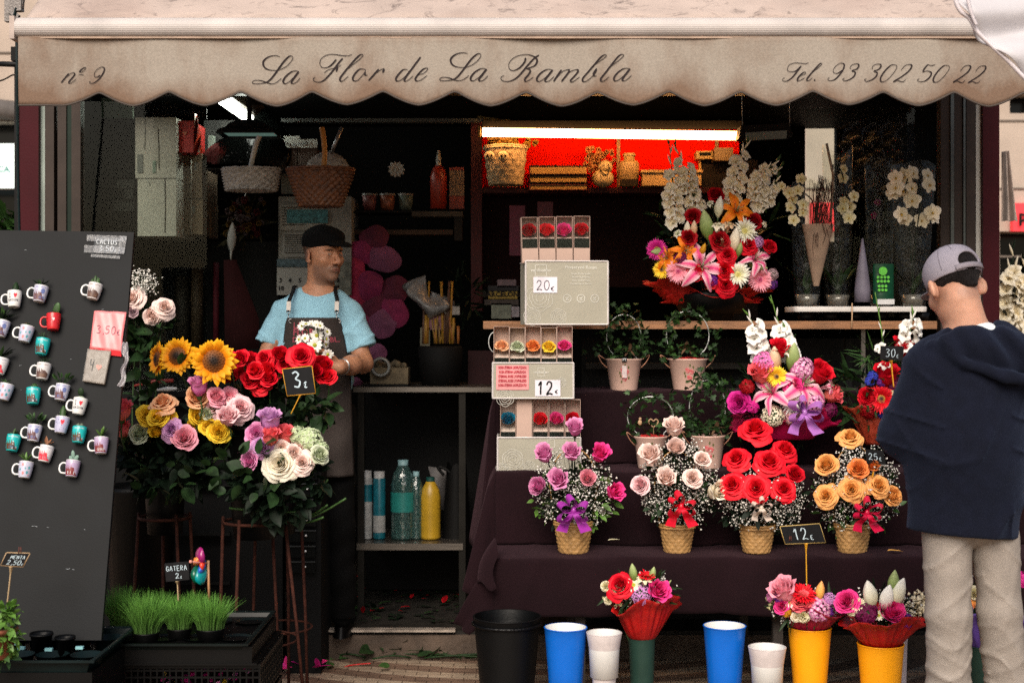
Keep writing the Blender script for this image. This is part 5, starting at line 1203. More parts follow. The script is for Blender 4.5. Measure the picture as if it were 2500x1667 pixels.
for i,(px,py,pr,pl,lab,tilt)in enumerate(MUG):
 c=board_pt(px,py,.020);t=thing('mug_magnet',lab,'mug magnet',c,'mug magnets with tiny plants on the slate board')
 sz=39/FPX*c.y;rot=Matrix((bright,-bn,bup)).transposed().to_4x4()@Matrix.Rotation(R(tilt),4,'Y')@Matrix.Rotation(R(8),4,'Z')
 M_=Matrix.Translation(c)@rot@Matrix.Scale(sz,4)
 mm=mug_m(pr)
 if pr not in mug_me:mug_me[pr]=mug_t.mesh('cup',[mm[0],mwhite if pr not in('teal','red')else mm[0]])
 o=bpy.data.objects.new('cup',mug_me[pr]);COL.objects.link(o);o.parent=t;o.matrix_local=Matrix.Translation(-c)@M_
 hm=mwhite if pr!='red' else mm[0]
 if pr!='teal':
  if 'h'+str(pr=='red')not in mug_me:mug_me['h'+str(pr=='red')]=han_t.mesh('handle',[hm])
  o=bpy.data.objects.new('handle',mug_me['h'+str(pr=='red')]);COL.objects.link(o);o.parent=t;o.matrix_local=Matrix.Translation(-c)@M_
 def on(x,y,e=.006):
  rr=mug_prof(y+.5)+e;a=x*1.35;return M_@Vector((rr*sin(a),-rr*cos(a),y))
 d=MB()
 def poly(ps,m):
  cx_=sum(p[0]for p in ps)/len(ps);cy_=sum(p[1]for p in ps)/len(ps);k0=d.vert(on(cx_,cy_));ids=[]
  for j in range(len(ps)):
   for q in range(3):
    a,b_=ps[j],ps[(j+1)%len(ps)];ids.append(d.vert(on(a[0]+(b_[0]-a[0])*q/3,a[1]+(b_[1]-a[1])*q/3)))
  for j in range(len(ids)):d.face((k0,ids[j],ids[(j+1)%len(ids)]),m)
 mats_=[mat('printed red heart',(.75,.03,.05),.3),mat('printed navy letters',(.03,.03,.07),.4),mm[1]if len(mm)>1 else mm[0],mm[2]if len(mm)>2 else mm[0],mat('printed pale mark',(.6,.6,.62),.4)]
 if pr=='heart':
  poly([(.20+x*.42,.17+y*.40)for x,y in heart_pts],0)
  for x0 in(-.36,):poly([(x0-.03,.02),(x0+.03,.02),(x0+.03,.30),(x0-.03,.30)],1);poly([(x0-.09,.27),(x0+.09,.27),(x0+.09,.31),(x0-.09,.31)],1);poly([(x0-.09,.01),(x0+.09,.01),(x0+.09,.05),(x0-.09,.05)],1)
  tm=text_mb('BARCELONA',.20,lambda x,y:on(x*1.05,y-.20),bold=.004);d.add(tm,mm=[1])
 elif pr in('city','brown','teal','maroon','redwhite'):
  mi=2 if pr!='redwhite' else 0
  xs_=[-.75,-.68,-.6,-.55,-.48,-.42,-.35,-.28,-.2,-.12,-.05,.02,.1,.18,.28,.4,.5,.62,.75]
  top=[(x,-.10+(.28 if k%3==1 and x<.1 else .02)+(.10*sin(x*4+1)if x>0 else 0)-(.22 if x>.3 and pr!='brown' else 0))for k,x in enumerate(xs_)]
  for(xa,ya),(xb,yb)in zip(top,top[1:]):poly([(xa,-.44),(xb,-.44),(xb,yb),(xa,ya)],mi)
  for k in range(9):x=r.uniform(-.65,.6);poly([(x,-.38),(x+.06,-.38),(x+.05,-.2),(x+.01,-.2)],3 if pr!='maroon' else 4)
  if pr=='city':poly([(.38+.22*cos(a),.12+.17*sin(a))for a in np.linspace(0,2*PI,10)[:-1]],3);poly([(.38+.12*cos(a),.12+.09*sin(a))for a in np.linspace(0,2*PI,10)[:-1]][::1],4)if False else None
  if pr=='teal':
   poly([(.45,-.36),(.62,-.34),(.66,-.24),(.5,-.22)],4);poly([(.05,-.40),(.22,-.40),(.20,.08),(.10,.10)],4)
  for k in range(8):x=-.5+k*.14;poly([(x,.33),(x+.07,.33),(x+.06,.41),(x+.01,.41)],4 if pr in('teal','maroon')else 3)
 elif pr=='flower':
  for cx_,cy_,q,m in((-.2,.28,.2,3),(-.1,-.25,.22,3),(.5,.1,.18,2),(-.5,-.02,.16,2),(.35,-.2,.2,2),(.1,.05,.12,2),(.55,-.35,.1,3)):
   for k in range(7):
    a=k*.9;poly([(cx_+q*(.35*cos(a)+.5*cos(a)*cos(t)-.2*sin(a)*sin(t)),cy_+q*.75*(.35*sin(a)+.5*sin(a)*cos(t)+.2*cos(a)*sin(t)))for t in np.linspace(0,2*PI,6)[:-1]],m)
 elif pr=='red':
  poly([(.1+x*.3,.10+y*.26)for x,y in heart_pts],4)
  for k in range(26):x,y=r.uniform(-.8,.8),r.uniform(-.4,.42);poly([(x,y),(x+.05,y),(x+.05,y+.04),(x,y+.04)],2)
 elif pr=='blue':
  poly([(.15+x*.45,.14+y*.42)for x,y in heart_pts],0)
  for k in range(34):x,y=r.uniform(-.85,.8),r.uniform(-.42,.40);q=r.uniform(.03,.08);poly([(x,y),(x+q,y+.02),(x+q*.7,y+q),(x-.01,y+q*.7)],2 if k%3 else 3)
 d.build('printed_design',mats_,t)
 pm=MB();plant(pm,pl,c+bup*sz*.48,34/FPX*c.y*(1.05 if pl in('bushy','leafy')else 1.0),r)
 pm.build('plant',[gdeep if pl in('bushy','rosette')else gleaf,gleaf2,gleaf3,PLM.get(pl,mspine)],t)
def card(name,lab,cat,quad,m,thick=.002,off=.002,sag=0.0,nu=14,nv=14,seed=1):
 t=thing(name,lab,cat,board_pt(sum(q[0]for q in quad)/4,quad[3][1],off));rr=random.Random(seed);ph=[rr.uniform(0,6)for _ in range(4)]
 def f(u,v,e=0.0):
  x=(quad[0][0]*(1-u)+quad[1][0]*u)*(1-v)+(quad[3][0]*(1-u)+quad[2][0]*u)*v
  y=(quad[0][1]*(1-u)+quad[1][1]*u)*(1-v)+(quad[3][1]*(1-u)+quad[2][1]*u)*v
  return board_pt(x,y,off+e+sag*(.5+.5*sin(6*v+4*u+ph[0]))*(.4+.6*v)+sag*.5*sin(13*u-5*v+ph[1]))
 mb=MB();mb.grid(f,nu,nv);o=mb.build('sheet',m,t);s=o.modifiers.new('s','SOLIDIFY');s.thickness=thick;s.offset=1
 return t,f
tk,f=card('price_card','grey hand-chalked card reading CACTUS 3.50€ under clear tape, top right of the board','price card',[(231,578),(296,582),(293,622),(228,618)],mat('dark grey card',(.10,.11,.12),.6,var=.3,vs=20))
mchalk=mat('white chalk',(.62,.66,.68),.9)
mb=MB();pl_=lambda x,y:f(x,1-y,.003)
hand(mb,'CACTUS',pl_,.10,.56,.26,.135,.028);hand(mb,'3.50e',pl_,.22,.14,.32,.165,.03,small=.6);mb.build('chalk_writing',mchalk,tk)
mtape=clear('clear sticky tape',(.85,.87,.9),gl=.04,rough=.3,dif=.10,bump=.5,bs=60)
for q in([(214,575),(311,578),(309,592),(213,590)],[(208,600),(306,606),(304,622),(206,618)],[(224,622),(295,626),(294,634),(223,629)],[(294,578),(311,580),(305,620),(290,620)]):
 mb=MB();mb.grid(lambda u,v:board_pt((q[0][0]*(1-u)+q[1][0]*u)*(1-v)+(q[3][0]*(1-u)+q[2][0]*u)*v,(q[0][1]*(1-u)+q[1][1]*u)*(1-v)+(q[3][1]*(1-u)+q[2][1]*u)*v,.007+.001*sin(u*30)*sin(v*9)),14,4);mb.build('tape_strip',mtape,tk)
tk,f=card('price_card','wrinkled pink plastic price sleeve reading 3,50€ at the right edge of the board','price card',[(232,761),(310,764),(298,862),(222,852)],mat('salmon pink sleeve',(.80,.16,.17),.35,var=.12,vs=14,bump=.15,bs=18,spec=.6,col2=(.85,.36,.36),c2lo=.3,c2hi=.8),sag=.004,off=.010)
mb=MB();pl_=lambda x,y:f(x,1-y,.0025);hand(mb,'3,50e',pl_,.13,.42,.20,.19,.014,small=.75);mb.build('pen_writing',mat('blue grey biro',(.10,.08,.16),.6),tk)
mb=MB();mb.grid(lambda u,v:board_pt((222+76*u),850+10*u+12*v,.014-.006*v),8,2);mb.build('lower_fold',mat('red folded edge',(.62,.02,.03),.35),tk)
q=[(218,855),(274,860),(258,941),(205,933)]
tk,f=card('price_card','kraft grey cardboard packet under film, marked 4€ with a pink heart','price card',q,mat('kraft grey cardboard',(.24,.20,.16),.5,var=.2,vs=10),thick=.014,off=.016)
mb=MB();pl_=lambda x,y:f(x,1-y,.002);hand(mb,'4',pl_,.20,.38,.34,.26,.035);mb.build('marker_writing',mat('black marker',(.02,.02,.02),.6),tk)
mb=MB();hc_=[mb.vert(pl_(.62+x*.26,.48+y*.20))for x,y in heart_pts];k0=mb.vert(pl_(.62,.50))
for j in range(8):mb.face((k0,hc_[j],hc_[(j+1)%8]))
mb.build('heart',mat('pale coral heart',(.70,.22,.17),.6),tk)
mb=MB();mb.grid(lambda u,v:f(u,v,.003+.002*abs(sin(5*u+7*v))),12,12);mb.build('film',clear('crinkled film',(.95,.95,.95),gl=.02,rough=.3,bump=.15,bs=45),tk)
mb=MB();pth=[board_pt(x,y,.01)for x,y in((308,838),(306,862),(312,880),(302,905),(304,925),(296,945))]
cp_=catmull(pth,5);n=len(cp_)-1
mb.grid(lambda u,v:cp_[round(v*n)]+bright*(u-.5)*.016*(1+.3*sin(v*9))+bn*.008*sin(u*9+v*14),6,n)
tag(mb.build('plastic_sleeve',clear('crumpled pale plastic',(.75,.70,.74),gl=.10,rough=.2,dif=.35,bump=.8,bs=40)),'crumpled clear plastic hanging off the right edge of the slate board','plastic sleeve')
rr=random.Random(11)
mbucket=mat('black plastic bucket',(.007,.0075,.008),.45,var=.2,bump=.1);mrust=mat('rusty iron rod',(.085,.024,.014),.8,var=.5,vs=30,bump=.4,bs=150)
def stand(px0,px1,pyr,d,legs,label,bucket_h=.34):
 """rusty ring on thin legs, with a black bucket hanging in it"""
 c=(P(px0,pyr,d)+P(px1,pyr,d))/2;rad=(px1-px0)/2/FPX*d
 t=thing('flower_stand',label,'stand',(c.x,c.y,0),'rusty bucket stands')
 MB().tube([c+Vector((rad*cos(a),rad*sin(a),0))for a in np.linspace(0,2*PI,33)],.006,6,cap=False).build('ring',mrust,t)
 for a,sp in legs:
  top=c+Vector((rad*cos(a),rad*sin(a),0));bot=Vector((c.x+rad*sp*cos(a),c.y+rad*sp*sin(a),.0));MB().tube([top+Vector((0,0,.02)),top.lerp(bot,.5)+Vector((.004,0,0)),bot],.0062,6).build('leg',mrust,t)
 z=c.z*.42;q=1.35;MB().tube([c.lerp(Vector((c.x,c.y,0)),.58)+Vector((rad*q*cos(a),rad*q*sin(a),0))for a in np.linspace(0,2*PI,33)],.004,6,cap=False).build('lower_ring',mrust,t)
 b=thing('flower_bucket','black bucket holding '+label.split('with ')[1],'bucket',c-Vector((0,0,.06)))
 mb=MB();R0=rad*.93;mb.lathe([(.001,-.06),(R0*.72,-.06),(R0*.80,.05),(R0,bucket_h),(R0*1.05,bucket_h),(R0*1.05,bucket_h+.012),(R0*.97,bucket_h+.01),(R0*.78,.05),(.001,.05)],c,28)
 mb.build('shell',mbucket,b);mb=MB();mb.lathe([(R0*.80,.12),(.001,.12)],c,24);mb.build('water',mat('dark water',(.01,.012,.01),.1),b)
 return c
c1=stand(341,465,1262,5.35,((PI*1.05,1.55),(-.9,1.5),(-.1,1.35),(1.9,1.5)),'rusty iron stand with the multicoloured roses left of the middle')
c2=stand(546,700,1272,5.2,((PI*1.04,1.25),(-1.9,1.6),(-.25,1.75),(1.2,1.5)),'rusty iron stand with the lilac and pink roses')
c3=stand(618,740,1262,5.45,((PI*.9,1.3),(-.3,1.3),(1.4,1.3)),'rusty iron stand with the red roses and sunflowers')
mthorn=gstem
def stem_flower(name,kind,col,zx,zy,size,d,foot,label,cat,group,direc=None,leaves=3,flop=.0,lk='rose',lm=None,tilt=(0,0,0)):
 p=P(zx,zy,d);s=size*SC.get(kind.rstrip('0123456789'),1.0)/FPX*d;foot=Vector(foot)+Vector((rr.uniform(-.05,.05),rr.uniform(-.04,.04),0))
 t=thing(name,label,cat,foot,group)
 if direc is None:direc=Vector((p.x-foot.x,(p.y-foot.y)*.3,0))*2.0+Vector((rr.uniform(-.35,.35),-.85,.45+rr.uniform(-.2,.2)))+Vector(tilt)
 dn=Vector(direc).normalized()
 bl_=inst('bloom',fmesh(kind,col),t,p,dn,s,rr.uniform(0,6.3))if kind!='sunflower' else inst('bloom',fmesh(kind,col),t,p,dn,s,rr.uniform(0,6.3))
 q0=p-dn*s*.42;q1=q0-dn*.035+Vector((0,.005,-.05));pts=catmull([q0,q1,q1.lerp(foot,.5)+Vector((rr.uniform(-.02,.02),rr.uniform(-.02,.02),0)),foot],5)
 MB().tube(pts,.0035 if kind!='sunflower' else .007,6).build('stem',gstem,t)
 if leaves:
  mb=MB();q1b=pts[4];ll=(foot-q1b);
  for k in range(leaves):
   a=q1b+ll*rr.uniform(.02,.55);sp=Vector((rr.uniform(-1,1),rr.uniform(-1,.3),rr.uniform(-.1,.8))).normalized();L=rr.uniform(.05,.10)
   mb.tube([a,a+sp*L*.6],.0014,4)
   for w,o_ in((0,L*.55),(1.1,L*.25),(-1.1,L*.25)):
    dd=(sp+sp.cross(Vector((0,1,0))).normalized()*w).normalized();M_=Matrix.Translation(a+sp*o_)@dd.to_track_quat('Y','Z').to_matrix().to_4x4()@Matrix.Rotation(rr.uniform(-1.2,1.2),4,'Y')@Matrix.Scale(L*rr.uniform(.5,.75),4);mb.add(LEAF[lk],M_)
  mb.build('leaves',lm or rr.choice((gleaf,gdeep,gdeep)),t)
 return t
f1=c1+Vector((0,0,.02));f2=c2+Vector((0,0,.02));f3=c3+Vector((0,0,.02))
SG='sunflowers in the left bucket'
stem_flower('sunflower','sunflower0','sun',*M1(1072,930),84,5.22,f3+Vector((-.1,0,0)),'sunflower turned away to the left with a dark green centre, leftmost of the three','sunflower',SG,(-.75,-.6,.1),1,lk='ovate')
stem_flower('sunflower','sunflower1','sun',*M1(1200,912),96,5.16,f3+Vector((-.1,0,0)),'middle sunflower with a curled leaf over its brown centre','sunflower',SG,(-.15,-.9,.15),1,lk='ovate')
stem_flower('sunflower','sunflower2','sun',*M1(1445,945),118,5.05,f3+Vector((-.1,0,0)),'largest sunflower with a dark brown centre beside the red roses','sunflower',SG,(.22,-.95,.05),1,lk='ovate')
mb=MB()
for k in range(2):mb.add(LEAF['ovate'],Matrix.Translation(P(*M1(1215,965),5.09))@Vector((.5-k*.3,-.4,.8)).normalized().to_track_quat('Y','Z').to_matrix().to_4x4()@Matrix.Scale(.055,4))
tag(mb.build('leaf',gleaf2),'curled green leaf lying over the centre of the middle sunflower','leaf')
RG='red roses in the left bucket'
red=[(1545,925,36,'rose1','hotred','dark red rose touching the largest sunflower'),(1625,925,38,'rose2','','ruffled red rose right of the largest sunflower'),(1545,1045,42,'tight0','','plump red rosebud low beside the largest sunflower'),(1640,1015,36,'rose0','','red rose in the dip between two tall red roses'),(1785,925,42,'open0','','red rose with open swirl in the upper middle of the red bunch'),(1895,900,38,'tight1','','red rose with squared top just left of the biggest red rose'),(1725,1005,40,'rose1','','red rose facing left in the middle of the red bunch'),(1860,995,44,'rose2','','large-petalled red rose left of the 3€ chalk tag'),(1930,965,38,'open1','','red rose with pointed petals above the left corner of the 3€ tag'),(1755,1095,46,'open2','','lowest bright red rose of the bunch'),(2035,912,68,'open0','','biggest red rose, fully swirled, above the 3€ tag'),(2180,965,40,'tight0','','red rose right of the 3€ tag, upper one of two'),(2205,1045,42,'rose1','','red rose right of the 3€ tag, lower one of two'),(1870,1105,36,'rose0','crimson','shadowed dark red rose below the left corner of the 3€ tag'),(1690,935,36,'tight1','','small red rosebud between the ruffled and the swirled red rose'),(1800,1005,40,'tight2','','red rose packed in the very middle of the red bunch'),(1690,1065,40,'rose2','','red rose left of the lowest bright one'),(1835,935,34,'rose0','','small red rose peeping out above the middle of the bunch'),(1580,980,40,'open1','crimson','dark red rose in the shade beside the largest sunflower'),(1815,1060,38,'rose1','','red rose directly left of the 3€ tag'),(2125,1010,34,'tight1','','small red bud close to the right edge of the 3€ tag')]
for i,(x,y,s_,k_,cc,lb)in enumerate(red):
 stem_flower('rose',k_,'crimson' if cc=='crimson' else('red' if i%3 else 'scarlet'),*M1(x,y),s_*(1.14 if s_<60 else .92),5.12+.09*rr.random()+(.08 if cc=='crimson' else 0)-(.08 if s_>60 else 0),f3,lb,'rose',RG,tilt=(0,0,.25))
MG='multicoloured roses in the left bucket'
mixd=[(745,1225,54,'open1','orange','orange rose hanging out farthest left over the board edge',(-.7,-.5,.5)),(822,1272,42,'bud1','coral','coral rosebud beside the leftmost orange rose',(.1,-.45,.9)),(822,1405,36,'bud0','coral','coral rosebud hanging lowest at the left',(-.1,-.5,.8)),(1100,1225,56,'open2','peach','peach orange rose above the yellow ones',(-.1,-.6,.9)),(995,1310,46,'rose1','yellow','yellow rose at the left of the yellow cluster',None),(1068,1318,48,'rose0','yellow','yellow rose right below the peach orange rose',None),(1130,1338,42,'rose0','yellow','yellow rose touching the lilac swirl rose',None),(1056,1418,36,'tight2','yellow','lowest yellow rose of the left cluster',None),(938,1432,44,'rose2','greenwhite','greyish white rose at the lower left of the mixed bunch',None),(1158,1405,46,'open0','lilac','lilac rose with a tight swirl above the pink one',(-.2,-.9,.3)),(1243,1462,56,'rose1','pink','pink rose lowest in the mixed bunch',(.2,-.85,.4)),(1332,1188,54,'rose2','peach','apricot rose under the lilac bud at the top',None),(1340,1112,40,'bud2','mauve','purple pink rosebud at the very top of the mixed bunch',(0,-.4,1)),(1445,1250,56,'open0','lightpink','pale pink rose in the centre of the right half',(-.2,-.9,.35)),(1465,1185,44,'rose0','pink','pink rose behind the pale pink one',None),(1545,1195,48,'rose1','pink','pink rose near the top right of the mixed bunch',None),(1625,1262,58,'open2','lightpink','large blush pink rose farthest right in the mixed bunch',(.4,-.8,.3)),(1540,1322,42,'bud0','lightpink','pale pink rosebud under the large blush rose',(.1,-.7,.6)),(1345,1318,46,'rose2','yellow','yellow rose below the apricot rose',None),(1320,1380,36,'tight1','yellow','small yellow rose in the middle of the bunch',None),(1412,1390,42,'rose1','yellow','yellow rose left of the lowest right yellow one',None),(1478,1420,50,'rose0','yellow','yellow rose lowest at the right',None),(1400,1298,30,'rose2','greenwhite','small pale green rose between pink and yellow',None)]
for x,y,s_,k_,c_,lb,dr in mixd:stem_flower('rose',k_,c_,*M1(x,y),s_*1.1,5.05+.1*rr.random(),f1,lb,'rose',MG,dr,leaves=3)
LG='lilac, pink and white roses in the second bucket'
low=[(1822,1340,46,'bud1','lilac','lilac rosebud standing highest in the second bunch',(.05,-.4,1)),(1735,1435,52,'rose1','mauve','magenta lilac rose left of the coral buds',None),(1765,1515,50,'open0','lilac','lilac swirl rose below the magenta lilac one',(-.1,-.9,.3)),(1825,1455,38,'bud2','coral','coral rosebud, left of the two side by side',(0,-.4,1)),(1922,1445,42,'bud0','coral','coral rosebud, right of the two side by side',(.1,-.4,1)),(1905,1535,40,'rose0','blush','peach rose behind the pale peach one',None),(2020,1545,62,'open1','blush','large pale peach rose in the middle of the second bunch',(.1,-.85,.4)),(2075,1600,46,'rose2','lightpink','peach pink rose at the right of the second bunch',None)]
for x,y,s_,k_,c_,lb,dr in low:stem_flower('rose',k_,c_,*M1(x,y),s_*1.1,4.95+.08*rr.random(),f2,lb,'rose',LG,dr,leaves=4)
for x,y,s_,k_,c_,lb,dr in[(1892,88,74,'open2','ivory','big cream white rose, lowest and fullest of the second bunch',(0,-.85,.2)),(1685,70,44,'rose1','mauve','lilac pink rose lowest at the left of the second bunch',(-.3,-.8,.2)),(1782,8,44,'rose0','mauve','deep pink lilac rose above the cream rose',None),(2040,78,50,'open0','blush','pale peach rose right of the big cream rose',(.2,-.85,.3)),(2160,30,42,'rose0','greenwhite','green white rose farthest right',None),(1985,20,40,'rose1','blush','peach rose half hidden above the right peach one',None)]:
 stem_flower('rose',k_,c_,*B1(x,y),s_*1.1,4.93+.06*rr.random(),f2,lb,'rose',LG,dr,leaves=4)
for x,y,s_,lb in((2015,1445,40,'pale green hydrangea head, left one at the back of the second bunch'),(2100,1475,52,'pale green hydrangea head, largest, at the upper right of the second bunch'),(2160,1540,38,'pale green hydrangea head at the right edge of the second bunch')):
 stem_flower('hydrangea','cluster1','greenwhite',*M1(x,y),s_*1.15,5.02,f2,lb,'hydrangea','pale green hydrangeas',None,leaves=2)
r=random.Random(21)
for(cx_,cy_,rx,ry,d,nm,n)in((425,1130,120,75,5.2,'dark rose leaves hanging round the mixed roses',230),(680,1180,110,85,5.08,'dark rose leaves hanging round the lilac roses',230),(690,1010,90,60,5.25,'dark leaves under the red roses',110),(770,1000,40,40,5.2,'pointed green leaves right of the 3€ tag',34)):
 pts=scatter(n,r,cx_,cy_,rx,ry,d,.12)
 mb_=foliage(None,pts,r,'rose',.062,gdeep if n>100 else gleaf,'rose_foliage',jit=1.2)
 tag(mb_,nm,'foliage',kind='stuff')
mb_=foliage(None,scatter(30,r,600,1150,90,90,4.98,.1)+scatter(22,r,420,1160,100,60,5.08,.1),r,'round',.055,gleaf,'rose_foliage',jit=1.2);tag(mb_,'a few lighter round leaves in front of the two rose buckets','foliage',kind='stuff')
mb=MB()
for x0,y0,x1,y1 in((740,1270,845,1216),(742,1262,800,1232),(730,1275,790,1262),(560,1240,760,1250),(765,1225,800,1170)):
 mb.tube(catmull([P(x0,y0,5.1),P((x0+x1)/2,(y0+y1)/2+4,5.08),P(x1,y1,5.06)],4),.004,6)
tag(mb.build('cut_stems',gleaf2),'pale green cut stem ends sticking out right of the second bunch','stems',kind='stuff')
bk=P(345,1000,5.7);t=thing('flower_bucket','tall grey bucket behind the board holding peach roses','bucket',(bk.x,5.7,0));mb=MB();mb.lathe([(.001,.01),(.10,.01),(.14,.80),(.15,.82),(.13,.80),(.10,.4),(.001,.4)],(bk.x,5.7,0),24);mb.build('shell',mbucket,t)
fb=Vector((bk.x,5.7,.6))
for x,y,s_,lb,dr in((895,518,50,'peach rose partly hidden by the board edge',(-.2,-.9,.3)),(1112,582,46,'peach rose in profile, right of the pair behind the board',(.4,-.8,.3)),(1030,640,44,'peach rose drooping lowest of the three behind the board',(-.1,-.8,-.2)),(890,605,30,'dim pinkish rose behind the board edge',(0,-.8,.2))):
 stem_flower('rose','open1' if s_>45 else 'rose2','blush' if s_>31 else 'dusty',*M1(x,y),s_*1.05,5.6,fb,lb,'rose','peach roses behind the slate board',dr,leaves=5,lm=gleaf)
pts=scatter(70,r,*M1(960,420),36,28,5.65,.08);o=gyp(None,pts,r,.0038,P(*M1(960,560),5.7));tag(o,"cloud of white baby's breath behind the board's right edge","baby's breath",kind='stuff')
o=foliage(None,scatter(50,r,*M1(980,720),60,40,5.68,.1)+scatter(25,r,*M1(950,900),40,40,5.68,.1),r,'ovate',.075,gleaf,'rose_foliage');tag(o,'green rose leaves under the peach roses behind the board','foliage',kind='stuff')
mchalkb=mat('black chalkboard',(.018,.018,.022),.6,var=.35,vs=25);mystick=mat('yellow plastic stick',(.70,.34,.02),.45)
def chalk_tag(lab,quad,d,stick,txt,col=None,rim=None,lw=.035,hy=.25,hh=.5,x0=.15,ww=.26,small=.5,lines=None,stickm=None,clip=None,sw=7):
 t=thing('price_tag',lab,'price tag',P(stick[1][0],stick[1][1],d));q=[P(x,y,d)for x,y in quad]
 n=(q[1]-q[0]).cross(q[3]-q[0]).normalized();n=n if n.y<0 else-n
 def f(u,v,e=0.0):return(q[0].lerp(q[1],u)).lerp(q[3].lerp(q[2],u),v)+n*e
 mb=MB();mb.grid(lambda u,v:f(u,v),4,4);o=mb.build('board',mchalkb,t,smooth=False);s=o.modifiers.new('s','SOLIDIFY');s.thickness=.004;s.offset=-1 if False else 0
 if rim is not None:
  mb=MB();c_=[f(u,v,.0)for u,v in((0,0),(1,0),(1,1),(0,1),(0,0))]
  for a,b_ in zip(c_,c_[1:]):mb.tube([a,b_],.0022,5)
  mb.build('rim',rim,t)
 mb=MB()
 for tx_,x_,y_,h_,w_,l_ in(lines or[(txt,x0,hy,hh,ww,lw)]):hand(mb,tx_,lambda x,y:f(x,1-y,.0035),x_,y_,h_,w_,l_,small=small)
 mb.build('chalk_writing',mat('pale blue chalk',(.50,.62,.68),.9),t)
 a,b_=P(stick[0][0],stick[0][1],d+.004),P(stick[1][0],stick[1][1],d+.004);w_=sw/FPX*d
 mb=MB();c_=catmull([a,a.lerp(b_,.10),a.lerp(b_,.28),a.lerp(b_,.6),b_],4);mb.tube(c_,[w_*(1.5-1.0*min(1,i/6))for i in range(len(c_))],6,flat=.35);mb.build('stick',stickm or mystick,t)
 if clip:mb=MB();p=P(clip[0],clip[1],d-.005);mb.tube([p,p+Vector((.002,0,.018)),p+Vector((.007,0,.018)),p+Vector((.007,0,0))],.0012,4);mb.build('clip',mat('rusty clip',(.2,.05,.03),.5),t)
 return t
mbeige=mat('beige wooden rim',(.45,.30,.16),.6)
chalk_tag('black chalk tag reading 3€ tucked under the biggest red rose',[M1(1908,1000),M1(2105,978),M1(2130,1160),M1(1940,1178)],4.98,(M1(2030,1170),M1(1965,1300)),'3e',rim=mystick,x0=.28,ww=.36,hy=.28,hh=.58,lw=.055,small=.42)
chalk_tag('black chalk tag reading GATERA 2€ standing in the cat grass',[B1(1115,762),B1(1270,750),B1(1280,868),B1(1122,882)],4.62,(B1(1198,878),B1(1205,1010)),'',lines=[('GATERA',.04,.58,.26,.155,.028),('2e',.42,.14,.28,.2,.03)],rim=mchalkb,stickm=mat('pale wooden stick',(.50,.36,.20),.6),sw=9)
chalk_tag('black chalk tag reading MENTA 2,50€ on a tall pale stick at the left edge',[B1(45,688),B1(202,692),B1(155,782),B1(6,772)],4.15,(B1(78,780),B1(48,1050)),'',lines=[('MENTA',.28,.58,.24,.13,.026),('2,50e',.22,.12,.34,.19,.032)],rim=mbeige,stickm=mat('pale wooden stick',(.50,.36,.20),.6),clip=B1(125,690),sw=9)
pc=P(*B1(1345,770),4.66);pw_=thing('pinwheel','multicoloured toy pinwheel on a wooden stick behind the cat grass','pinwheel',P(*B1(1410,1010),4.66))
MB().tube([P(*B1(1405,740),4.67),P(*B1(1412,1010),4.67)],.0045,6).build('stick',mat('tan wooden stick',(.50,.26,.13),.5),pw_)
MB().tube([P(*B1(1405,760),4.67),P(*B1(1288,748),4.60)],.003,5).ell(P(*B1(1288,748),4.60),.006,8).build('axle',mat('pink wooden bead',(.6,.25,.2),.5),pw_)
mb=None
for k,(cc,ang,L)in enumerate((((.32,.01,.14),72,1.0),((.75,.05,.02),20,.62),((.80,.22,.04),140,.55),((.03,.12,.55),-20,.62),((.0,.30,.32),-68,1.05),((.0,.16,.09),-100,.95))):
 a=R(ang);d1=Vector((cos(a)*.55,-.25,sin(a)));d2=Vector((-sin(a)*.6,.55,cos(a)*.6))
 b_=MB();b_.grid(lambda u,v:pc+d1*(.062*L)*v+d2*.034*(u-.5)*2*sin(PI*(.12+.80*v))+Vector((0,-.022*sin(u*PI)*sin(v*PI),0)),8,8)
 o=b_.build('vane',mat('glossy vane '+str(k),cc,.25,var=.05,spec=.6),pw_);o.modifiers.new('s','SOLIDIFY').thickness=.001
MB().add(LEAF['long'],Matrix.Translation(P(*B1(1385,920),4.66))@Vector((.1,0,-1)).to_track_quat('Y','Z').to_matrix().to_4x4()@Matrix.Scale(.05,4)).build('ribbon_tail',mat('glossy vane 5',(0,.16,.09),.25),pw_)
r=random.Random(9)
mgr=petal('blades of cat grass',(.05,.10,.025),(.13,.33,.05),tl=.15,lo=0,hi=1)
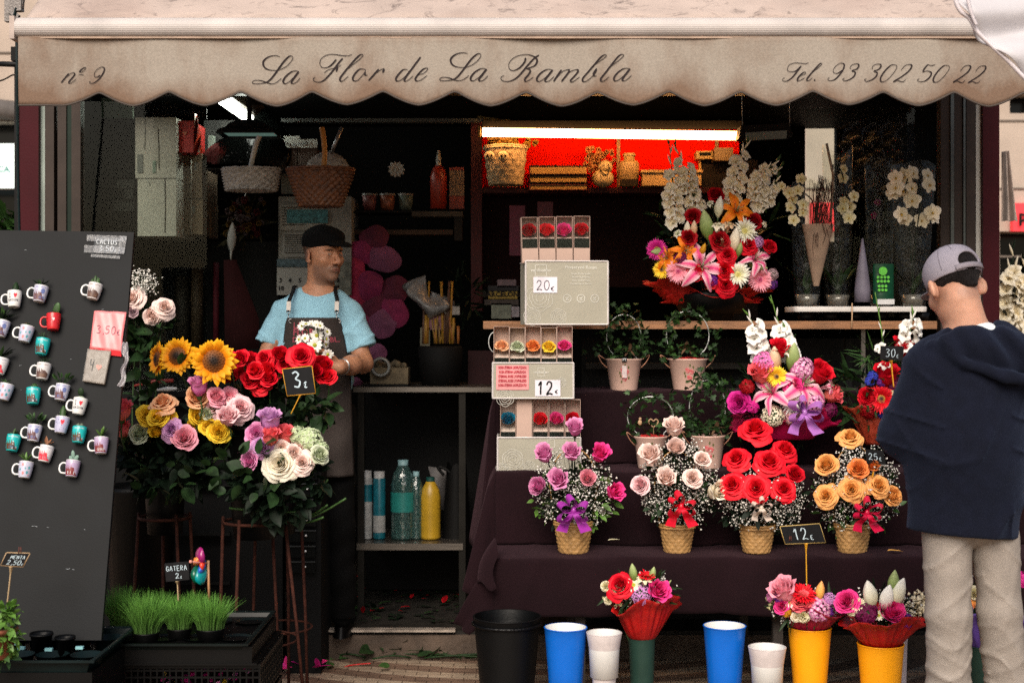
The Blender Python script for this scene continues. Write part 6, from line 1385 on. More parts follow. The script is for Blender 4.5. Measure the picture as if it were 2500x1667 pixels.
for i,(bx_,by_,wx,ty,d,lb)in enumerate(((820,1182,78,935,4.74,'pot of bushy green cat grass, back left and widest'),(985,1228,92,975,4.60,'pot of green cat grass at the front, second from the left'),(1212,1200,84,1000,4.64,'pot of green cat grass directly below the GATERA tag'),(1420,1203,98,985,4.62,'pot of green cat grass farthest right in front of the pinwheel'),(1090,1130,70,955,4.88,'pot of cat grass behind, half hidden between the front pots'),(1310,1120,60,960,4.90,'pot of cat grass at the back right behind the pinwheel'))):
 x,y=B1(bx_,by_);top=B1(bx_,ty)[1];wpx=wx/2.766;c=P(x,y,d);t=thing('grass_pot',lb,'potted grass',c-Vector((0,0,.05)),'pots of cat grass')
 R0=wpx/FPX*d;MB().lathe([(.001,-.052),(R0*.75,-.052),(R0*.98,.0),(R0*1.0,.004),(R0*.9,-.004),(.001,-.006)],c,20).build('pot',mbucket,t)
 H=(y-top)/FPX*d*1.22;mb=MB()
 for k in range(640):
  a=r.uniform(0,6.283);q=math.sqrt(r.random());p=c+Vector((R0*.9*q*cos(a),R0*.9*q*sin(a),-.004));h_=H*r.uniform(.55,1.08)*(1-.18*q);ln=Vector((cos(a),sin(a),0))*q*h_*r.uniform(.05,.85)+Vector((r.gauss(0,.06),r.gauss(0,.06),0))*h_
  tw=Vector((cos(k),sin(k),0))*.0014;b0=len(mb.v)
  for j in range(5):
   v=j/4;cpt=p+Vector((0,0,h_*(v-.16*v*v*ln.length/h_)))+ln*v*v;ww=tw*(1-v**2*.92);mb.vert(cpt+ww,v);mb.vert(cpt-ww,v)
  for j in range(4):mb.face((b0+2*j,b0+2*j+1,b0+2*j+3,b0+2*j+2),0)
 mb.build('grass',mgr,t)
def tray(name,lab,x0,x1,yf,zt,d0,d1,m,cells=None,depth=.05,cat='tray'):
 t=thing(name,lab,cat,P((x0+x1)/2,yf,d0));a=P(x0,yf,d0);b_=P(x1,yf,d0);z=a.z
 mb=MB();X0,X1=a.x,b_.x
 def ring(e,zz):return[(X0-e,d0-e),(X1+e,d0-e),(X1+e,d1+e),(X0-e,d1+e)]
 lv=[(-.03,z-depth),(-.012,z-.004),(0,z),(.006,z),(.006,z-.007),(.002,z-.007)]
 rows=[[mb.vert((x,y,zz))for x,y in ring(e,zz)]for e,zz in lv]
 for p_,q_ in zip(rows,rows[1:]):
  for j in range(4):mb.face((p_[j],p_[(j+1)%4],q_[(j+1)%4],q_[j]))
 mb.face(rows[0])
 mb.build('rim_and_base',m,t,smooth=False)
 cm=MB()
 nx,ny=cells or(4,2)
 for i in range(nx):
  for j in range(ny):
   cc=Vector((X0+(X1-X0)*(i+.5)/nx,d0+(d1-d0)*(j+.5)/ny,z-depth));cm.lathe([(.001,.006),((X1-X0)/nx*.36,.006),((X1-X0)/nx*.46,depth*.85),((X1-X0)/nx*.48,depth*.85)],cc,18)
 cm.build('cells',m,t)
 return t
mtray=mat('dark green black plastic tray',(.012,.022,.022),.35,var=.3,spec=.6,vs=10)
tray('plant_tray','dark moulded plastic tray under the pots of cat grass',*(B1(668,0)[0],B1(1665,0)[0]),B1(0,1300)[1],0,4.50,5.02,mtray,(4,2))
def crate(lab,x0,x1,yt,yb,d0,d1,m,holes=True,group=None):
 t=thing('crate',lab,'crate',(X_((x0+x1)/2,d0),d0,Z_(yb,d0)),group);a,b_=X_(x0,d0),X_(x1,d0);z1,z0=Z_(yt,d0),Z_(yb,d0)
 mb=MB();rm=.014
 mb.bx(a,b_,d0,d0+rm,z1-rm,z1);mb.bx(a,b_,d1-rm,d1,z1-rm,z1);mb.bx(a,a+rm,d0+rm,d1-rm,z1-rm,z1);mb.bx(b_-rm,b_,d0+rm,d1-rm,z1-rm,z1)
 mb.bx(a+.004,b_-.004,d0+.004,d1-.004,z0,z0+.006)
 nz=6
 for k in range(1,nz):
  z=z0+(z1-z0)*k/nz;mb.bx(a+.003,b_-.003,d0+.003,d0+.008,z-.003,z+.003);mb.bx(b_-.008,b_-.003,d0+.01,d1-.01,z-.003,z+.003);mb.bx(a+.003,a+.008,d0+.01,d1-.01,z-.003,z+.003);mb.bx(a+.003,b_-.003,d1-.008,d1-.003,z-.003,z+.003)
 n=24
 for k in range(n+1):
  x=a+.004+(b_-a-.008)*k/n;mb.bx(x-.0025,x+.0025,d0+.0015,d0+.0065,z0+.006,z1-rm-.001);mb.bx(x-.0025,x+.0025,d1-.0065,d1-.0015,z0+.006,z1-rm-.001)
 for k in range(13):
  y=d0+.012+(d1-d0-.024)*k/12;mb.bx(b_-.0065,b_-.0015,y-.0025,y+.0025,z0+.006,z1-rm-.001);mb.bx(a+.0015,a+.0065,y-.0025,y+.0025,z0+.006,z1-rm-.001)
 mb.build('lattice',m,t,smooth=False);return t
mcrate=mat('black plastic crate',(.008,.008,.009),.4,var=.2,spec=.5)
t=thing('crate','black solid-sided crate carrying the grass tray','crate',P(440,1620,4.52),'black crates');mb=MB();mb.bx(X_(252,4.52),X_(615,4.52),4.52,4.99,Z_(1618,4.52),Z_(1578,4.52));mb.bx(X_(246,4.52),X_(628,4.52),4.512,5.0,Z_(1622,4.52),Z_(1617,4.52));mb.build('side_walls',mcrate,t,smooth=False)
crate('black lattice crate at the bottom, below the grass tray, with pink scraps inside',255,636,1620,1720,4.53,4.98,mcrate,group='black crates')
z_=Z_(1720,4.53);crate('lowest black lattice crate standing on the pavement',250,640,1722,1925,4.55,4.96,mcrate,group='black crates')
mb=MB()
for k in range(60):
 p=Vector((r.uniform(X_(390,4.8),X_(600,4.8)),r.uniform(4.62,4.9),Z_(1712,4.7)+r.uniform(0,.10)));mb.add(LEAF['round'],XF(p,(r.uniform(-1,1),-1,r.uniform(-1,1)),.02,r.uniform(0,6)),mm=[r.choice((0,0,1,2))])
tag(mb.build('petal_scraps',[PM('magenta'),PM('mauve'),PM('yellow')]),'magenta and yellow flower scraps inside the black lattice crate','scraps',kind='stuff')
tray('plant_tray','dark empty seedling tray at the lower left in front of the board',-120,B1(625,0)[0],B1(0,1412)[1],0,4.15,4.62,mat('teal black plastic tray',(.012,.03,.032),.35,var=.3,spec=.6),(4,2),depth=.06)
mb=MB()
for x,y in((143,1330),(538,1328),(95,1300),(330,1340)):mb.box(P(*B1(x,y),4.25),(.022,.012,.008))
tag(mb.build('plant_labels',mat('pale blue plastic labels',(.20,.42,.45),.5),smooth=False),'small pale blue plastic labels lying in the left seedling tray','labels',kind='stuff')
t=thing('tray_stand','black crate below the left seedling tray','crate',(X_(60,4.2),4.2,0),'black crates');part('side_walls',mcrate,t,(X_(-150,4.2),X_(232,4.2),4.17,4.6,0,Z_(1635,4.2)))
t.name='crate'
for i,(x,y,s_)in enumerate(((280,1310,.034),(440,1335,.030))):
 c=P(*B1(x,y),4.33);t=thing('plant_pot',('empty black pot lying on the left seedling tray, left one','empty black pot lying on the left seedling tray, right one')[i],'pot',c,'empty black pots');MB().lathe([(.001,-.03),(s_*.7,-.03),(s_*.95,.03),(s_*1.05,.03),(s_*1.02,.038),(s_*.9,.03),(s_*.65,-.02),(.001,-.02)],c,20).build('shell',mbucket,t)
c=P(*B1(-10,1395),4.1);t=thing('potted_mint','fresh green mint in a terracotta pot at the bottom left corner','potted plant',c);MB().lathe([(.001,0),(.038,0),(.05,.075),(.055,.075),(.055,.088),(.048,.086),(.001,.07)],c,24).build('pot',mat('terracotta',(.30,.09,.045),.8,var=.2,bump=.2),t)
foliage(t,scatter(150,r,*B1(30,1200),34,62,4.1,.06),r,'ovate',.034,gleaf3,'leaves',jit=1.2);foliage(t,scatter(70,r,*B1(20,1260),38,60,4.12,.05),r,'ovate',.034,gleaf2,'leaves',jit=1.2)
mb=MB()
for k in range(14):mb.tube(catmull([c+Vector((r.uniform(-.02,.02),0,.07)),c+Vector((r.uniform(-.03,.05),0,.12)),P(*B1(r.uniform(-20,110),r.uniform(1100,1280)),4.1)],3),.0015,4)
mb.build('stems',gstem,t)
t=thing('drawer_unit','tower of dark see-through plastic drawers between the rose stand and the shopkeeper','drawer unit',(X_(735,5.95),5.95,.0));d=5.95
md=mat('smoky plastic drawer',(.016,.018,.019),.22,var=.2,spec=.8)
part('body',mblk,t,(X_(700,d),X_(782,d),d+.02,d+.36,0.0,Z_(1135,d)))
for k in range(7):
 y=1142+k*38;dr=part('drawer',md,t,(X_(703,d),X_(775-k,d),d,d+.018,Z_(y+28,d),Z_(y,d)));MB().ell(P(751-k,y+13,d-.006),.005,8).build('knob',mat('white knob',(.7,.7,.7),.4),dr)
 part('lip',mat('grey drawer lip',(.07,.075,.078),.3),dr,(X_(702,d),X_(776-k,d),d-.006,d-.001,Z_(y+2,d),Z_(y-1,d)))
t=thing('display_rack','low black shelving behind the rusty stands','rack',(X_(480,6.0),6.0,0))
part('frame',mblk,t,(X_(200,6.0),X_(690,6.0),6.0,6.06,0,Z_(965,6.0)));part('top',mat('black work surface',(.02,.02,.022),.35),t,(X_(295,5.9),X_(555,5.9),5.88,6.2,Z_(968,5.9),Z_(955,5.9)))
for z in(1060,1180,1300,1420):part('slat',mat('black slat',(.02,.02,.02),.5),t,(X_(265,5.95),X_(560,5.95),5.96,5.99,Z_(z+8,5.95),Z_(z,5.95)))
tag(MB().tube([P(*M1(905,1110),5.85),P(*M1(1040,1082),5.85),P(*M1(1170,1075),5.85)],[.004,.008,.008],8).build('pruning_knife',mat('red tool handle',(.35,.04,.03),.4)),'red-handled knife lying on the black work surface','knife')
tag(MB().tube([P(*M1(1060,1138),5.84),P(*M1(1130,1132),5.84),P(*M1(1195,1130),5.84)],[.004,.010,.006],8).build('marker_pen',mat('white pen',(.6,.6,.58),.4)),'white marker pen lying on the black work surface','pen')
mb=MB()
for k in range(40):
 x=r.uniform(640,1150);y=r.uniform(1575,1612);d=1.45*FPX/(y-HY);a=P(x,y,d);a.z=.012;L=r.uniform(.06,.35);an=r.uniform(-.25,.25)+(PI if r.random()<.5 else 0)
 mb.tube(catmull([a,a+Vector((cos(an)*L*.5,sin(an)*L*.5,.012)),a+Vector((cos(an)*L,sin(an)*L,0))],3),.004,5)
for k in range(430):
 x=r.uniform(640,1110);y=r.gauss(1590,11);d=1.45*FPX/(y-HY);a=P(x,y,d);a.z=.012+r.uniform(0,.03);M_=Matrix.Translation(a)@Vector((r.uniform(-1,1),r.uniform(-1,1),r.uniform(-.1,.35))).normalized().to_track_quat('Y','Z').to_matrix().to_4x4()@Matrix.Rotation(r.uniform(-1,1),4,'Y')@Matrix.Diagonal((1,1.0,1,1))@Matrix.Scale(r.uniform(.035,.11),4);mb.add(LEAF[r.choice(('long','ovate','long','rose'))],M_,mm=[r.choice((0,1))])
tag(mb.build('cut_greenery',[gleaf,gleaf2]),'cut green stems and leaves swept along the foot of the kiosk','cut greenery',kind='stuff')
mb=MB()
for(x,y,s_)in[(885,1590,.08),(910,1585,.10),(925,1588,.11),(945,1592,.10),(960,1597,.08),(868,1600,.06),(740,1640,.06),(760,1640,.07),(775,1645,.06),(700,1645,.05),(690,1650,.04),(1000,1475+110,.05)]:
 d=1.45*FPX/(y-HY);a=P(x,y,d);a.z=.03
 for k in range(3):mb.add(LEAF['ovate'],Matrix.Translation(a)@Vector((r.uniform(-1,1),r.uniform(-.6,.6),r.uniform(0,.5))).normalized().to_track_quat('Y','Z').to_matrix().to_4x4()@Matrix.Rotation(r.uniform(-1,1),4,'Y')@Matrix.Scale(s_,4),mm=[r.choice((0,0,1))])
tag(mb.build('fallen_petals',[PM('magenta'),PM('hotpink')]),'magenta petals fallen on the pavement before the kiosk','petals',kind='stuff')
mb=MB();d=1.45*FPX/(1626-HY);mb.tube(catmull([P(825,1634,d)*1,P(850,1624,d),P(880,1620,d),P(905,1618,d)],4),.007,6,flat=.4);[None for _ in()]
tag(mb.build('ribbon_scrap',mat('red ribbon',(.55,.01,.01),.3)),'scrap of red ribbon lying on the paving edge','ribbon')
mb=MB()
for k in range(160):
 p=Vector((r.uniform(X_(790,6.6),X_(1110,6.6)),r.uniform(6.4,7.6),.128));mb.add(LEAF['ovate'],Matrix.Translation(p)@Vector((r.uniform(-1,1),r.uniform(-1,1),r.uniform(0,.3))).normalized().to_track_quat('Y','Z').to_matrix().to_4x4()@Matrix.Scale(r.uniform(.02,.06),4),mm=[r.choice((0,0,0,1,2))])
tag(mb.build('floor_scraps',[gdeep,PM('crimson'),gleaf]),'leaf and petal scraps strewn on the dark kiosk floor','scraps',kind='stuff')
t=thing('potted_plant','broad-leaved green plant behind the left corner post','plant',(X_(10,8),8,0));MB().lathe([(.001,0),(.2,0),(.25,.5),(.001,.5)],(X_(10,8),8,0),20).build('pot',mbucket,t)
foliage(t,scatter(120,r,8,560,45,45,8.0,.2),r,'ovate',.16,gleaf2,'leaves');MB().tube([(X_(10,8),8,.5),(X_(10,8),8,2.0)],.03,6).build('stem',gstem,t)
r=random.Random(77)
BG='rose arrangements in small woven baskets'
def basket_arr(lab,bx0,bx1,yt,yb,roses,gy,ribbon,leafcol,d=5.42,handle=None,fern=True,seed=0,rname='ribbon_bow',ncol=200):
 q=random.Random(seed+5);cx_=(bx0+bx1)/2;foot=P(cx_,yb,d);foot.z=.597
 xs=[p[0]for p in roses];ys=[p[1]for p in roses]
 a=Arr('basket_arrangement',lab,'flower arrangement',foot,gy[0],gy[1],d,max(gy[2],gy[3]),BG,.75)
 rt=(bx1-bx0)/2/FPX*d;h=(yb-yt)/FPX*d
 wicker(a.root,foot,rt,rt*.74,h,mcane,rows=8,seg=14,amp=.045)
 for x,y,s_,k,c in roses:a.F(k,c,x,y,s_,push=.012,tilt=(0,0,.10))
 pts=scatter(int(ncol*1.15),q,gy[0],gy[1],gy[2],gy[3],d,gy[2]/FPX*d*.9);ctr=foot+Vector((0,0,h))
 gyp(a.root,pts,q,.0038,ctr,per=4)
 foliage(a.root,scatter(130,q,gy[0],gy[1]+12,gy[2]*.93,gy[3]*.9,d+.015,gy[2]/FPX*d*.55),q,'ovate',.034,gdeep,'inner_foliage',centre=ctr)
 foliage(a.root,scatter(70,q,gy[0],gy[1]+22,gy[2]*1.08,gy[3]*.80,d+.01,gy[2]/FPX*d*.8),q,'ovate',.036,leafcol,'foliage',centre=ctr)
 if ribbon:bow(a.root,a.pos(ribbon[0],ribbon[1],.03),ribbon[2]/FPX*d,ribbon[3],q,rname)
 if handle:
  t=foot+Vector((0,0,h));top=P(handle[0],handle[1],d-.01);w_=handle[2]/FPX*d
  pts=[top+Vector((w_*sin(x),0,-(top.z-t.z)*(1-cos(x))/2.0 if abs(x)<1.6 else-(top.z-t.z)*(.5+(abs(x)-1.57)/1.57*.5)))for x in np.linspace(-PI*.98,PI*.98,31)]
  pts=[t+Vector((-rt,0,0))]+[p for p in pts[6:-6]]+[t+Vector((rt,0,0))]
  MB().tube(catmull(pts,2),.0028,6).build('handle',mcane,a.root)
 a.done(gdeep);return a
def vv(*l):return[(x*1.063,y*1.063,s_,k,c)for x,y,s_,k,c in l]
bp=ribbon_mat('glossy purple ribbon',(.34,.035,.34));brd_=ribbon_mat('glossy red ribbon',(.62,.01,.03));bwh=ribbon_mat('ivory satin ribbon',(.62,.52,.44));blil=ribbon_mat('lilac ribbon',(.42,.16,.50))
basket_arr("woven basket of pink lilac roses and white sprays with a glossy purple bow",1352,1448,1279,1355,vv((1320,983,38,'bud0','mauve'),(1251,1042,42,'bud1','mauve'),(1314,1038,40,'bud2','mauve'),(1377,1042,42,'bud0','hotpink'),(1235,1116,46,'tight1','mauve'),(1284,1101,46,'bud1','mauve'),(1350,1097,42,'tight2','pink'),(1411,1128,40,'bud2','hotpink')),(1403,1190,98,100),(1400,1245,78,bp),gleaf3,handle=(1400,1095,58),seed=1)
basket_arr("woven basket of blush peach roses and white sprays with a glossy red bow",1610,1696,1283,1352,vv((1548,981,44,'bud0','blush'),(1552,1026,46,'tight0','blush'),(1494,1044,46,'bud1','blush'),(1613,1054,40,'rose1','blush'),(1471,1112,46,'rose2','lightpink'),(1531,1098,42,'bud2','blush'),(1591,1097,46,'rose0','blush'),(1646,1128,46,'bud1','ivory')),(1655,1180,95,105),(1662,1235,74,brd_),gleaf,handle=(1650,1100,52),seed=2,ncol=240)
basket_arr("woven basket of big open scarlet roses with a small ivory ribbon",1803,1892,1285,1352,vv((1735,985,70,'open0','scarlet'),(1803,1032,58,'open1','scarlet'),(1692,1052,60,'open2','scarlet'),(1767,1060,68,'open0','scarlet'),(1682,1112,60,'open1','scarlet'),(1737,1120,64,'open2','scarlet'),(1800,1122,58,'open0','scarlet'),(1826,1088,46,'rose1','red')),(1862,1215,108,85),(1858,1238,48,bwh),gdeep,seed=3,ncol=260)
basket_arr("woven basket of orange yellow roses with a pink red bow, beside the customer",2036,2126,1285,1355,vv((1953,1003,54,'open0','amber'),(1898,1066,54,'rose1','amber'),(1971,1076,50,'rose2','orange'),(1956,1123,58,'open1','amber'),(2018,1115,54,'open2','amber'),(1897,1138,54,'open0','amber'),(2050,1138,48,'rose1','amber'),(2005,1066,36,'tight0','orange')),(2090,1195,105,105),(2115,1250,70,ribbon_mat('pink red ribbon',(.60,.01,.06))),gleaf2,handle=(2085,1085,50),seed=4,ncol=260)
chalk_tag('dark chalk tag reading 25€ on an orange stick in the orange rose basket',[B3(1280,-10),B3(1400,0),B3(1418,95),B3(1288,85)],5.3,(B3(1345,92),B3(1325,180)),'25e',x0=.12,hy=.3,hh=.45,ww=.28,lw=.035,small=.6,sw=10)
chalk_tag('large dark chalk tag reading 12€ on a tall yellow stick, before the woven baskets',[B3(704,512),B3(970,492),B3(1010,618),B3(738,628)],5.05,(B3(878,622),B3(884,975)),'12e',x0=.26,hy=.22,hh=.62,ww=.20,lw=.028,small=.5,rim=mat('yellow tag rim',(.55,.38,.12),.5),clip=B3(765,610),sw=9)
VD=5.0
def vase(lab,m,inner,cx_,yt,wt,wb,d,group=None,flare=.0,name='vase',ztop=None,step=False):
 c=P(cx_,yt,d);z=c.z;rt=wt/2/FPX*d;rb=wb/2/FPX*d;t=thing(name,lab,'vase',(c.x,d,0),group)
 n=14;prof=[(.001,.004),(rb*.92,.004)]+[(rb+(rt-rb)*((k/n)**(1.25 if not flare else 3.2)),.01+(z-.01)*k/n)for k in range(n+1)]
 if step:prof=prof[:2]+[(r_+(.0016 if zz>z*.86 else 0),zz)for r_,zz in prof[2:]]
 prof+=[(rt*1.015,z+.003),(rt*.97,z+.004)]
 MB().lathe(prof,(c.x,d,0),40).build('body',m,t)
 MB().lathe([(rt*.97,z+.0035),(rt*.90,z-.03),(rt*.80,z-.15),(.001,z-.16)],(c.x,d,0),40).build('inner_wall',inner,t)
 MB().tube([(c.x+rt*cos(a),d+rt*sin(a),z+.002)for a in np.linspace(0,2*PI,49)],.0022,6,cap=False).build('rim',m,t)
 return t,Vector((c.x,d,z))
mblue=mat('glossy blue plastic',(.003,.12,.55),.30,var=.12,vs=7,spec=.4,col2=(.03,.16,.45),c2lo=.55,c2hi=.75);mwv=mat('speckled white plastic',(.56,.50,.49),.5,var=.08,vs=60);myel=mat('orange yellow plastic',(.90,.36,.006),.38,var=.10,vs=7,spec=.3,col2=(.62,.24,.02),c2lo=.58,c2hi=.78);mdg=mat('dark green plastic',(.035,.085,.065),.4,var=.15);mwi=mat('white vase lining',(.72,.72,.70),.5,var=.04)
vase('empty glossy blue vase beside the black bin, left one of two blue',mblue,mwi,1381,1532,104,68,VD,'tall plastic vases',name='vase')
vase('empty speckled white vase right next to the left blue one',mwv,mwi,1475,1545,85,52,4.95,'tall plastic vases',flare=1,step=True)
vase('empty glossy blue vase in the middle, alone beneath the cloth',mblue,mwi,1769,1528,103,66,VD,'tall plastic vases')
vase('low empty speckled white vase left of the yellow vases',mwv,mwi,1873,1580,90,62,4.9,'tall plastic vases',flare=1,step=True)
_,vg=vase('dark green vase holding the red-wrapped bouquet',mdg,mdg,1567,1550,66,50,5.08,'tall plastic vases')
_,vy1=vase('orange yellow vase holding the bouquet with the 12€ tag',myel,myel,1977,1532,104,66,4.98,'tall plastic vases')
_,vy2=vase('orange yellow vase next to the customer, holding the red-netted bouquet',myel,myel,2150,1572,112,78,4.90,'tall plastic vases')
vase('tall white vase half hidden behind the right yellow one',mat('grey white plastic',(.42,.38,.42),.5),mwi,2195,1560,40,30,5.1)
_,vp=vase('dark green vase behind the customer with a violet-wrapped bouquet',mdg,mdg,2405,1575,95,70,5.05)
t,_=vase('black plastic bin standing left of the blue vase',mat('matt black bin',(.010,.010,.011),.5,var=.2),mbucket,1238,1505,165,120,5.12,name='bin');t['category']='bin'
c=P(1238,1512,5.12);MB().tube([c+Vector((.123*cos(a),.123*sin(a),-.012))for a in np.linspace(0,2*PI,49)],.006,6,cap=False).build('bin_bag_hem',mat('black bin bag',(.014,.014,.016),.25,bump=.4),t)
mredw=mat('sheer red wrapping',(.42,.006,.005),.45,trans=.12,var=.3,vs=14,bump=.5,bs=25);mmagw=mat('magenta wrapping',(.36,.004,.035),.5,trans=.08,var=.3,vs=14,bump=.4,bs=25);mviow=mat('violet wrapping',(.10,.05,.30),.5,var=.2)
def bouquet(lab,foot,cx_,cy_,d,R_,wm,wdim,fl,seed=0,group='small wrapped bouquets standing in vases',gy=60,lp=None,cream=None):
 q=random.Random(seed);a=Arr('bouquet',lab,'bouquet',foot-Vector((0,0,.10)),cx_,cy_,d,R_,group,.5)
 for x,y,s_,k,c,*rest in fl:a.F(k,c,x,y,s_*1.12,d=rest[0]if rest else None,tilt=(0,0,.35))
 rt,h=wdim;wrapper(a.root,foot+Vector((0,0,-.012)),rt,foot[0]*0+wdim[0]*.40,h,wm,seed,lip=.16,drop=.34,pleats=11)
 pts=scatter(gy,q,cx_,cy_+10,R_*.95,R_*.42,d,.05);gyp(a.root,pts,q,.0042,foot)
 if cream:gyp(a.root,scatter(cream,q,cx_-R_*.55,cy_+12,R_*.5,R_*.3,d,.06),q,.0085,foot,name='statice',m=PM('cream'),per=3)
 foliage(a.root,scatter(90,q,cx_,cy_+15,R_*.85,R_*.4,d,.04),q,'long',.055,lp or gleaf,'foliage',centre=foot)
 a.done();return a
bouquet('bouquet with red rose and cream lily in red wrap, in the green vase',vg,1562,1432,5.05,85,mredw,(.112,.14),[(*B2(1905,905),56,'open1','red'),(*B2(2065,890),58,'halflily','cream',(0,-.5,.9)),(*B2(1995,820),36,'fatbud0','green',(-.15,-.2,1)),(*B2(2125,832),30,'fatbud1','green',(.2,-.2,1)),(*B2(2160,945),44,'bud0','hotpink'),(*B2(2050,970),52,'fine0','lilac'),(*B2(1810,915),22,'carn0','cream'),(*B2(1895,940),26,'carn1','cream'),(*B2(2085,850),40,'gerbera1','scarlet',(0,-.3,1)),(*B2(2225,900),26,'spindle0','green',(.6,-.3,.7)),(*B2(1995,905),34,'daisy0','white'),(*B2(2180,1010),20,'carn0','cream'),(*B2(1825,1010),18,'carn1','cream')],3,cream=14)
bouquet('bouquet of coral rose, pink lisianthus and plum sweet william in magenta wrap, left yellow vase',vy1,1968,1470,4.95,88,mmagw,(.115,.085),[(*B3(725,945),52,'bud1','pink',(-.4,-.5,.7)),(*B3(845,1010),50,'rose0','coral'),(*B3(860,975),58,'gerbera0','scarlet',(.1,-.5,.8)),(*B3(960,1070),54,'cluster0','sweet'),(*B3(975,945),40,'fatbud1','amber',(.1,-.25,1)),(*B3(715,1045),36,'rose2','hotpink'),(*B3(770,1025),26,'daisy1','bright'),(*B3(1040,1000),34,'fine1','lilac'),(*B3(640,985),26,'fine0','mauve',(-1,-.2,.3)),(*B3(990,1030),26,'daisy0','white'),(*B3(700,985),26,'cluster1','purple'),(*B3(860,1110),30,'carn0','cream'),(*B3(1025,1085),26,'cluster1','purple'),(*B3(745,1085),24,'cluster1','gold'),(*B3(810,1120),22,'carn1','ivory')],5,gy=70,cream=8)
bouquet('bouquet of hot pink roses and white lily buds in red net, right yellow vase',vy2,2148,1470,4.88,95,mredw,(.128,.105),[(*B3(1155,1015),52,'rose1','hotpink'),(*B3(1455,1080),58,'tight1','hotpink'),(*B3(1310,970),62,'fatbud0','white',(-.25,-.35,1)),(*B3(1495,960),66,'fatbud1','white',(.35,-.3,1)),(*B3(1470,890),50,'fatbud0','green',(.1,-.1,1)),(*B3(1425,990),60,'fatbud1','bright',(.1,-.5,1)),(*B3(1285,1090),50,'cluster1','plum'),(*B3(1230,1045),36,'gerbera0','cream'),(*B3(1550,1150),40,'fine1','purple'),(*B3(1190,1080),22,'carn1','cream'),(*B3(1370,1110),26,'daisy0','white')],8,gy=55,lp=gdeep)
bouquet('violet-wrapped bouquet with an orange bloom seen between the customer\'s legs',vp,2400,1450,5.05,80,mviow,(.13,.12),[(*B3(2025,995),50,'gerbera0','orange'),(*B3(2080,960),40,'rose1','magenta'),(*B3(2340,870),40,'cluster1','magenta'),(*B3(2010,960),30,'carn0','cream'),(*B3(2200,1000),50,'rose0','coral')],9,gy=40,cream=10)
q=random.Random(4);o=gyp(None,scatter(22,q,*B3(1610,1060),30,38,5.05,.05),q,.010,P(2230,1550,5.05),m=PM('ivory'),per=4);tag(o,'cream dried tufts peeping out left of the customer\'s leg','dried flowers',kind='stuff')
mtulle=mat('red tulle',(.55,.010,.006),.6,trans=.22,var=.35,vs=18,bump=.6,bs=40);mmagt=mat('magenta paper',(.48,.004,.07),.45,trans=.05,var=.2,bump=.4,bs=20)
fc=Vector((X_(1735,6.05),6.12,1.479));a=Arr('bouquet','largest bouquet, with orange lilies and white gladioli, in red tulle on the counter','bouquet',fc,1735,620,6.12,165,None,.75)
def zf(k,c,x,y,s_,d=None,push=0.0):a.F(k,c,*Z3(x,y),s_,push,d)
for it in[('lily1','orangelily',870,670,88,(.1,-1,.3)),('lily2','orangelily',420,1030,72,(.1,-1,.1)),('lily0','orangelily',245,1090,68,(-.4,-.9,.1)),('rose0','crimson',685,530,40),('rose1','crimson',480,720,40),('rose2','crimson',1020,765,44),('rose0','crimson',440,910,42),('rose1','crimson',720,940,50),('open0','red',785,1065,46),('open1','red',975,975,44),('rose2','red',1165,995,36),('rose1','red',495,1230,44),('open2','red',775,1330,54),('rose0','scarlet',760,1200,46),('gerbera0','magenta',160,1020,52),('gerbera1','pink',350,1210,60,(-.15,-1,0)),('gerbera0','pink',1075,1285,60,(.1,-1,0)),('spider1','white',880,1240,66,(0,-1,.1)),('spider0','white',940,855,66,(.2,-1,.2)),('gerbera1','yellow',205,1200,44),('lily0','pinklily',560,1170,112,(.05,-1,.15)),('lily2','pinklily',1040,1100,84,(.35,-.8,.4)),('halflily1','ivory',700,850,70,(0,-.4,1)),('halflily1','peachlily',790,830,58,(.2,-.5,.9)),('fatbud0','white',715,640,46,(.1,-.2,1)),('fatbud1','green',600,800,66,(-.2,-.2,1)),('fatbud0','ivory',430,830,32,(0,-.3,1)),('fatbud1','peachlily',490,830,34,(0,-.3,1)),('fatbud0','peachlily',745,960,40,(0,-.4,1)),('fatbud1','ivory',855,930,52,(.1,-.3,1)),('fatbud0','green',180,1040,40,(-1,-.4,0)),('fatbud1','green',895,1020,32,(.2,-.3,1)),('fatbud0','green',1060,1170,40,(1,-.3,-.2)),('fatbud1','gold',570,1020,30,(.3,-.4,1)),('fine0','dusty',1190,1240,34),('fine1','lilac',1060,950,34),('fine0','purple',1185,1320,34),('cluster0','purple',640,1290,34),('halflily1','white',350,890,40,(-.4,-.7,.5)),('halflily0','white',640,620,34,(-.5,-.6,.5)),('cluster1','plum',370,1100,34),('halflily0','ivory',1105,800,30,(.6,-.6,.2)),('rose2','red',640,1300,34)]:
 zf(it[0],it[1],it[2],it[3],it[4],it[5]if len(it)>5 else None)
for pts,n,s_ in(([(330,860),(300,640),(300,420),(265,40)],13,.034),([(560,760),(440,520),(420,360),(310,60)],14,.036),([(790,700),(850,480),(890,240),(980,30)],11,.037),([(1080,700),(1070,520),(1080,380),(1270,190)],10,.034),([(1130,690),(1130,560),(1180,480),(1260,330)],6,.030),([(1000,640),(1120,330),(1200,330),(1290,250)],4,.028)):
 mb=MB();gladiolus(mb,[P(*Z3(x,y),6.08-.03*i)for i,(x,y)in enumerate(pts)],n,s_,r);mb.build('gladiolus',[petal('creamy gladiolus petals',(.95,.86,.62),(.98,.94,.84),tl=.05),gleaf2],a.root)
ctr=fc+Vector((0,0,.15));foliage(a.root,scatter(230,r,1735,600,135,75,6.12,.10),r,'ovate',.06,gdeep,'foliage',centre=ctr);foliage(a.root,scatter(60,r,1740,570,165,95,6.14,.06),r,'long',.12,gleaf,'long_leaves',centre=ctr)
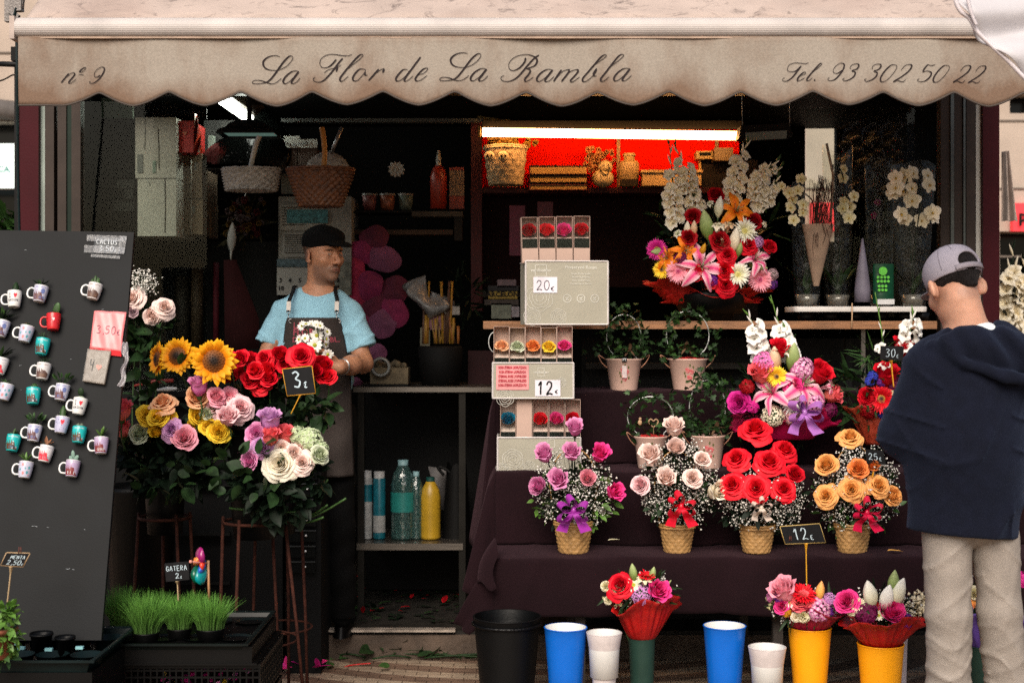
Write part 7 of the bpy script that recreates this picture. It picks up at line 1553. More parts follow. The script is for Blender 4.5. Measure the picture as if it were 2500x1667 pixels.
wrapper(a.root,P(1728,742,6.10),.225,.15,.07,mtulle,12,'red_tulle',drop=.9,pleats=17,lip=.22,sy=.6);wrapper(a.root,P(1735,752,6.10),.17,.13,.05,mtulle,13,'red_tulle',drop=.8,pleats=11,lip=.25,sy=.6);MB().lathe([(.001,0),(.13,0),(.17,.075),(.16,.10),(.001,.08)],P(1735,766,6.12),28).build('foam_tray',mbucket,a.root)
MB().lathe([(.001,0),(.10,0),(.13,.10),(.14,.10),(.13,.105),(.001,.09)],fc,28).build('pot',mbucket,a.root);a.done(gdeep)
fc=P(1925,1062,5.7);fc.z=.887;a=Arr('bouquet','tall bouquet of pink lilies and white gladioli in magenta paper with lilac bow','bouquet',fc,1915,955,5.72,140,None,.7)
def mf(k,c,x,y,s_,d=None,push=0.0):a.F(k,c,*M3(x,y),s_,push,d)
for it in[('bud0','red',700,865,44,(0,-.6,.8)),('cluster0','mauve',595,950,52),('cluster0','sweet',855,995,56),('bud2','red',965,1030,54,(.5,-.6,.6)),('bud1','coral',572,1025,50,(-.2,-.6,.7)),('gerbera1','yellow',678,1050,52,(.1,-1,.2)),('fatbud1','peachlily',668,935,62,(-.1,-.4,1)),('fatbud0','green',790,920,66,(.05,-.3,1)),('lily0','pinklily',860,1100,120,(.25,-.9,.3)),('lily1','pinklily',640,1150,100,(-.5,-.7,.4)),('halflily0','pinklily',1010,1120,76,(.9,-.5,.2)),('open1','hotpink',800,1100,52),('cluster1','crimson',480,1118,36),('rose1','magenta',425,1225,54),('spider0','bright',782,1215,70,(.05,-1,.1)),('cluster0','sweet',925,1225,54),('fine0','ivory',655,1315,62),('fine1','lightpink',790,1315,54),('bud1','coral',1060,1170,40,(.8,-.5,.3)),('cluster1','plum',1045,1275,36),('cluster1','magenta',520,1255,30),('halflily1','white',760,900,56,(.1,-.7,.6))]:
 mf(it[0],it[1],it[2],it[3],it[4],it[5]if len(it)>5 else None)
for pts,n,s_ in(([(590,960),(550,850),(530,720),(475,610)],8,.034),([(760,900),(715,780),(690,680),(640,500)],4,.033),([(780,960),(750,880),(740,780),(735,700)],4,.034)):
 mb=MB();gladiolus(mb,[P(*M3(x,y),5.68-.02*i)for i,(x,y)in enumerate(pts)],n,s_,r);mb.build('gladiolus',[PM('bright'),gleaf3],a.root)
ctr=fc+Vector((0,0,.10));foliage(a.root,scatter(190,r,1915,960,115,75,5.72,.10),r,'ovate',.055,gdeep,'foliage',centre=ctr);foliage(a.root,scatter(50,r,1915,960,130,90,5.73,.08),r,'long',.11,gleaf,'long_leaves',centre=ctr)
wrapper(a.root,P(1920,1072,5.70),.185,.10,.085,mmagt,31,'magenta_paper',drop=.8,pleats=13,lip=.2,sy=.6);bow(a.root,P(*M3(865,1290),5.52),84/FPX*5.5,blil,r);a.done(gdeep)
fc=P(2150,1062,5.7);fc.z=.887;a=Arr('bouquet','arrangement with red tulips, orange gerbera and blue flowers, half hidden by the customer','bouquet',fc,2145,930,5.72,105,None,.6)
for it in[('bud0','red',1530,850,46,(.1,-.5,.9)),('bud1','red',1420,1035,52,(0,-.5,.9)),('gerbera0','scarlet',1385,1200,70,(-.1,-1,.2)),('rose1','red',1290,1185,46),('cluster1','blue',1330,1045,26),('cluster1','blue',1310,1080,24),('cluster1','purple',1390,1085,24),('cluster1','blue',1385,1300,24),('halflily0','bright',1410,1000,64,(0,-.5,.9)),('cluster1','crimson',1300,1280,40),('fine0','cream',1460,1165,32),('cluster1','plum',1480,1100,34),('cluster1','crimson',1350,1370,40)]:
 a.F(it[0],it[1],*M3(it[2],it[3]),it[4],0,it[5]if len(it)>5 else None)
for pts,n,s_ in(([(1560,900),(1575,780),(1590,700),(1605,600)],6,.036),([(1405,900),(1395,790),(1380,680),(1345,480)],1,.026)):
 mb=MB();gladiolus(mb,[P(*M3(x,y),5.66)for x,y in pts],n,s_,r);mb.build('gladiolus',[PM('bright'),gleaf3],a.root)
foliage(a.root,scatter(90,r,2140,960,85,80,5.72,.08),r,'long',.11,gleaf,'foliage',centre=fc);foliage(a.root,scatter(50,r,2130,870,30,25,5.7,.05),r,'blade',.09,gleaf2,'fern');wrapper(a.root,P(2150,1085,5.7),.13,.06,.15,mat('rust orange mesh',(.32,.03,.008),.6,trans=.25,bump=.5,bs=40,var=.3),5,'mesh_wrap',lip=.2,sy=.6);a.done(gdeep)
chalk_tag('dark chalk tag reading 30€ on a yellow stick above the orange gerbera',[M3(1382,842),M3(1540,846),M3(1532,942),M3(1378,932)],5.5,(M3(1452,940),M3(1470,1120)),'30e',x0=.22,hy=.22,hh=.58,ww=.24,lw=.03,small=.5,sw=9)
mpot=mat('cream pink enamel',(.60,.40,.33),.35,var=.08,spec=.5);mrosep=mat('painted rose pink',(.52,.10,.11),.5,var=.3,vs=120);mfelt=mat('red felt',(.52,.012,.012),.95,var=.3,bump=.8,bs=150);mwire=mat('white wire',(.55,.57,.56),.35,metal=.4)
PG='rose-painted pots with ivy trained on hoops'
def ivypot(lab,cx_,yt,yb,wt,d,z0,hoop,ivy,butter=None,felt=True,seed=0,extra=None):
 q=random.Random(seed);c=P(cx_,yb,d);c.z=z0;h=(yb-yt)/FPX*d;rt=wt/2/FPX*d;rb=rt*.74
 t=thing('ivy_pot',lab,'potted ivy',c,PG)
 po_=MB().lathe([(.001,0),(rb,0),(rb*1.03,.006),(rt,h-.004),(rt*1.06,h),(rt*1.04,h+.004),(rt*.96,h),(rt*.93,h-.02),(.001,h-.02)],c,36).build('pot',mpot,t)
 for s_ in(-1,1):MB().tube(catmull([c+Vector((s_*rt*.93,0,h*.72)),c+Vector((s_*rt*1.25,0,h*.90)),c+Vector((s_*rt*1.45,0,h*1.14)),c+Vector((s_*rt*1.05,0,h*1.0))],5),.0025,5).build('handle',mat('copper handle',(.45,.22,.14),.35,metal=.5),po_)
 d_=MB()
 def on(x,y,e=.0012):rr_=rb+(rt-rb)*y+e;an=x/rt*.85;return c+Vector((rr_*sin(an),-rr_*cos(an),h*y))
 for fx,fy,fr in((-.012,.66,.013),(.010,.62,.012),(-.001,.42,.015)):
  for ring_ in range(3):
   for k in range(5-ring_):
    an=k*6.283/(5-ring_)+ring_;rr_=fr*(1-.36*ring_)*.6;px_,py_=fx+rr_*cos(an),fy+rr_*sin(an)/h*1.0
    ids=[d_.vert(on(px_+fr*.45*cos(w_),py_+fr*.45*sin(w_)/h,.0012+.0006*ring_))for w_ in np.linspace(0,2*PI,8)[:-1]];d_.face(ids,2 if(k+ring_)%2 else 0)
 for fx,fy in((-.024,.48),(-.028,.58),(.022,.42),(-.020,.30),(.018,.76),(.0,.82)):
  ids=[d_.vert(on(fx+.005*cos(w_),fy+.007*sin(w_)/h,.001))for w_ in np.linspace(0,2*PI,7)[:-1]];d_.face(ids,1)
 d_.build('painted_roses',[mrosep,mat('painted leaf green',(.16,.16,.05),.6),mat('painted pale pink',(.62,.24,.22),.5)],po_)
 if felt:
  mb=MB();mb.grid(lambda u,v:c+Vector((rt*.95*v*cos(2*PI*u),rt*.95*v*sin(2*PI*u),h+.012+.008*sin(u*40+v*9)*v-.012*v)),30,5,closeu=True);mb.build('felt_lining',mfelt,t)
 hx,hy_,hw=hoop;top=P(hx,hy_,d);ctr=c+Vector((0,0,h));H=top.z-ctr.z;pts=[ctr+Vector((rt*.8*-1,0,0))]+[Vector((ctr.x+hw/FPX*d*sin(a_),d,ctr.z+H*.5+H*.5*cos(a_)))for a_ in np.linspace(-2.5,2.5,21)]+[ctr+Vector((rt*.8,0,0))]
 hp=catmull(pts,2);MB().tube(hp,.0022,6).build('hoop',mwire,t)
 ps=[]
 for k in range(ivy):
  p=hp[q.randrange(2,len(hp)-2)];g_=.022 if q.random()<.8 else .04;ps.append((p+Vector((q.gauss(0,g_),q.gauss(-.005,.015),q.gauss(0,g_))),Vector((q.uniform(-1,1),-.5,q.uniform(-1,1)))))
 for k in range(ivy//2):ps.append((ctr+Vector((q.gauss(0,rt*.8),q.gauss(-.01,.02),q.uniform(0,.07))),Vector((q.uniform(-1,1),-.5,q.uniform(-1,1)))))
 foliage(t,ps,q,'ivy',.026,gleaf if ivy<130 else gleaf,'ivy_leaves');foliage(t,ps[::5],q,'ivy',.028,gleaf2,'fresh_ivy_leaves')
 mb=MB()
 for k in range(7):a_=q.randrange(3,len(hp)-8);mb.tube([p+Vector((q.gauss(0,.01),-.004,q.gauss(0,.008)))for p in hp[a_:a_+7]],.0012,4)
 mb.build('vines',gstem,t)
 if butter:
  mb=MB();p=P(*butter,d-.03)
  for k in range(5):an=k*1.256+.3;mb.add(LEAF['ovate'],Matrix.Translation(p)@Vector((cos(an),-.4,sin(an)*.7)).normalized().to_track_quat('Y','Z').to_matrix().to_4x4()@Matrix.Scale(.036,4))
  mb.build('brown_leaves',mat('dusty brown leaf',(.20,.105,.055),.8),t)
 if extra=='tag':
  tg=MB();tg.box(on(-.004,.62,.004),(.020,.002,.05));tg.build('care_label',mat('red and white label',(.62,.12,.10),.4,col2=(.6,.5,.5),c2lo=.45,c2hi=.5,vs=60),t,smooth=False);tg=MB();tg.box(on(-.004,1.0,.006),(.020,.002,.018));l_=tg.build('label_top',mat('dark label',(.03,.03,.04),.4),t,smooth=False)
  p0_=on(-.004,.97,.009);text_mb('PT',.014,lambda x,y:(p0_[0]+x,p0_[1],p0_[2]+y),bold=.0004).build('lettering',mat('white print',(.6,.6,.6),.6),l_,smooth=False)
 if extra=='heart':
  mb=MB();p=P(*M2(1990,1375),d-.02);cc=[p+Vector((x*.040,0,-y*-.040))for x,y in heart_pts];mb.tube(catmull(cc+[cc[0]],4),.0028,6);mb.tube([cc[0],cc[0]-Vector((0,0,.03))],.0015,4);mb.build('wooden_heart',mat('thin wood',(.40,.25,.14),.6),t)
  mb=MB();p=P(*M2(1905,1372),d-.02);mb.ell(p,(.009,.004,.011),10);mb.ell(p+Vector((.001,0,.014)),(.006,.004,.007),10);mb.build('wooden_figure',mat('thin wood',(.40,.25,.14),.6),t)
 return t
D3,Z3_=5.98,1.186;D2,Z2_=5.70,.887
ivypot('painted pot with a hanging red and white label, left one on the top step',1523,882,958,86,D3,Z3_,(1528,768,42),120,M2(1840,915),False,1,'tag')
ivypot('painted pot stuffed with red felt, right one on the top step',1679,884,960,92,D3,Z3_,(1685,760,52),120,M3(70,855),True,2)
ivypot('painted pot with red felt and a wooden heart, left one on the middle step',1588,1066,1143,80,D2,Z2_,(1588,968,56),70,None,True,3,'heart')
ivypot('painted pot overgrown with dense ivy, right one on the middle step',1727,1070,1149,84,D2,Z2_,(1722,928,44),170,M3(275,1395),False,4)
mcar=mat('grey green carton',(.36,.34,.27),.7,var=.12,vs=5,bump=.15,bs=200);mcarw=mat('white carton edge',(.62,.58,.56),.7);mkr=mat('pinkish kraft paper',(.46,.32,.26),.7,var=.1);mprint=mat('pale carton print',(.56,.55,.49),.7);mlab=mat('white paper label',(.70,.66,.72),.7);mink=mat('black marker',(.02,.02,.02),.6);mpink=mat('pink paper',(.72,.30,.30),.8);mredp=mat('dark red print',(.38,.02,.04),.7)
def rosedraw(mb,f,cx_,cy_,R_,m,lw):
 for k in range(4):
  rr_=R_*(1-k*.24);n=6-k
  for j in range(n):
   a0=j*2*PI/n+k;pts=[(cx_+rr_*(1+.16*sin(PI*t))*cos(a0+t*2*PI/n*1.15),cy_+rr_*(1+.16*sin(PI*t))*sin(a0+t*2*PI/n*1.15))for t in(0,.25,.5,.75,1)]
   stroke_ribbon(mb,pts,lambda x,y:(x,y),lambda x,y:f(x,y),0,0,m,const=lw)
def carton(lab,x0,x1,yt,yb,d,dep,rot,open_side=.0,kind=0):
 w_=(x1-x0)/FPX*d;h=(yb-yt)/FPX*d;c=P((x0+x1)/2,yb,d);t=thing('carton',lab,'carton',c);Rm=Matrix.Rotation(rot,3,'Z')
 def W(x,y,z):return c+Rm@Vector((x,y,z))
 mb=MB();th_=.004
 for cc,sz in(((0,0,h/2),(w_,th_,h)),((0,dep,h/2),(w_,th_,h)),((-w_/2+th_/2,dep/2,h/2),(th_,dep-th_,h)),((w_/2-th_/2,dep/2,h/2),(th_,dep-th_,h)),((0,dep/2,.003),(w_-.01,dep-.01,.004))):mb.box(W(*cc),sz,Rm)
 mb.build('walls',mcar,t,smooth=False)
 mb=MB();e=.0028
 for a_,b_ in(((-w_/2,-e,0),(w_/2,-e,0)),((-w_/2,-e,h),(w_/2,-e,h)),((-w_/2,-e,0),(-w_/2,-e,h)),((w_/2,-e,0),(w_/2,-e,h)),((-w_/2,0,h),(-w_/2,dep,h)),((w_/2,0,h),(w_/2,dep,h))):mb.tube([W(*a_),W(*b_)],.0034,4)
 mb.build('white_edges',mcarw,t,smooth=False)
 f=lambda x,y,e_=.0035:W((x-.5)*w_,-e_,y*h);ar=w_/h
 return t,f,W,w_,h
def sq(u,v):return u,v
t,f,W,w_,h=carton('large grey green carton on top of the stack with a 20€ label',1283,1485,638,792,5.62,.22,R(5))
mb=MB();A=w_/h;F_=lambda x,y:f(x/A,y)
lw=.006
def rect(x0,y0,x1,y1,l_=lw):
 for p in(((x0,y0),(x1,y0)),((x1,y0),(x1,y1)),((x1,y1),(x0,y1)),((x0,y1),(x0,y0))):stroke_ribbon(mb,[p[0],((p[0][0]+p[1][0])/2,(p[0][1]+p[1][1])/2),p[1]],lambda x,y:(x,y),F_,0,0,0,const=l_)
rect(.15,.76,.33,.94,.010);mb.add(text_mb('verdissimo',.075,lambda x,y:F_(.24+x,.835+y),bold=.002));mb.add(text_mb('Preserved Roses',.075,lambda x,y:F_(.88+x,.88+y),bold=.001))
for k,tx_ in enumerate(('Rosas Preservadas','Roses Stabilisees','Rose Stabilizzate','Konservierte Rosen')):mb.add(text_mb(tx_,.042,lambda x,y:F_(.88+x,.79-k*.052+y),bold=.0004))
rosedraw(mb,F_,.22,.42,.19,0,lw);rosedraw(mb,F_,.52,.12,.11,0,lw);rosedraw(mb,F_,.10,.12,.12,0,lw)
for x in(.66,.88,1.10):
 stroke_ribbon(mb,[(x+.062*cos(a_),.41+.062*sin(a_))for a_ in np.linspace(0,2*PI,13)],lambda x,y:(x,y),F_,0,0,0,const=.011);stroke_ribbon(mb,[(x-.02,.38),(x,.41),(x+.025,.44)],lambda x,y:(x,y),F_,0,0,0,const=.012);stroke_ribbon(mb,[(x+.02,.38),(x-.01,.41),(x-.025,.43)],lambda x,y:(x,y),F_,0,0,0,const=.012)
mb.build('carton_print',mprint,t,smooth=False)
mb=MB();mb.grid(lambda u,v:f((.12+.38*u)/A,.50+.25*v,.0050),2,2);l_=mb.build('price_label',mlab,t,smooth=False)
mb=MB();hand(mb,'20',lambda x,y:f(x/A,y,.0065),.165,.545,.15,.12,.010);hand(mb,'e',lambda x,y:f(x/A,y,.0065),.395,.535,.07,.075,.009);mb.build('marker_writing',mat('blue black marker',(.03,.02,.06),.6),l_)
def rosebox(lab,W,xc,w_,y,h0,h1,col,kind,front=True,tilt=0,win=None):
 c=W(xc,y,h0);t=thing('rose_box',lab,'boxed rose',c,'boxed single preserved roses');hh=h1-h0;dp=.05;Rz=Matrix.Rotation(R(5 if win else 0),3,'Z')@Matrix.Rotation(tilt,3,'Y')
 def L(x,yy,z):return c+Rz@Vector((x,yy,z))
 mb=MB();mb.box(L(0,dp,hh/2),(w_,.002,hh),Rz);mb.box(L(-w_/2,dp/2,hh/2),(.0015,dp,hh),Rz);mb.box(L(w_/2,dp/2,hh/2),(.0015,dp,hh),Rz);mb.box(L(0,dp/2,hh),(w_,dp,.0015),Rz)
 mb.box(L(0,0,hh*.16),(w_,.002,hh*.32),Rz);mb.box(L(0,dp/2,hh*.30),(w_,dp,.002),Rz)
 if col is None:mb.box(L(0,-.0022,hh*.5),(w_,.002,hh),Rz)
 mb.build('card_case',mkr,t,smooth=False)
 if col:
  MB().box(L(0,dp*.3,hh*.43),(w_*.96,.03,hh*.20),Rz).build('dark_sleeve',mat('dark green moss',(.010,.022,.012),.8),t,smooth=False)
  mb=MB();q_=[L(-w_*.47,dp*.02,hh*.52),L(w_*.47,dp*.02,hh*(.52+(.05 if h0*100%2>1 else .0))),L(w_*.47,dp*.9,hh*.60),L(-w_*.47,dp*.9,hh*.60)];[mb.vert(p)for p in q_];mb.face((0,1,2,3));mb.build('card_shelf',mat('pale card',(.62,.50,.42),.7),t,smooth=False)
  inst('rose',fmesh('rose'+str(r.randrange(3))if kind=='b' else 'tight'+str(r.randrange(3)),col),t,L(0,dp*.45,hh*.71),(0,-.55 if kind=='b' else-.8,.8 if kind=='b' else .7),w_*(1.0 if kind=='b' else 1.12),r.uniform(0,6))
  MB().box(L(0,-.001,hh*.66),(w_*.98,.0008,hh*.68),Rz).build('clear_window',clear('clear film window',(.98,.98,.98),gl=.008,rough=.08),t,smooth=False)
 return t
for i,(c_,lb)in enumerate((('crimson','boxed crimson rose, leftmost of four on the top carton'),('scarlet','boxed red rose, second of four on the top carton, with a glare on its film'),('hotpink','boxed pinkish red rose, third of four on the top carton'),('red','boxed deep red rose, rightmost of four on the top carton'))):
 rosebox(lb,W,(-.44+i*.205)*w_*1.02+.005,.0635,.03,h-.005,(792-530)/FPX*5.62+.002*i,c_,'t',win=True,tilt=R(-1.5+i*.6))
t,f,W,w_,h=carton('middle grey green carton with a pink printed sheet and a 12€ label',1203,1400,886,972,5.60,.20,0)
A=w_/h;F_=lambda x,y:f(x/A,y);mb=MB();rect(1.28,.62,1.46,.86,.014);mb.add(text_mb('verdissimo',.10,lambda x,y:F_(1.37+x,.71+y),bold=.002));rosedraw(mb,F_,.35,.02,.22,0,.012);rosedraw(mb,F_,1.95,.45,.12,0,.01);mb.build('carton_print',mprint,t,smooth=False)
mb=MB();mb.grid(lambda u,v:f((.10+.92*u)/A,.24+.70*v,.0050),2,2);l_=mb.build('pink_sheet',mpink,t,smooth=False)
mb=MB()
for k,tx_ in enumerate(('ROSA ETERNA LIOFILITZADA','ROSA ETERNA LIOFILIZADA','ETERNAL ROSE LYOPHILIZED','ETERNAL ROSE LYOPHILIZED','ROSA ETERNA LIOFILIZZATO')):mb.add(text_mb(tx_,.076,lambda x,y:f((.56+x*.80)/A,.84-k*.125+y*1.3,.0065),bold=.004))
mb.build('lettering',mredp,l_,smooth=False)
mb=MB();mb.grid(lambda u,v:f((1.20+.72*u)/A,.06+.46*v,.0055),2,2);l_=mb.build('price_label',mlab,t,smooth=False);mb=MB();hand(mb,'12',lambda x,y:f(x/A,y,.007),1.26,.11,.36,.25,.045);hand(mb,'e',lambda x,y:f(x/A,y,.007),1.76,.14,.11,.12,.02);mb.build('marker_writing',mink,l_)
for i,(c_,lb)in enumerate((('peach','boxed peach rose, leftmost of five on the 12€ carton'),('greenwhite','boxed white rose, second of five on the 12€ carton'),('orange','boxed orange rose in the middle of the five on the 12€ carton'),('yellow','boxed yellow rose, fourth of five on the 12€ carton'),('hotpink','boxed pink rose, rightmost of five on the 12€ carton'))):
 rosebox(lb,W,(-.40+i*.2)*w_*.98,.060,.01,.02,(972-797-i%2*3)/FPX*5.6,c_,'b')
mb=MB();mb.tube([P(1207+14*cos(a_)*(-1),835+24*sin(a_),5.63)for a_ in np.linspace(-PI/2,PI/2,12)],.002,5);tag(mb.build('ribbon_loop',mwire),'thin silver ribbon loop at the left of the boxed peach rose','ribbon')
t,f,W,w_,h=carton('grey green carton at the foot of the stack with a white printed rose',1215,1417,1068,1155,5.62,.20,0)
A=w_/h;F_=lambda x,y:f(x/A,y);mb=MB();rosedraw(mb,F_,.42,.38,.26,0,.013);rosedraw(mb,F_,.88,.18,.15,0,.011);rosedraw(mb,F_,.12,.12,.15,0,.011);rect(1.4,.72,1.6,.95,.014);mb.build('carton_print',mprint,t,smooth=False)
for i,(c_,lb)in enumerate((('teal','boxed blue rose, leftmost on the lowest carton'),(None,'closed plain kraft box between the blue and red boxed roses'),('scarlet','boxed red rose, third on the lowest carton'),('hotpink','boxed pinkish red rose, fourth on the lowest carton'),('red','boxed red rose, rightmost on the lowest carton'))):
 rosebox(lb,W,(-.42+i*.2)*w_*.98+.012,.060,.01,.02,(1155-976)/FPX*5.62,c_,'t')
t=thing('tray','white plastic tray on the counter carrying the sleeved orchids','tray',P(2100,762,6.05));a0,a1=P(1940,748,6.0),P(2266,748,6.0);mw=mat('white plastic tray',(.60,.57,.54),.45,var=.08)
mb=MB();z=a0.z;lv=[(.0,z-.022),(.002,z-.004),(-.002,z),(-.01,z),(-.012,z-.012)]
for e,zz in lv:
 rr_=.03
 for k in range(32):
  an=2*PI*k/32;sx_=1 if cos(an)>0 else-1;sy_=1 if sin(an)>0 else-1;mb.vert(((a0.x+a1.x)/2+sx_*((a1.x-a0.x)/2-rr_)+(rr_+e)*cos(an),6.12+sy_*(.12-rr_)+(rr_+e)*sin(an),zz))
for j in range(4):
 for k in range(32):mb.face((j*32+k,j*32+(k+1)%32,(j+1)*32+(k+1)%32,(j+1)*32+k))
mb.face([128+k for k in range(32)]);mb.build('rim',mw,t)
for x in(1970,2030,2090,2150,2210,2250):MB().lathe([(.001,0),(.032,0),(.040,z-.024-1.48),(.001,z-.024-1.48)],(X_(x,6.1),6.12,1.4785),18).build('cell',mbucket,t)
msl=clear('orchid sleeve',(.90,.90,.86),gl=.014,rough=.3,bump=.7,bs=14);mmoss=mat('bark and moss',(.10,.07,.045),.9,var=.5,vs=60,bump=.6);mclearpot=clear('clear plastic pot',(.75,.72,.68),gl=.08,rough=.15,dif=.12)
def orchid(lab,x,yb,yt,wt,d,blooms,leafn=4,spike=None,sleeve=True,col='ivory',seed=0,grp='orchids in clear sleeves'):
 q=random.Random(seed);c=P(x,yb,d);c.z=z+.001 if yb>700 else c.z;t=thing('potted_orchid',lab,'orchid',c,grp);H=(yb-yt)/FPX*d;W_=wt/2/FPX*d
 MB().lathe([(.001,0),(.040,0),(.050,.05),(.048,.05)],c,20).build('pot',mclearpot,t);MB().lathe([(.001,.003),(.037,.003),(.046,.042),(.001,.046)],c,20).build('bark',mmoss,t)
 mb=MB()
 for k in range(leafn):an=k*2.4+.4;mb.add(LEAF['ovate'],Matrix.Translation(c+Vector((0,0,.05)))@Vector((cos(an)*.55,sin(an)*.4,1.0)).normalized().to_track_quat('Y','Z').to_matrix().to_4x4()@Matrix.Diagonal((.6,1,1,1))@Matrix.Scale(.15,4))
 if leafn:mb.build('leaves',gleaf,t)
 mb=MB();tops=[]
 for s_ in(-1,1)[:1 if spike==1 else 2]:pts=catmull([c+Vector((0,0,.05)),c+Vector((s_*.01,0,H*.45)),c+Vector((s_*W_*.35,-.01,H*.8)),c+Vector((s_*W_*.1-.02,-.03,H*.9))],8);mb.tube(pts,.003,5);tops+=pts
 mb.build('stems',gdeep,t)
 mo=MB();fp=MB()
 for k in range(5):
  an=k*2*PI/5+PI/2;fp.grid(lambda u,v:((.05+.45*v)*cos(an)-(u-.5)*(.55 if k in(1,4)else .34)*sin(PI*(.1+.85*v))**.7*sin(an),(.05+.45*v)*sin(an)+(u-.5)*(.55 if k in(1,4)else .34)*sin(PI*(.1+.85*v))**.7*cos(an),.08*v-.1*v*v),3,4,0,gf=lambda u,v:v)
 fp.ell((0,-.05,.06),(.07,.09,.08),6,1)
 for bx_,by_,s_ in blooms:mo.add(fp,XF(P(bx_,by_,d-.03+q.uniform(-.03,.03)),(q.uniform(-.5,.5),-1,q.uniform(-.2,.3)),s_/FPX*d,q.uniform(-.4,.4)))
 if blooms:mo.build('blooms',[PM(col),mat('yellow orchid lip',(.5,.3,.03),.5)],t)
 if sleeve:
  ph=q.uniform(0,6);mb=MB();mb.grid(lambda u,v:c+Vector(((.052+(W_-.052)*v**.8)*cos(2*PI*u)*(1+.05*sin(6*2*PI*u/2*2+ph)),(.052+(W_*.6-.052)*v**.8)*sin(2*PI*u),H*v*(1+.03*sin(4*PI*u+ph)*v))),40,10,closeu=True);mb.build('sleeve',msl,t)
 return t
q=random.Random(2)
def around(pts,s_,n,j=14):return[(*Z4(x+q.uniform(-j,j),y+q.uniform(-j,j)),s_*q.uniform(.85,1.15))for x,y in pts for _ in range(n)]
orchid('cream orchid leaning left in clear sleeve, leftmost on the white tray',*Z4(220,1370),Z4(0,420)[1],85,6.05,around([(20,480),(90,530),(150,520),(110,590),(95,650),(185,620),(190,690),(180,430),(120,740)],30,1,6),4,seed=1,col='cream')
orchid('pale green orchid with broad leaves in a tall clear sleeve',*Z4(455,1370),Z4(0,170)[1],72,6.1,around([(500,360),(500,430),(495,600),(490,650),(540,640),(545,720),(585,560)],30,1,8),6,seed=2,col='cream')
orchid('white orchid with two flowering spikes in a wide clear sleeve, rightmost on the tray',*Z4(1030,1370),Z4(0,290)[1],110,6.08,around([(900,420),(960,410),(900,490),(960,520),(1020,500),(880,540),(1020,600),(1030,380),(940,700),(970,740),(1100,740),(1190,680),(1150,480),(1150,400),(1200,720)],40,1,8),3,seed=3)
orchid('dim orchid in a dark corner behind the green bottle bag',*Z4(780,1350),Z4(0,240)[1],80,6.2,around([(760,600),(740,700)],20,1),5,seed=5,col='plum')
t=thing('dried_bouquet','dried brown grasses in a tan paper cone between the left orchids','dried flowers',P(*Z4(290,1270),6.0));c=P(*Z4(290,1250),6.0)
mb=MB();mb.grid(lambda u,v:c+Vector(((.012+.055*v)*cos(2*PI*u)+.008*v,(.012+.04*v)*sin(2*PI*u),.26*v)),20,6,closeu=True);mb.build('paper_cone',mat('tan kraft paper',(.34,.23,.16),.8,trans=.15,var=.2),t)
mb=MB()
for k in range(90):
 e=Z4(q.uniform(240,400)+(60 if k%3 else 0)*q.random(),q.uniform(440,900));p=P(*e,5.97+q.uniform(-.04,.04));mb.tube(catmull([c,c.lerp(p,.55)+Vector((-.01,0,.05)),p+Vector((0,0,.03)),p+Vector((.03*q.random(),0,-.03))],3),.0012,3)
mb.build('grasses',mat('dry brown grass',(.10,.045,.03),.8),t)
MB().tube([P(*Z4(370,160),6.02),P(*Z4(420,400),6.0),P(*Z4(400,760),6.0)],.006,5).build('paper_edge',mat('tan kraft paper',(.34,.23,.16),.8),t)
t=thing('food_bag','dark green packet with bright green dots standing on the white tray','packet',P(*Z4(800,1385),6.0));a_,b_=P(*Z4(725,1385),6.02),P(*Z4(885,1080),6.02)
mb=MB();mb.grid(lambda u,v:Vector(((a_.x+b_.x)/2+(b_.x-a_.x)/2*cos(2*PI*u),6.02+.025*sin(2*PI*u)*(1-v*.6),a_.z+(b_.z-a_.z)*v)),24,8,closeu=True);mb.build('pouch',mat('green glossy pouch',(.004,.085,.035),.3,var=.2,bump=.3,bs=30),t)
mb=MB()
def disc(x,y,rr_,m=0):p=P(*Z4(x,y),5.992);k0=mb.vert(p);ids=[mb.vert(p+Vector((rr_*cos(a__),0,rr_*sin(a__))))for a__ in np.linspace(0,2*PI,17)[:-1]];[mb.face((k0,ids[i],ids[(i+1)%16]),m)for i in range(16)]
disc(803,1135,.018)
for row,n in((1182,4),(1213,4),(1250,3),(1280,3)):
 for k in range(n):disc(765+k*26+(8 if n==3 else 0),row,.0060)
mb.build('green_dots',mat('bright green print',(.10,.50,.04),.5),t,smooth=False);mb=MB();mb.grid(lambda u,v:P(*Z4(760+130*u,1350+40*v),5.99),3,3);mb.build('white_band',mat('white print',(.6,.6,.6),.6),t)
tag(MB().lathe([(.001,0),(.034,.0),(.034,.05),(.026,.12),(.014,.20),(.004,.27),(.001,.27)],P(*Z4(645,1372),6.05),20).build('cone_vase',mat('grey lilac ceramic',(.20,.18,.24),.6)),'grey lilac cone standing between the green packet and the orchids','vase')
tag(MB().tube([P(*Z4(566,1380),5.985),P(*Z4(565,1480),5.975),P(*Z4(562,1568),5.97)],.0028,5).build('string',mat('tan string',(.55,.35,.2),.7)),'tan string hanging from the white tray over the counter edge','string')
mb=MB();q=random.Random(8)
mb.grid(lambda u,v:P(*Z4(470+480*u,0+560*v),6.3)+Vector((0,.05*sin(u*22+5*sin(v*9))+.03*sin(v*31+u*17),0)),60,60);tag(mb.build('clear_film',clear('dark crumpled film',(.80,.80,.80),gl=.02,rough=.5,bump=.4,bs=25)),'crumpled clear film hanging above the orchids','plastic film')
r=random.Random(31)
mc1=mat('grey taped cardboard',(.42,.39,.34),.8,var=.12,vs=5,bump=.1);mc2=mat('brown cardboard',(.22,.155,.10),.8,var=.15,vs=5);mc3=mat('dark brown cardboard',(.018,.012,.010),.8,var=.15)
mtp=mat('dull tape line',(.03,.028,.025),.4);mtp2=mat('shiny clear tape',(.25,.26,.25),.15,spec=1)
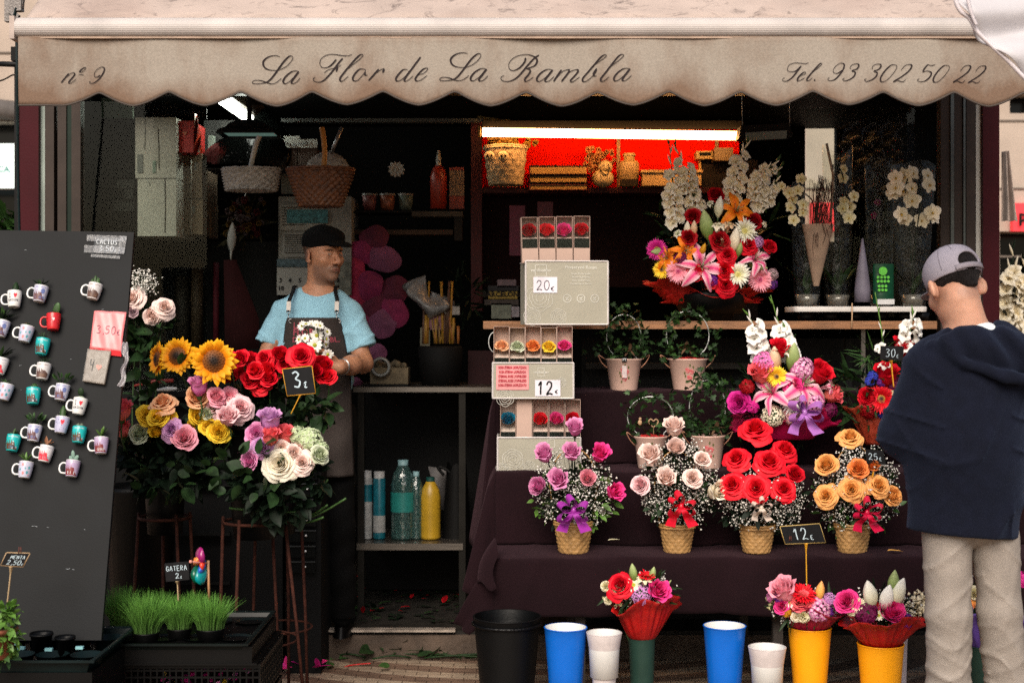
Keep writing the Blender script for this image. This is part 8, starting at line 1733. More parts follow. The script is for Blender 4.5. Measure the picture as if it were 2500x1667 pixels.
def cbox(lab,q0,q1,d,dep,m,tapes=(),grp='cardboard boxes stacked in the left window',labels=()):
 a,b_=P(*Z1(*q0),d),P(*Z1(*q1),d);t=thing('cardboard_box',lab,'box',((a.x+b_.x)/2,d,b_.z),grp)
 mb=MB();mb.bx(a.x,b_.x,d,d+dep,b_.z+.002,a.z);mb.build('body',m,t,smooth=False)
 for k,(x0,y0,x1,y1,w_,mm)in enumerate(tapes):
  p,q=P(*Z1(x0,y0),d-.003),P(*Z1(x1,y1),d-.003);MB().tube([p,p.lerp(q,.5)+Vector((.002,0,0)),q],w_,4,flat=.3).build('tape_strip',mm,t)
 for x0,y0,x1,y1,mm in labels:
  p,q=P(*Z1(x0,y0),d-.004),P(*Z1(x1,y1),d-.004);part('label',mm,t,(p.x,q.x,d-.004,d-.001,q.z,p.z))
 return t
ml=mat('pale sticker',(.20,.20,.18),.6);mlg=mat('greenish sticker',(.22,.28,.22),.6);mld=mat('dim sticker',(.055,.05,.045),.7)
cbox('upper tall grey cardboard box with silver tape in the left window',(352,165),(702,688),6.55,.4,mc1,((545,250,555,610,.004,mtp),(435,165,432,440,.004,mtp2)),labels=((500,535,528,640,mlg),(370,480,418,640,ml)))
cbox('lower tall grey cardboard box with torn tape below the first',(372,692),(702,1185),6.55,.4,mc1,((605,690,605,1150,.005,mtp),(445,690,480,745,.005,mtp2)))
cbox('large dark brown cardboard box behind glass, upper left of the stack',(62,176),(350,684),6.6,.4,mc3)
cbox('large dark brown cardboard box with printed stickers, lower left of the stack',(62,690),(368,1190),6.6,.4,mc3,labels=((196,700,345,770,mld),(258,780,335,865,mld),(166,885,345,968,mld)))
cbox('brown cardboard box under the red heart box',(706,470),(925,862),6.7,.35,mc2,((830,480,828,860,.012,mc1),),labels=((858,550,876,615,ml),))
cbox('lowest brown cardboard box beside the tall grey ones',(706,866),(930,1170),6.7,.35,mc2,((832,870,830,1165,.012,mc1),),labels=((842,920,862,988,ml),))
a,b_=P(*Z1(610,195),6.6),P(*Z1(850,465),6.6);t=thing('gift_box','red box printed with small pink hearts on top of the cardboard boxes','box',((a.x+b_.x)/2,6.6,b_.z));part('body',mat('red gift paper',(.42,.014,.010),.5,var=.2),t,(a.x,b_.x,6.6,6.85,b_.z,a.z))
for x,y,s_ in((720,318,.016),(778,300,.024)):
 mb=MB();p=P(*Z1(x,y),6.594);k0=mb.vert(p);ids=[mb.vert(p+Vector((hx*s_,0,hy*s_)))for hx,hy in heart_pts];[mb.face((k0,ids[i],ids[(i+1)%8]))for i in range(8)];mb.build('heart',mat('pink heart print',(.55,.16,.10),.6),t)
mb=MB();mb.grid(lambda u,v:P(*Z1(848+75*u*(.4+.6*v)+10*sin(v*3),150+335*v-20*u),6.62)+Vector((0,.02*sin(u*8+v*12),0)),12,20);tag(mb.build('gift_bag',mat('orange red patterned foil',(.40,.03,.01),.3,vs=40,col2=(.45,.40,.30),c2lo=.5,c2hi=.6,var=.3)),'shiny red and cream patterned foil bag beside the red heart box','bag')
part_=lambda lab,cat,name,m,x0,y0,x1,y1,d,dep=.02:tag(part(name,m,None,(P(*Z1(x0,y0),d).x,P(*Z1(x1,y1),d).x,d,d+dep,P(*Z1(x1,y1),d).z,P(*Z1(x0,y0),d).z)),lab,cat)
part_('pale greenish panel in the upper left corner of the window','panel','wall_panel',mat('pale green panel',(.15,.18,.13),.7),60,0,330,172,6.9)
part_('grey wall panel with printed notice behind the black bag','panel','wall_panel',mat('grey notice panel',(.10,.10,.095),.7,var=.3,vs=20),940,190,1560,490,7.4)
part_('white cylinder-like paper roll by the notice','paper roll','paper_roll',mat('pale roll',(.28,.33,.28),.6),975,318,1022,488,7.0,.05)
def hood(lab,x0,x1,yt,yb,d,glow=False):
 t=thing('hood_lamp',lab,'lamp',P(*Z1((x0+x1)/2,yt),d));a,b_=P(*Z1(x0,yb),d),P(*Z1(x1,yb),d);zt=P(0,Z1(0,yt)[1],d).z;cx_=(a.x+b_.x)/2;w_=(b_.x-a.x)/2
 mb=MB();lv=[(.30,zt),(.62,zt-.02),(.72,zt-(zt-a.z)*.55),(.90,a.z+.022),(1,a.z+.008),(1,a.z)]
 for q_,zz in lv:
  for sx_,sy_ in((-1,-1),(1,-1),(1,1),(-1,1)):mb.vert((cx_+sx_*w_*q_,d+sy_*.10*q_,zz))
 for j in range(5):
  for k in range(4):mb.face((j*4+k,j*4+(k+1)%4,j*4+4+(k+1)%4,j*4+4+k))
 mb.build('shade',mat('black enamel hood',(.012,.012,.013),.35),t,smooth=False);MB().box((cx_,d,a.z+.012),(w_*1.7,.16,.004)).build('lens',mat('greenish glass lens',(.10,.20,.17),.15,emit=(.35,.6,.5),es=.12),t,smooth=False)
 MB().tube([(cx_,d,zt),(cx_,d,2.6)],.012,6).build('rod',mblk,t)
hood('black hood lamp with a faint greenish lens hanging over the white basket',1085,1575,190,325,6.3)
a,b_=P(*T3(445,920),6.15),P(*T3(770,905),6.15);t=thing('floodlight','dark rectangular floodlight hanging right of the orange tube','lamp',P(*T3(610,860),6.15))
mb=MB();mb.box((a+b_)/2+Vector((0,.06,.02)),((b_-a).length,.10,.055),Matrix.Rotation(R(-3),3,'Y'),taper=1.12);mb.build('housing',mat('black lamp housing',(.02,.018,.016),.4),t,smooth=False)
MB().box((a+b_)/2+Vector((0,-.006,-.003)),((b_-a).length*.86,.004,.036),Matrix.Rotation(R(-3),3,'Y')@Matrix.Rotation(R(25),3,'X')).build('lens',mat('grey green lens',(.16,.20,.19),.2),t,smooth=False)
for x in(450,770):p=P(*T3(x,860),6.17);MB().tube([p,p+Vector((-.005,0,.25))],.0012,4).build('hanging_wire',mwire,t)
def hbasket(lab,x0,x1,yt,yb,d,m,hpts,hm,sy=.6,taper=.7,rows=8,seg=18,bulge=False):
 c=P(*Z1((x0+x1)/2,yb),d);rt=(x1-x0)/2/3.51/FPX*d;h=(yb-yt)/3.51/FPX*d;t=thing('hanging_basket',lab,'basket',c)
 wicker(t,c,rt,rt*taper,h,m,'woven_bowl',rows,seg,.09,sy=sy)
 MB().tube(catmull([P(*Z1(x,y),d-.0)for x,y in hpts],6),.011,8).build('handle',hm,t);return t
mwk=mat('grey white wicker',(.36,.34,.31),.7,var=.35,vs=60,bump=.3);mbw=mat('dark brown wicker',(.15,.045,.008),.5,var=.5,vs=50,bump=.3)
hbasket('white oval wicker basket with a bent handle hanging under the hood lamp',1100,1592,602,800,6.15,mwk,[(1335,610),(1360,500),(1385,400),(1415,325)],mat('white basket handle',(.50,.50,.46),.6),taper=.86)
hbasket('dark brown boat-shaped wicker basket with an amber handle',1655,2225,600,935,6.05,mbw,[(1965,600),(1975,480),(1965,340),(1950,250)],mat('amber cane handle',(.42,.17,.015),.45),taper=.62,rows=11,seg=22)
t=thing('wicker_hood','white lacy wicker dome with a thin rod behind the brown basket','basket',P(*Z1(2000,650),6.3));c=P(*Z1(2000,690),6.3);mb=MB()
rr_=205/3.51/FPX*6.3;mb.grid(lambda u,v:c+Vector((rr_*cos(PI*u)*cos(v*1.45)*(1+.03*cos(40*PI*u+PI*int(v*12))),-rr_*.5*sin(PI*u)*cos(v*1.45),rr_*1.12*sin(v*1.45))),110,36);mb.build('woven_dome',mwk,t)
MB().tube([P(*Z1(2030,480),6.15),P(*Z1(2120,250),6.15)],.008,6).build('rod',mat('silver rod',(.3,.3,.3),.3,metal=.7),t)
t=P(*Z1(1290,590),6.75);mb=MB();mb.grid(lambda u,v:t+Vector((.21*cos(2*PI*u)*sin(PI*(.02+.9*(1-v))*.62)*(1+.08*sin(9*u*PI)),.14*sin(2*PI*u)*(1-v*.8),.27*v*(1+.2*cos(2*PI*u))))+Vector((.06*v,0,0)),40,16,closeu=True);tag(mb.build('rubbish_bag',mat('black bin liner',(.008,.010,.009),.16,bump=1.0,bs=16,spec=.8)),'shiny black plastic bag stuffed behind the white basket','bag')
for lab,q0,q1,lbs in(('small brown cardboard box with a square sticker on the high shelf',(1535,430),(1738,606),((1636,486,1676,546,ml),)),('small cardboard box right behind the first on the high shelf',(1745,425),(1905,600),())):cbox(lab,q0,q1,6.72,.15,mat('pinkish cardboard',(.12,.085,.065),.8),labels=lbs,grp='small boxes on the high shelf')
tk=thing('paper_note','white paper note with blue scribbles leaning on the small boxes','note',P(*Z1(1740,425),6.72));a,b_=P(*Z1(1580,425),6.70),P(*Z1(1912,345),6.70);part('sheet',mat('white note paper',(.42,.44,.40),.8,var=.04),tk,(a.x,b_.x,6.70,6.705,a.z,b_.z-.004),(a.x,(a.x*.46+b_.x*.54),6.7055,6.71,b_.z-.003,b_.z+.012))
mb=MB()
for k,(x,y,n)in enumerate(((1595,378,5),(1650,405,6),(1745,392,6),(1800,378,3))):
 for j in range(n):mb.tube(catmull([P(*Z1(x+j*14+a_*12,y+b__*10),6.694)for a_,b__ in((0,0),(.3,-1),(.5,.3),(.8,-.4),(1,.2))],2),.0009,3)
mb.build('scribble',mat('blue ink',(.02,.03,.12),.6),tk)
part('high_shelf',mat('dark shelf',(.02,.02,.02),.6),kiosk,(P(*Z1(960,0),6.7).x,P(*Z1(2200,0),6.7).x,6.69,7.0,Z_(415,6.7),Z_(411,6.7)))
t=thing('notice_column','pale column behind the shopkeeper pasted with notices and calendar sheets','column',P(*Z1(1700,1190),6.9));cd=6.9
part('panel',mat('pale grey panel',(.26,.26,.24),.8,var=.2,vs=10),t,(X_(680,cd),X_(858,cd),cd,cd+.3,Z_(720,cd),Z_(480,cd)));part('upper_panel',mat('dull white panel',(.17,.17,.15),.8,var=.2),t,(X_(688,cd),X_(765,cd),cd-.02,cd,Z_(474,cd),Z_(415,cd)))
def paper(x0,y0,x1,y1,m,e,txt=(),rows=0,inkm=None):
 mb=MB();mb.grid(lambda u,v:P(x0+(x1-x0)*u,y0+(y1-y0)*v,cd-e)+Vector((0,.004*sin(v*7),0)),3,6);o=mb.build('paper',m,t);mb=MB()
 for k in range(rows):y=y0+(y1-y0)*(.1+.8*k/rows);mb.bx(X_(x0+6,cd),X_(x0+(x1-x0)*r.uniform(.5,.9),cd),cd-e-.006,cd-e-.005,Z_(y+1.6,cd),Z_(y,cd))
 for s_,x,y,sz in txt:mb.add(text_mb(s_,sz,lambda a_,b__:(X_(x,cd)+a_,cd-e-.006,Z_(y,cd)+b__),bold=.001,align='LEFT'))
 if rows or txt:mb.build('print',inkm or mat('grey print',(.05,.05,.05),.8),o,smooth=False)
mpp=mat('dull white paper',(.34,.34,.31),.85,var=.08)
paper(684,500,790,562,mpp,.01,rows=7);paper(700,512,800,545,mat('aqua picture strip',(.06,.22,.25),.6,var=.6,vs=60),.02);paper(690,568,780,628,mat('grey white paper',(.30,.30,.28),.85,var=.1),.012,rows=9);paper(676,632,800,720,mat('calendar paper',(.33,.33,.31),.85,var=.08),.016,(('3',683,690,.030),('4',706,690,.030),('5',730,690,.030),('9',822,690,.03),('10',680,709,.030)))
paper(676,632,750,652,mat('blue calendar header',(.10,.16,.19),.8,var=.4,vs=50),.022)
paper(806,640,856,720,mat('photo sheet',(.16,.17,.14),.6,var=.8,vs=30),.014)
t=thing('dried_bouquet','dim dried bouquet hanging upside down in a white paper cone','dried flowers',P(*Z1(1280,900),6.8));q=random.Random(3)
mb=MB();mb.add(spindle_t(1),XF(P(*Z1(1180,1190),6.7),(.05,0,1),.14));mb.build('paper_cone',mat('white paper cone',(.30,.30,.29),.7),t)
for c_,n in(('dusty',26),('gold',20),('crimson',14)):
 mb=MB();
 for k in range(n):p=P(*Z1(q.gauss(1290,75),q.gauss(1060,80)),6.8+q.uniform(-.05,.05));mb.add(TT('carn1'),XF(p,(q.uniform(-1,1),-1,q.uniform(-1,1)),.035*q.uniform(.6,1.2),0))
 mb.build('dried_blooms',[mat('dried '+c_,tuple(x*.22 for x in C_[c_][1]),.9),gdeep],t)
foliage(t,scatter(60,q,*Z1(1300,1060),42,45,6.85,.05),q,'long',.09,mat('dried leaf',(.05,.045,.02),.8),'dried_leaves')
MB().tube([P(*Z1(1285,900),6.8),P(*Z1(1300,800),6.8)],.004,5).build('hook',mwire,t)
for lab,x0,y0,x1,y1,c_,d in(('tall roll of tan wrapping paper in the dark work corner',1290,262,1372,900,(.060,.035,.018),6.9),('roll of brown kraft paper beside the tan roll',1180,372,1290,900,(.035,.024,.015),6.95),('narrow red roll of wrapping foil',1440,280,1480,900,(.10,.008,.018),6.95)):
 a,b_=P(*M1(x0,y0),d),P(*M1(x1,y1),d);tag(MB().lathe([(.001,0),((b_.x-a.x)/2,0),((b_.x-a.x)/2,a.z-b_.z),((b_.x-a.x)/3,a.z-b_.z),(.001,a.z-b_.z-.02)],((a.x+b_.x)/2,d,b_.z),20).build('paper_roll',mat('paper of '+lab[:18],c_,.7)),lab,'paper roll')
mb=MB()
for x,y in((1512,262),(1595,262),(1750,660),(1748,860),(1520,870)):mb.vert(P(*M1(x,y),6.75))
mb.face((0,1,2,3,4));o=mb.build('paper_sheet',mat('dark red sheet',(.05,.006,.008),.9));o.modifiers.new('s','SOLIDIFY').thickness=.004;tag(o,'leaning dark red sheet left of the shopkeeper','sheet')
part('work_back',mat('dark work corner',(.012,.012,.012),.7),kiosk,(X_(320,7.1),X_(680,7.1),7.1,7.12,.12,Z_(590,7.1)))
t=thing('wall_decoration','big magenta paper flower decoration behind the shopkeeper','decoration',P(900,850,6.95));ps=[(0,60,545,90,'a'),(170,560,95,100,'b'),(90,640,110,90,'a'),(235,680,110,95,'c'),(60,760,60,90,'d'),(130,860,110,90,'a'),(300,900,100,110,'b'),(150,1000,140,120,'b'),(300,1030,95,110,'a'),(70,900,70,120,'d'),(230,1110,100,90,'c'),(120,1120,110,90,'a'),(190,1300,60,70,'c'),(45,1490,50,30,'c')]
pmats={'a':mat('magenta paper petal',(.22,.008,.07),.8,var=.3,vs=12),'b':mat('deep magenta petal',(.13,.004,.035),.8,var=.4,vs=12),'c':mat('mauve pink petal',(.20,.05,.12),.8,var=.3,vs=12),'d':mat('red pink petal',(.30,.008,.05),.8,var=.2)}
for i,p_ in enumerate(ps[1:]):
 x,y,rx,ry,k=p_;c=P(*Z2(x,y),6.93-.004*(i%5));rx,ry=rx/2.704/FPX*6.93,ry/2.704/FPX*6.93;ph=i*1.3
 mb=MB();mb.grid(lambda u,v:c+Vector((rx*v*(1+.12*sin(3*2*PI*u+ph))*cos(2*PI*u),-.015*(1-v*v)+.006*sin(6*PI*u+ph)*v,ry*v*(1+.12*sin(2*2*PI*u+ph))*sin(2*PI*u))),36,6,closeu=True);mb.build('petal',pmats[k],t)
MB().bx(P(*Z2(20,0),6.97).x,P(*Z2(75,0),6.97).x,6.965,6.975,P(*Z2(0,1010),6.97).z,P(*Z2(0,690),6.97).z).build('backing',pmats['d'],t)
sd=7.0
part('small_shelf',mat('dull timber shelf',(.10,.085,.07),.7),kiosk,(P(*Z2(420,0),sd).x,P(*Z2(755,0),sd).x,sd,sd+.2,P(*Z2(0,402),sd).z,P(*Z2(0,368),sd).z));part('small_shelf',mat('brown thin shelf',(.09,.05,.03),.6),kiosk,(P(*Z2(-20,0),sd).x,P(*Z2(690,0),sd).x,sd+.02,sd+.2,P(*Z2(0,520),sd).z,P(*Z2(0,488),sd).z))
part('small_shelf',mblk,kiosk,(P(*Z2(-20,0),sd).x,P(*Z2(440,0),sd).x,sd+.01,sd+.2,P(*Z2(0,375),sd).z,P(*Z2(0,362),sd).z));part('shelf_side',mat('dark shelf upright',(.035,.03,.028),.7),kiosk,(P(*Z2(700,0),sd).x,P(*Z2(752,0),sd).x,sd+.01,sd+.2,P(*Z2(0,560),sd).z,P(*Z2(0,404),sd).z))
for lab,x0,x1,c_ in(('dim pink tin pot, left one of three on the small shelf',88,190,(.22,.07,.07)),('orange tin pot between the pink and the green one',205,310,(.28,.09,.05)),('pale green tin pot, right one of three on the small shelf',330,430,(.13,.17,.14))):
 a,b_=P(*Z2(x0,360),sd+.06),P(*Z2(x1,255),sd+.06);R0=(b_.x-a.x)/2;t=thing('tin_pot',lab,'pot',((a.x+b_.x)/2,sd+.08,a.z),'little tin pots');MB().lathe([(.001,0),(R0*.8,0),(R0,b_.z-a.z),(R0*.9,b_.z-a.z),(.001,b_.z-a.z-.03)],WL(t),20).build('shell',mat('tin '+lab[:12],c_,.5,var=.35,vs=50),t);MB().lathe([(R0*1.03,b_.z-a.z-.006),(R0*1.03,b_.z-a.z+.004),(R0*.98,b_.z-a.z+.004)],WL(t),20).build('rim',mat('pale tin rim',(.25,.24,.23),.4),t)
t=thing('spray_bottle','orange red bottle with a pale nozzle on the small shelf','bottle',P(*Z2(597,352),sd+.06));q0=WL(t);MB().lathe([(.001,0),(.040,0),(.042,.16),(.030,.20),(.014,.215),(.001,.215)],q0,20).build('body',mat('orange red bottle',(.32,.03,.015),.4),t);MB().lathe([(.014,.215),(.012,.25),(.006,.29),(.001,.29)],q0,12).build('nozzle',mat('pale nozzle',(.35,.33,.3),.5),t)
a,b_=P(*Z2(668,352),sd+.05),P(*Z2(765,78),sd+.05);t=thing('cardboard_box','tall slim beige and red box right of the red bottle','box',((a.x+b_.x)/2,sd+.05,a.z));part('body',mat('beige box card',(.20,.14,.10),.7),t,(a.x,b_.x,sd+.05,sd+.10,a.z+.065,b_.z-.015));part('red_band',mat('dim red box card',(.22,.03,.02),.6),t,(a.x,b_.x,sd+.049,sd+.101,a.z,a.z+.064),(a.x,b_.x,sd+.049,sd+.101,b_.z-.014,b_.z))
p=P(*Z2(318,92),6.9);tag(MB().add(TT('daisy1'),XF(p,(0,-1,.1),.085)).build('paper_flower',[mat('grey white felt',(.42,.42,.39),.8),mat('grey white felt',(.42,.42,.39),.8),gdeep]),'small grey white flower ornament hanging in the dark','ornament')
zc=Z_(945,CD)
def put(x,y,d=6.85):p=P(*Z2(x,y),d);return p
t=thing('wooden_box','rough beige wooden box on the left end of the steel counter','box',put(265,1500));a,b_=put(145,1480,6.7),put(395,1400,6.7);part('body',mat('rough beige wood',(.17,.13,.075),.8,var=.4,vs=30),t,(a.x,b_.x,6.7,6.85,zc+.012,b_.z));part('base',mblk,t,(a.x-.02,b_.x,6.69,6.86,zc,zc+.011))
mb=MB()
for k in range(30):mb.ell(Vector((r.uniform(a.x+.02,b_.x-.02),r.uniform(6.72,6.82),b_.z+r.uniform(0,.02))),r.uniform(.008,.018),6)
tag(mb.build('moss_balls',mat('beige lichen',(.14,.11,.065),.9,var=.5,vs=60)),'beige lichen heaped on the wooden box','moss',kind='stuff')
c=put(215,1395,6.68);mb=MB();mb.grid(lambda u,v:c+Vector(((.040+.008*cos(2*PI*v))*cos(2*PI*u),.018*sin(2*PI*v),(.040+.008*cos(2*PI*v))*sin(2*PI*u))),30,8,closeu=True,closev=True);tag(mb.build('tape_roll',mat('grey tape roll',(.22,.23,.22),.4)),'grey roll of tape standing on the wooden box','tape')
mb=MB();c=put(530,960);mb.grid(lambda u,v:c+Vector((.11*cos(2*PI*u)*sin(PI*(.05+.9*v))*(1+.2*sin(7*u*2*PI)),.06*sin(2*PI*u)*sin(PI*v),.11*(v-.5)+.03*cos(2*PI*u*2)-.04*cos(2*PI*u))),40,14,closeu=True);mb.grid(lambda u,v:put(410+80*u+20*v,880-70*u*(1-v)+20*v),4,4);tag(mb.build('plastic_bag',mat('translucent white bag',(.20,.20,.20),.3,bump=.8,bs=30,var=.4,vs=20)),'crumpled whitish plastic bag on the steel counter','bag')
t=thing('tool_pot','dark pot of yellow pencils, sticks and tools on the steel counter','pot',put(590,1500));q0=Vector((put(610,1500).x,6.85,zc));MB().lathe([(.001,0),(.09,0),(.11,.18),(.10,.19),(.001,.17)],q0,24).build('pot',mblk,t);mb=MB()
for k in range(26):x0=r.uniform(500,740);y0=r.uniform(1010,1180)if k%6 else 830;mb.tube([put(x0+r.uniform(-30,30),1240),put(x0,y0)],r.uniform(.003,.008),5,m=k%4)
mb.build('sticks',[mat('dull yellow pencil',(.32,.17,.02),.5),mat('dull yellow stick',(.25,.15,.03),.5),mat('brown stick',(.12,.055,.03),.6),mat('orange stick',(.28,.10,.02),.6)],t)
for lab,x0,y0,x1,y1,c_ in(('small pink and green seed packet among the tools',525,1055,625,1150,(.20,.07,.09)),('olive box with a pale front by the tools',475,1135,540,1260,(.13,.12,.07)),('small white card with dark dots by the pencils',635,995,735,1050,(.30,.28,.25)),('yellow lettered box lying in the stack of books',925,897,1118,945,(.30,.20,.015)),('dark book under the yellow lettered box',900,950,1125,985,(.10,.08,.07)),('pinkish folded bag on top of the books',985,818,1108,868,(.18,.12,.14)),('greenish paper sheet leaning under the books',945,975,1078,1075,(.18,.20,.15)),('pale lilac note beside the greenish sheet',1075,995,1130,1065,(.28,.25,.28)),('dark grey book over the yellow box',922,858,1125,893,(.05,.05,.055)),('magenta narrow panel left of the boxed roses',1065,330,1168,660,(.16,.006,.045)),('dim magenta panel above the boxed roses',1250,305,1352,410,(.12,.006,.03))):
 a,b_=put(x0,y1),put(x1,y0);o=part('printed_packet' if 'packet' in lab or 'box' in lab else 'sheet' if 'panel' in lab or 'sheet' in lab else 'book',mat('cover '+lab[:22],c_,.6,var=.3,vs=40),None,(a.x,b_.x,6.85,6.93 if y1-y0<60 else 6.87,a.z,b_.z));tag(o,lab,{'p':'packet','s':'sheet','b':'book'}[o.name[0]])
 if 'yellow lettered box lying' in lab:ybx=o
text_mb('BARCELONA',.034,lambda x,y:put(1022,930,6.845)+Vector((x,0,y)),bold=.001).build('lettering',mat('dark print',(.03,.02,.01),.6),ybx,smooth=False)
part('rear_bin',mat('dark red board',(.05,.006,.010),.6),kiosk,(put(785,0).x,put(960,0).x,7.0,7.02,zc-.02,put(0,1290).z))
foliage_=foliage(None,scatter(60,r,*Z2(760,930),40,55,7.0,.1),r,'long',.08,gdeep,'dark_foliage');tag(foliage_,'dim dry foliage in the dark behind the pencils','foliage',kind='stuff')
bd=CD+.15;zb=Z_(1327,CD)+.002
def bottle(lab,x,yt,w_,m,prof,capm=None,grp=None,lbl=None):
 c=Vector((X_(x,bd),bd,zb));H=Z_(yt,bd)-zb;R0=w_/2/FPX*bd;t=thing('bottle',lab,'bottle',c,grp)
 MB().lathe([(a_*R0,b__*H)for a_,b__ in prof],c,24).build('body',m,t)
 if capm:MB().lathe([(R0*.42,H*.93),(R0*.42,H),(.001,H)]if prof[-1][0]<.5 else[(R0*.9,H*.88),(R0*.85,H),(.001,H)],c,18).build('cap',capm,t)
 if lbl:MB().lathe([(R0*1.02,H*lbl[0]),(R0*1.02,H*lbl[1])],c,24).build('label',lbl[2],t)
can=[(.001,0),(.95,0),(1,.02),(1,.88),(.9,.9)];jug=[(.001,0),(.95,0),(1,.03)]+[(1-.03*(k%2),.05+k*.03)for k in range(20)]+[(1,.68),(.85,.80),(.45,.92),(.40,.93)]
mcb=mat('white spray can',(.35,.36,.36),.4,var=.2,vs=30);mtl=mat('teal spray can',(.01,.16,.22),.35,var=.2,vs=30);mpet=clear('bluish water bottle',(.25,.50,.48),gl=.09,rough=.06,dif=.10,bump=.4,bs=30)
bottle('white-capped spray can at the left end of the lower shelf',896,1148,26,mcb,can,mat('white cap',(.40,.40,.40),.5),'spray cans',(.55,.8,mtl));bottle('teal spray can with a white cap next to the first can',926,1150,30,mtl,can,mat('white cap',(.40,.40,.40),.5),'spray cans',(.1,.35,mcb))
bottle('large clear bluish water bottle between the cans and the yellow jug',984,1122,60,mpet,jug,mat('pale blue cap',(.20,.35,.38),.5),'water bottles',(.35,.6,mat('teal bottle label',(.02,.22,.20),.4)));bottle('second bluish water bottle just left of the yellow jug',1016,1150,36,mpet,jug,mat('pale blue cap',(.20,.35,.38),.5),'water bottles')
bottle('yellow ribbed jug of cleaner with a green cap on the lower shelf',1051,1164,50,mat('yellow ribbed plastic',(.40,.24,.015),.4,var=.15),jug,mat('dark green cap',(.01,.08,.07),.5))
mb=MB()
for x,y in((1045,1138),(1140,1150),(1095,1175),(1090,1250),(1075,1240)):mb.vert(P(x,y,bd+.14))
mb.face((0,1,2,3,4));o=mb.build('paper_sheet',mat('dull grey white sheet',(.17,.16,.16),.7));o.modifiers.new('s','SOLIDIFY').thickness=.003;tag(o,'dull white board standing behind the yellow jug','sheet')
c=P(1115,1240,bd+.05);mb=MB();mb.grid(lambda u,v:c+Vector((.07*cos(2*PI*u)*(1-.3*v),.06*sin(2*PI*u),-.15+.34*v+.03*sin(3*2*PI*u)*v)),24,8,closeu=True);mb.tube(catmull([c+Vector((-.06,-.03,.16)),c+Vector((-.09,-.03,.20)),c+Vector((-.05,-.03,.19)),c+Vector((-.02,-.03,.16))],4),.008,5);tag(mb.build('black_bag',mat('black cloth bag',(.008,.008,.009),.6)),'black bag with a short handle right of the yellow jug','bag')
zs=Z_(465,RD);mivb=mat('cream chip basket',(.45,.34,.20),.7,var=.25,vs=40,bump=.2)
t=thing('basket','cream woven basket with two skull faces, filled with yellow dried flowers, on the red-lit shelf','basket',(X_(1232,7.0),7.0,zs));c=Vector((X_(1234,7.0),7.0,zs+.0));wicker(t,c,.108,.085,.19,mivb,'woven_bowl',7,11,.03)
for x in(1195,1229):mb=MB();p=P(x,382,6.885);mb.ell(p,(.026,.006,.026),14);mb.build('skull_face',mat('bone white face',(.60,.48,.30),.6),t);mb=MB();mb.ell(p+Vector((-.009,-.006,.002)),(.006,.003,.007),8);mb.ell(p+Vector((.009,-.006,.002)),(.006,.003,.007),8);mb.ell(p+Vector((0,-.006,-.010)),(.003,.002,.003),6);[mb.ell(p+Vector((k*.005-.0125,-.006,-.018)),(.0012,.001,.004),4)for k in range(6)];mb.build('eye_holes',mat('dark eye holes',(.02,.008,.01),.8),t)
mb=MB()
for k in range(60):p=c+Vector((r.gauss(0,.05),r.gauss(-.01,.03),.19+abs(r.gauss(0,.035))));mb.add(TT('carn1'),XF(p,(r.uniform(-1,1),-.7,1),r.uniform(.025,.045),0))
mb.build('dried_flowers',[mat('ochre dried petals',(.36,.20,.03),.8),gdeep],t)
def books(x0,x1,ys,cs,labs):
 for(ya,yb),c_,lab in zip(ys,cs,labs):a,b_=P(x0,yb,6.98),P(x1,ya,6.98);t=thing('book',lab,'book',((a.x+b_.x)/2,6.98,a.z));part('cover',mat('cover '+lab[:16],c_,.5),t,(a.x,b_.x,6.98,7.15,a.z,a.z+.003),(a.x,b_.x,6.98,7.15,b_.z-.003,b_.z),(a.x,a.x+.006,6.98,7.15,a.z+.003,b_.z-.003));part('pages',mat('yellowed pages',(.34,.20,.06),.8),t,(a.x+.006,b_.x-.004,6.985,7.14,a.z+.003,b_.z-.003))
books(1292,1434,((404,426),(430,446),(450,464)),((.08,.02,.02),(.03,.02,.02),(.16,.015,.01)),('dark topped book, uppermost of three flat ones on the red-lit shelf','thin book in the middle of the three flat ones','dark red book, lowest of the three flat ones'))
t=thing('floral_figure','round white figurine with a spray of dried flowers on the red-lit shelf','figurine',(X_(1472,7.05),7.05,zs));c=WL(t);MB().ell(c+Vector((0,0,.04)),(.055,.045,.045),16).ell(c+Vector((.012,-.01,.095)),(.036,.034,.034),14).build('body',mat('cream glazed clay',(.50,.38,.20),.4),t)
mb=MB();mb.tube(catmull([c+Vector((-.02,-.045,.08)),c+Vector((-.005,-.05,.06)),c+Vector((.02,-.045,.055)),c+Vector((.03,-.04,.09))],4),.003,5);mb.ell(c+Vector((.0,-.044,.10)),.004,6);mb.ell(c+Vector((.025,-.044,.10)),.004,6);mb.build('dark_markings',mat('black glaze',(.01,.01,.01),.4),t)
mb=MB()
for k in range(34):mb.add(TT('carn1'),XF(P(r.gauss(1462,17),r.gauss(388,13),7.08+r.uniform(-.03,.03)),(r.uniform(-1,1),-1,.6),r.uniform(.022,.045),0))
mb.build('dried_flowers',[mat('pale orange dried petals',(.60,.30,.12),.8),gdeep],t)
t=thing('storage_box','cream lidded tin with a tall neck on the red-lit shelf','tin',(X_(1536,7.05),7.05,zs));a,b_=P(1512,462,7.05),P(1560,402,7.05);mb=MB();mb.lathe([(.001,0),(.045,0),(.047,.04),(.050,.045),(.050,.11),(.042,.125),(.028,.128),(.028,.148),(.001,.148)],WL(t),24);mb.build('body',mat('cream tin',(.36,.24,.10),.5),t);part('dark_band',mat('dark printed band',(.04,.025,.015),.6),t,(X_(1516,7.0),X_(1558,7.0),6.995,6.998,zs+.005,zs+.03));MB().lathe([(.032,.150),(.032,.163),(.001,.163)],WL(t),20).build('lid',mat('cream tin',(.36,.24,.10),.5),t)
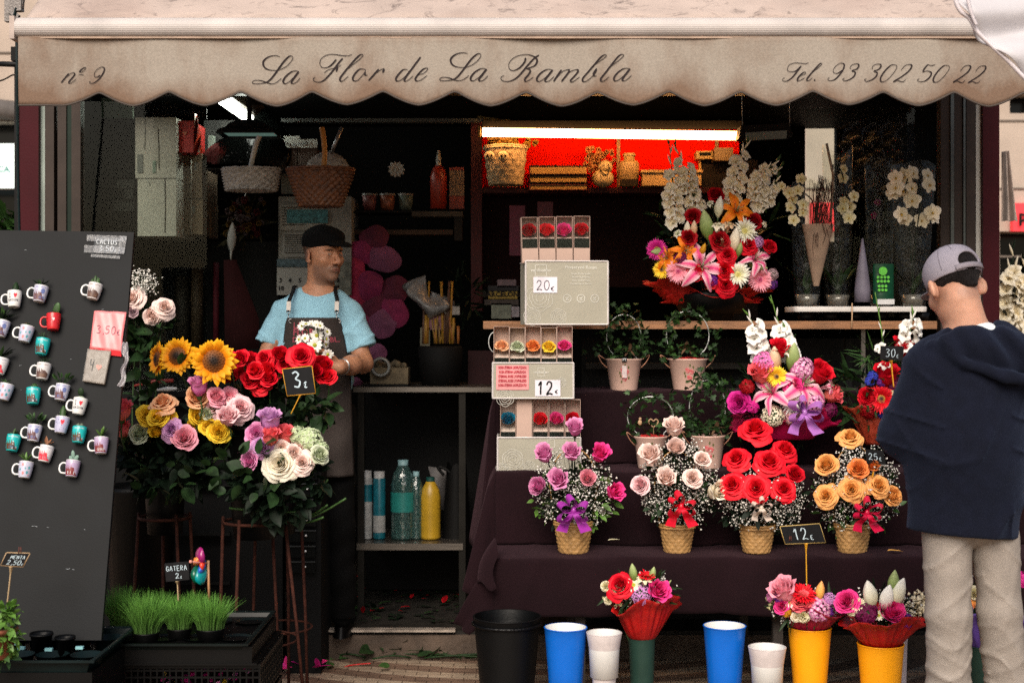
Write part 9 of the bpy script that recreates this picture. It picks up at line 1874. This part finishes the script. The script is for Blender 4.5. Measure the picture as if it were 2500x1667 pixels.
t=thing('storage_box','long cream plastic tub right of the tin on the red-lit shelf','tub',(X_(1600,7.05),7.05,zs));a,b_=X_(1563,7.05),X_(1712,7.05);part('tub',mat('cream plastic tub',(.42,.28,.12),.5),t,(a+.006,b_-.006,7.0,7.12,zs,zs+.062));part('lid',mat('cream plastic tub',(.42,.28,.12),.5),t,(a,b_,6.99,7.13,zs+.063,zs+.076))
t=thing('card_terminal','cream till printer and card reader raised on the cupboard behind the gladioli','till',P(1740,400,7.1));a=P(1700,387,7.1);part('printer',mat('yellow lit plastic',(.38,.26,.08),.5),t,(X_(1700,7.1),X_(1740,7.1),7.1,7.2,Z_(388,7.1),Z_(369,7.1)));part('reader',mat('shaded cream plastic',(.20,.13,.05),.5),t,(X_(1744,7.05),X_(1790,7.05),7.05,7.15,Z_(392,7.05),Z_(361,7.05)));part('slot',mblk,t,(X_(1708,7.1),X_(1735,7.1),7.094,7.098,Z_(380,7.1),Z_(373,7.1)))  # light and shade are put into the printer and reader plastic colours
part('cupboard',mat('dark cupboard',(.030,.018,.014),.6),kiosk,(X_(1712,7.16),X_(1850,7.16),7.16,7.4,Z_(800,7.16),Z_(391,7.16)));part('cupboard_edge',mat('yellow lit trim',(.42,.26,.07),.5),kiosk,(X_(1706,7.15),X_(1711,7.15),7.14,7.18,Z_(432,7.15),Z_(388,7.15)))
mb=MB();mb.add(LEAF['ovate'],Matrix.Translation(P(*B2(1825,640),5.34)+Vector((0,0,.02)))@Vector((1,.2,.2)).normalized().to_track_quat('Y','Z').to_matrix().to_4x4()@Matrix.Scale(.045,4));tag(mb.build('fallen_petal',PM('cream')),'cream petal lying on the lowest step between two baskets','petal')
mb=MB();mb.add(LEAF['ovate'],Matrix.Translation(P(*B3(1430,685),5.34)+Vector((0,0,.006)))@Vector((1,.1,.1)).normalized().to_track_quat('Y','Z').to_matrix().to_4x4()@Matrix.Scale(.06,4));tag(mb.build('fallen_petal',PM('amber')),'orange petal lying on the lowest step near the customer','petal')
mb=MB();mb.grid(lambda u,v:P(2448+40*u*(.35+.65*v),370+170*v,7.4)+Vector((0,.03*sin(u*14+v),0)),20,24);tag(mb.build('rolled_curtain',mat('dusty pink grey cloth',(.40,.32,.28),.9)),'dusty grey cloth hanging right of the burgundy post','curtain')
t=thing('potted_plant','white gladioli with dark leaves beyond the right corner post','plant',(X_(2480,6.8),6.8,0));MB().lathe([(.001,0),(.12,0),(.15,.45),(.001,.45)],WL(t),20).build('bucket',mbucket,t)
for x0,y0,x1,y1 in((2500,900,2470,590),(2520,900,2500,620),(2460,820,2466,640)):mb=MB();gladiolus(mb,[P(x0,y0,6.8),P((x0+x1)/2,(y0+y1)/2,6.8),P(x1,y1,6.8)],9,.05,r);mb.build('gladiolus',[PM('ivory'),gdeep],t)
foliage(t,scatter(90,r,2490,830,50,150,6.9,.1),r,'long',.16,gdeep,'leaves')
hp_=Vector(K(806,876,-.335));t=thing('daisy_bunch','small bunch of white daisies held in the shopkeeper\'s hand','flowers',hp_);st=MB()
for x,y,s_,dr in((525,1050,0,0),(560,1040,62,(-.5,-.7,.4)),(600,1025,60,(0,-.4,.9)),(650,1020,64,(0,-.5,.8)),(700,1030,66,(.2,-.6,.7)),(735,1040,50,(.5,-.6,.5)),(545,1165,56,(-.6,-.7,.1)),(590,1155,56,(-.2,-.8,.4)),(690,1130,78,(0,-1,.15)),(785,1095,54,(.7,-.6,.4)),(795,1160,56,(.9,-.4,0)),(785,1210,50,(.8,-.5,-.2)),(690,1215,84,(.05,-1,.05)),(660,1270,46,(-.2,-.8,-.4)),(800,1300,66,(.2,-.9,-.3)),(730,1290,44,(0,-.8,-.3))):
 if not s_:continue
 p=Vector(K(620+x/3.92,530+y/3.92,-.33-.03*sin(x*.7+y)));dn=Vector(dr).normalized();inst('daisy',fmesh('daisy'+str(x%2),'bright'),t,p,dn,s_/3.92/FPX*KP*1.75,x);st.tube(catmull([p-dn*.012,p.lerp(hp_,.5)-dn*.02+Vector((0,.02,0)),hp_,hp_+Vector((-.01,.01,-.09))],3),.0018,4)
st.build('stems',gstem,t)
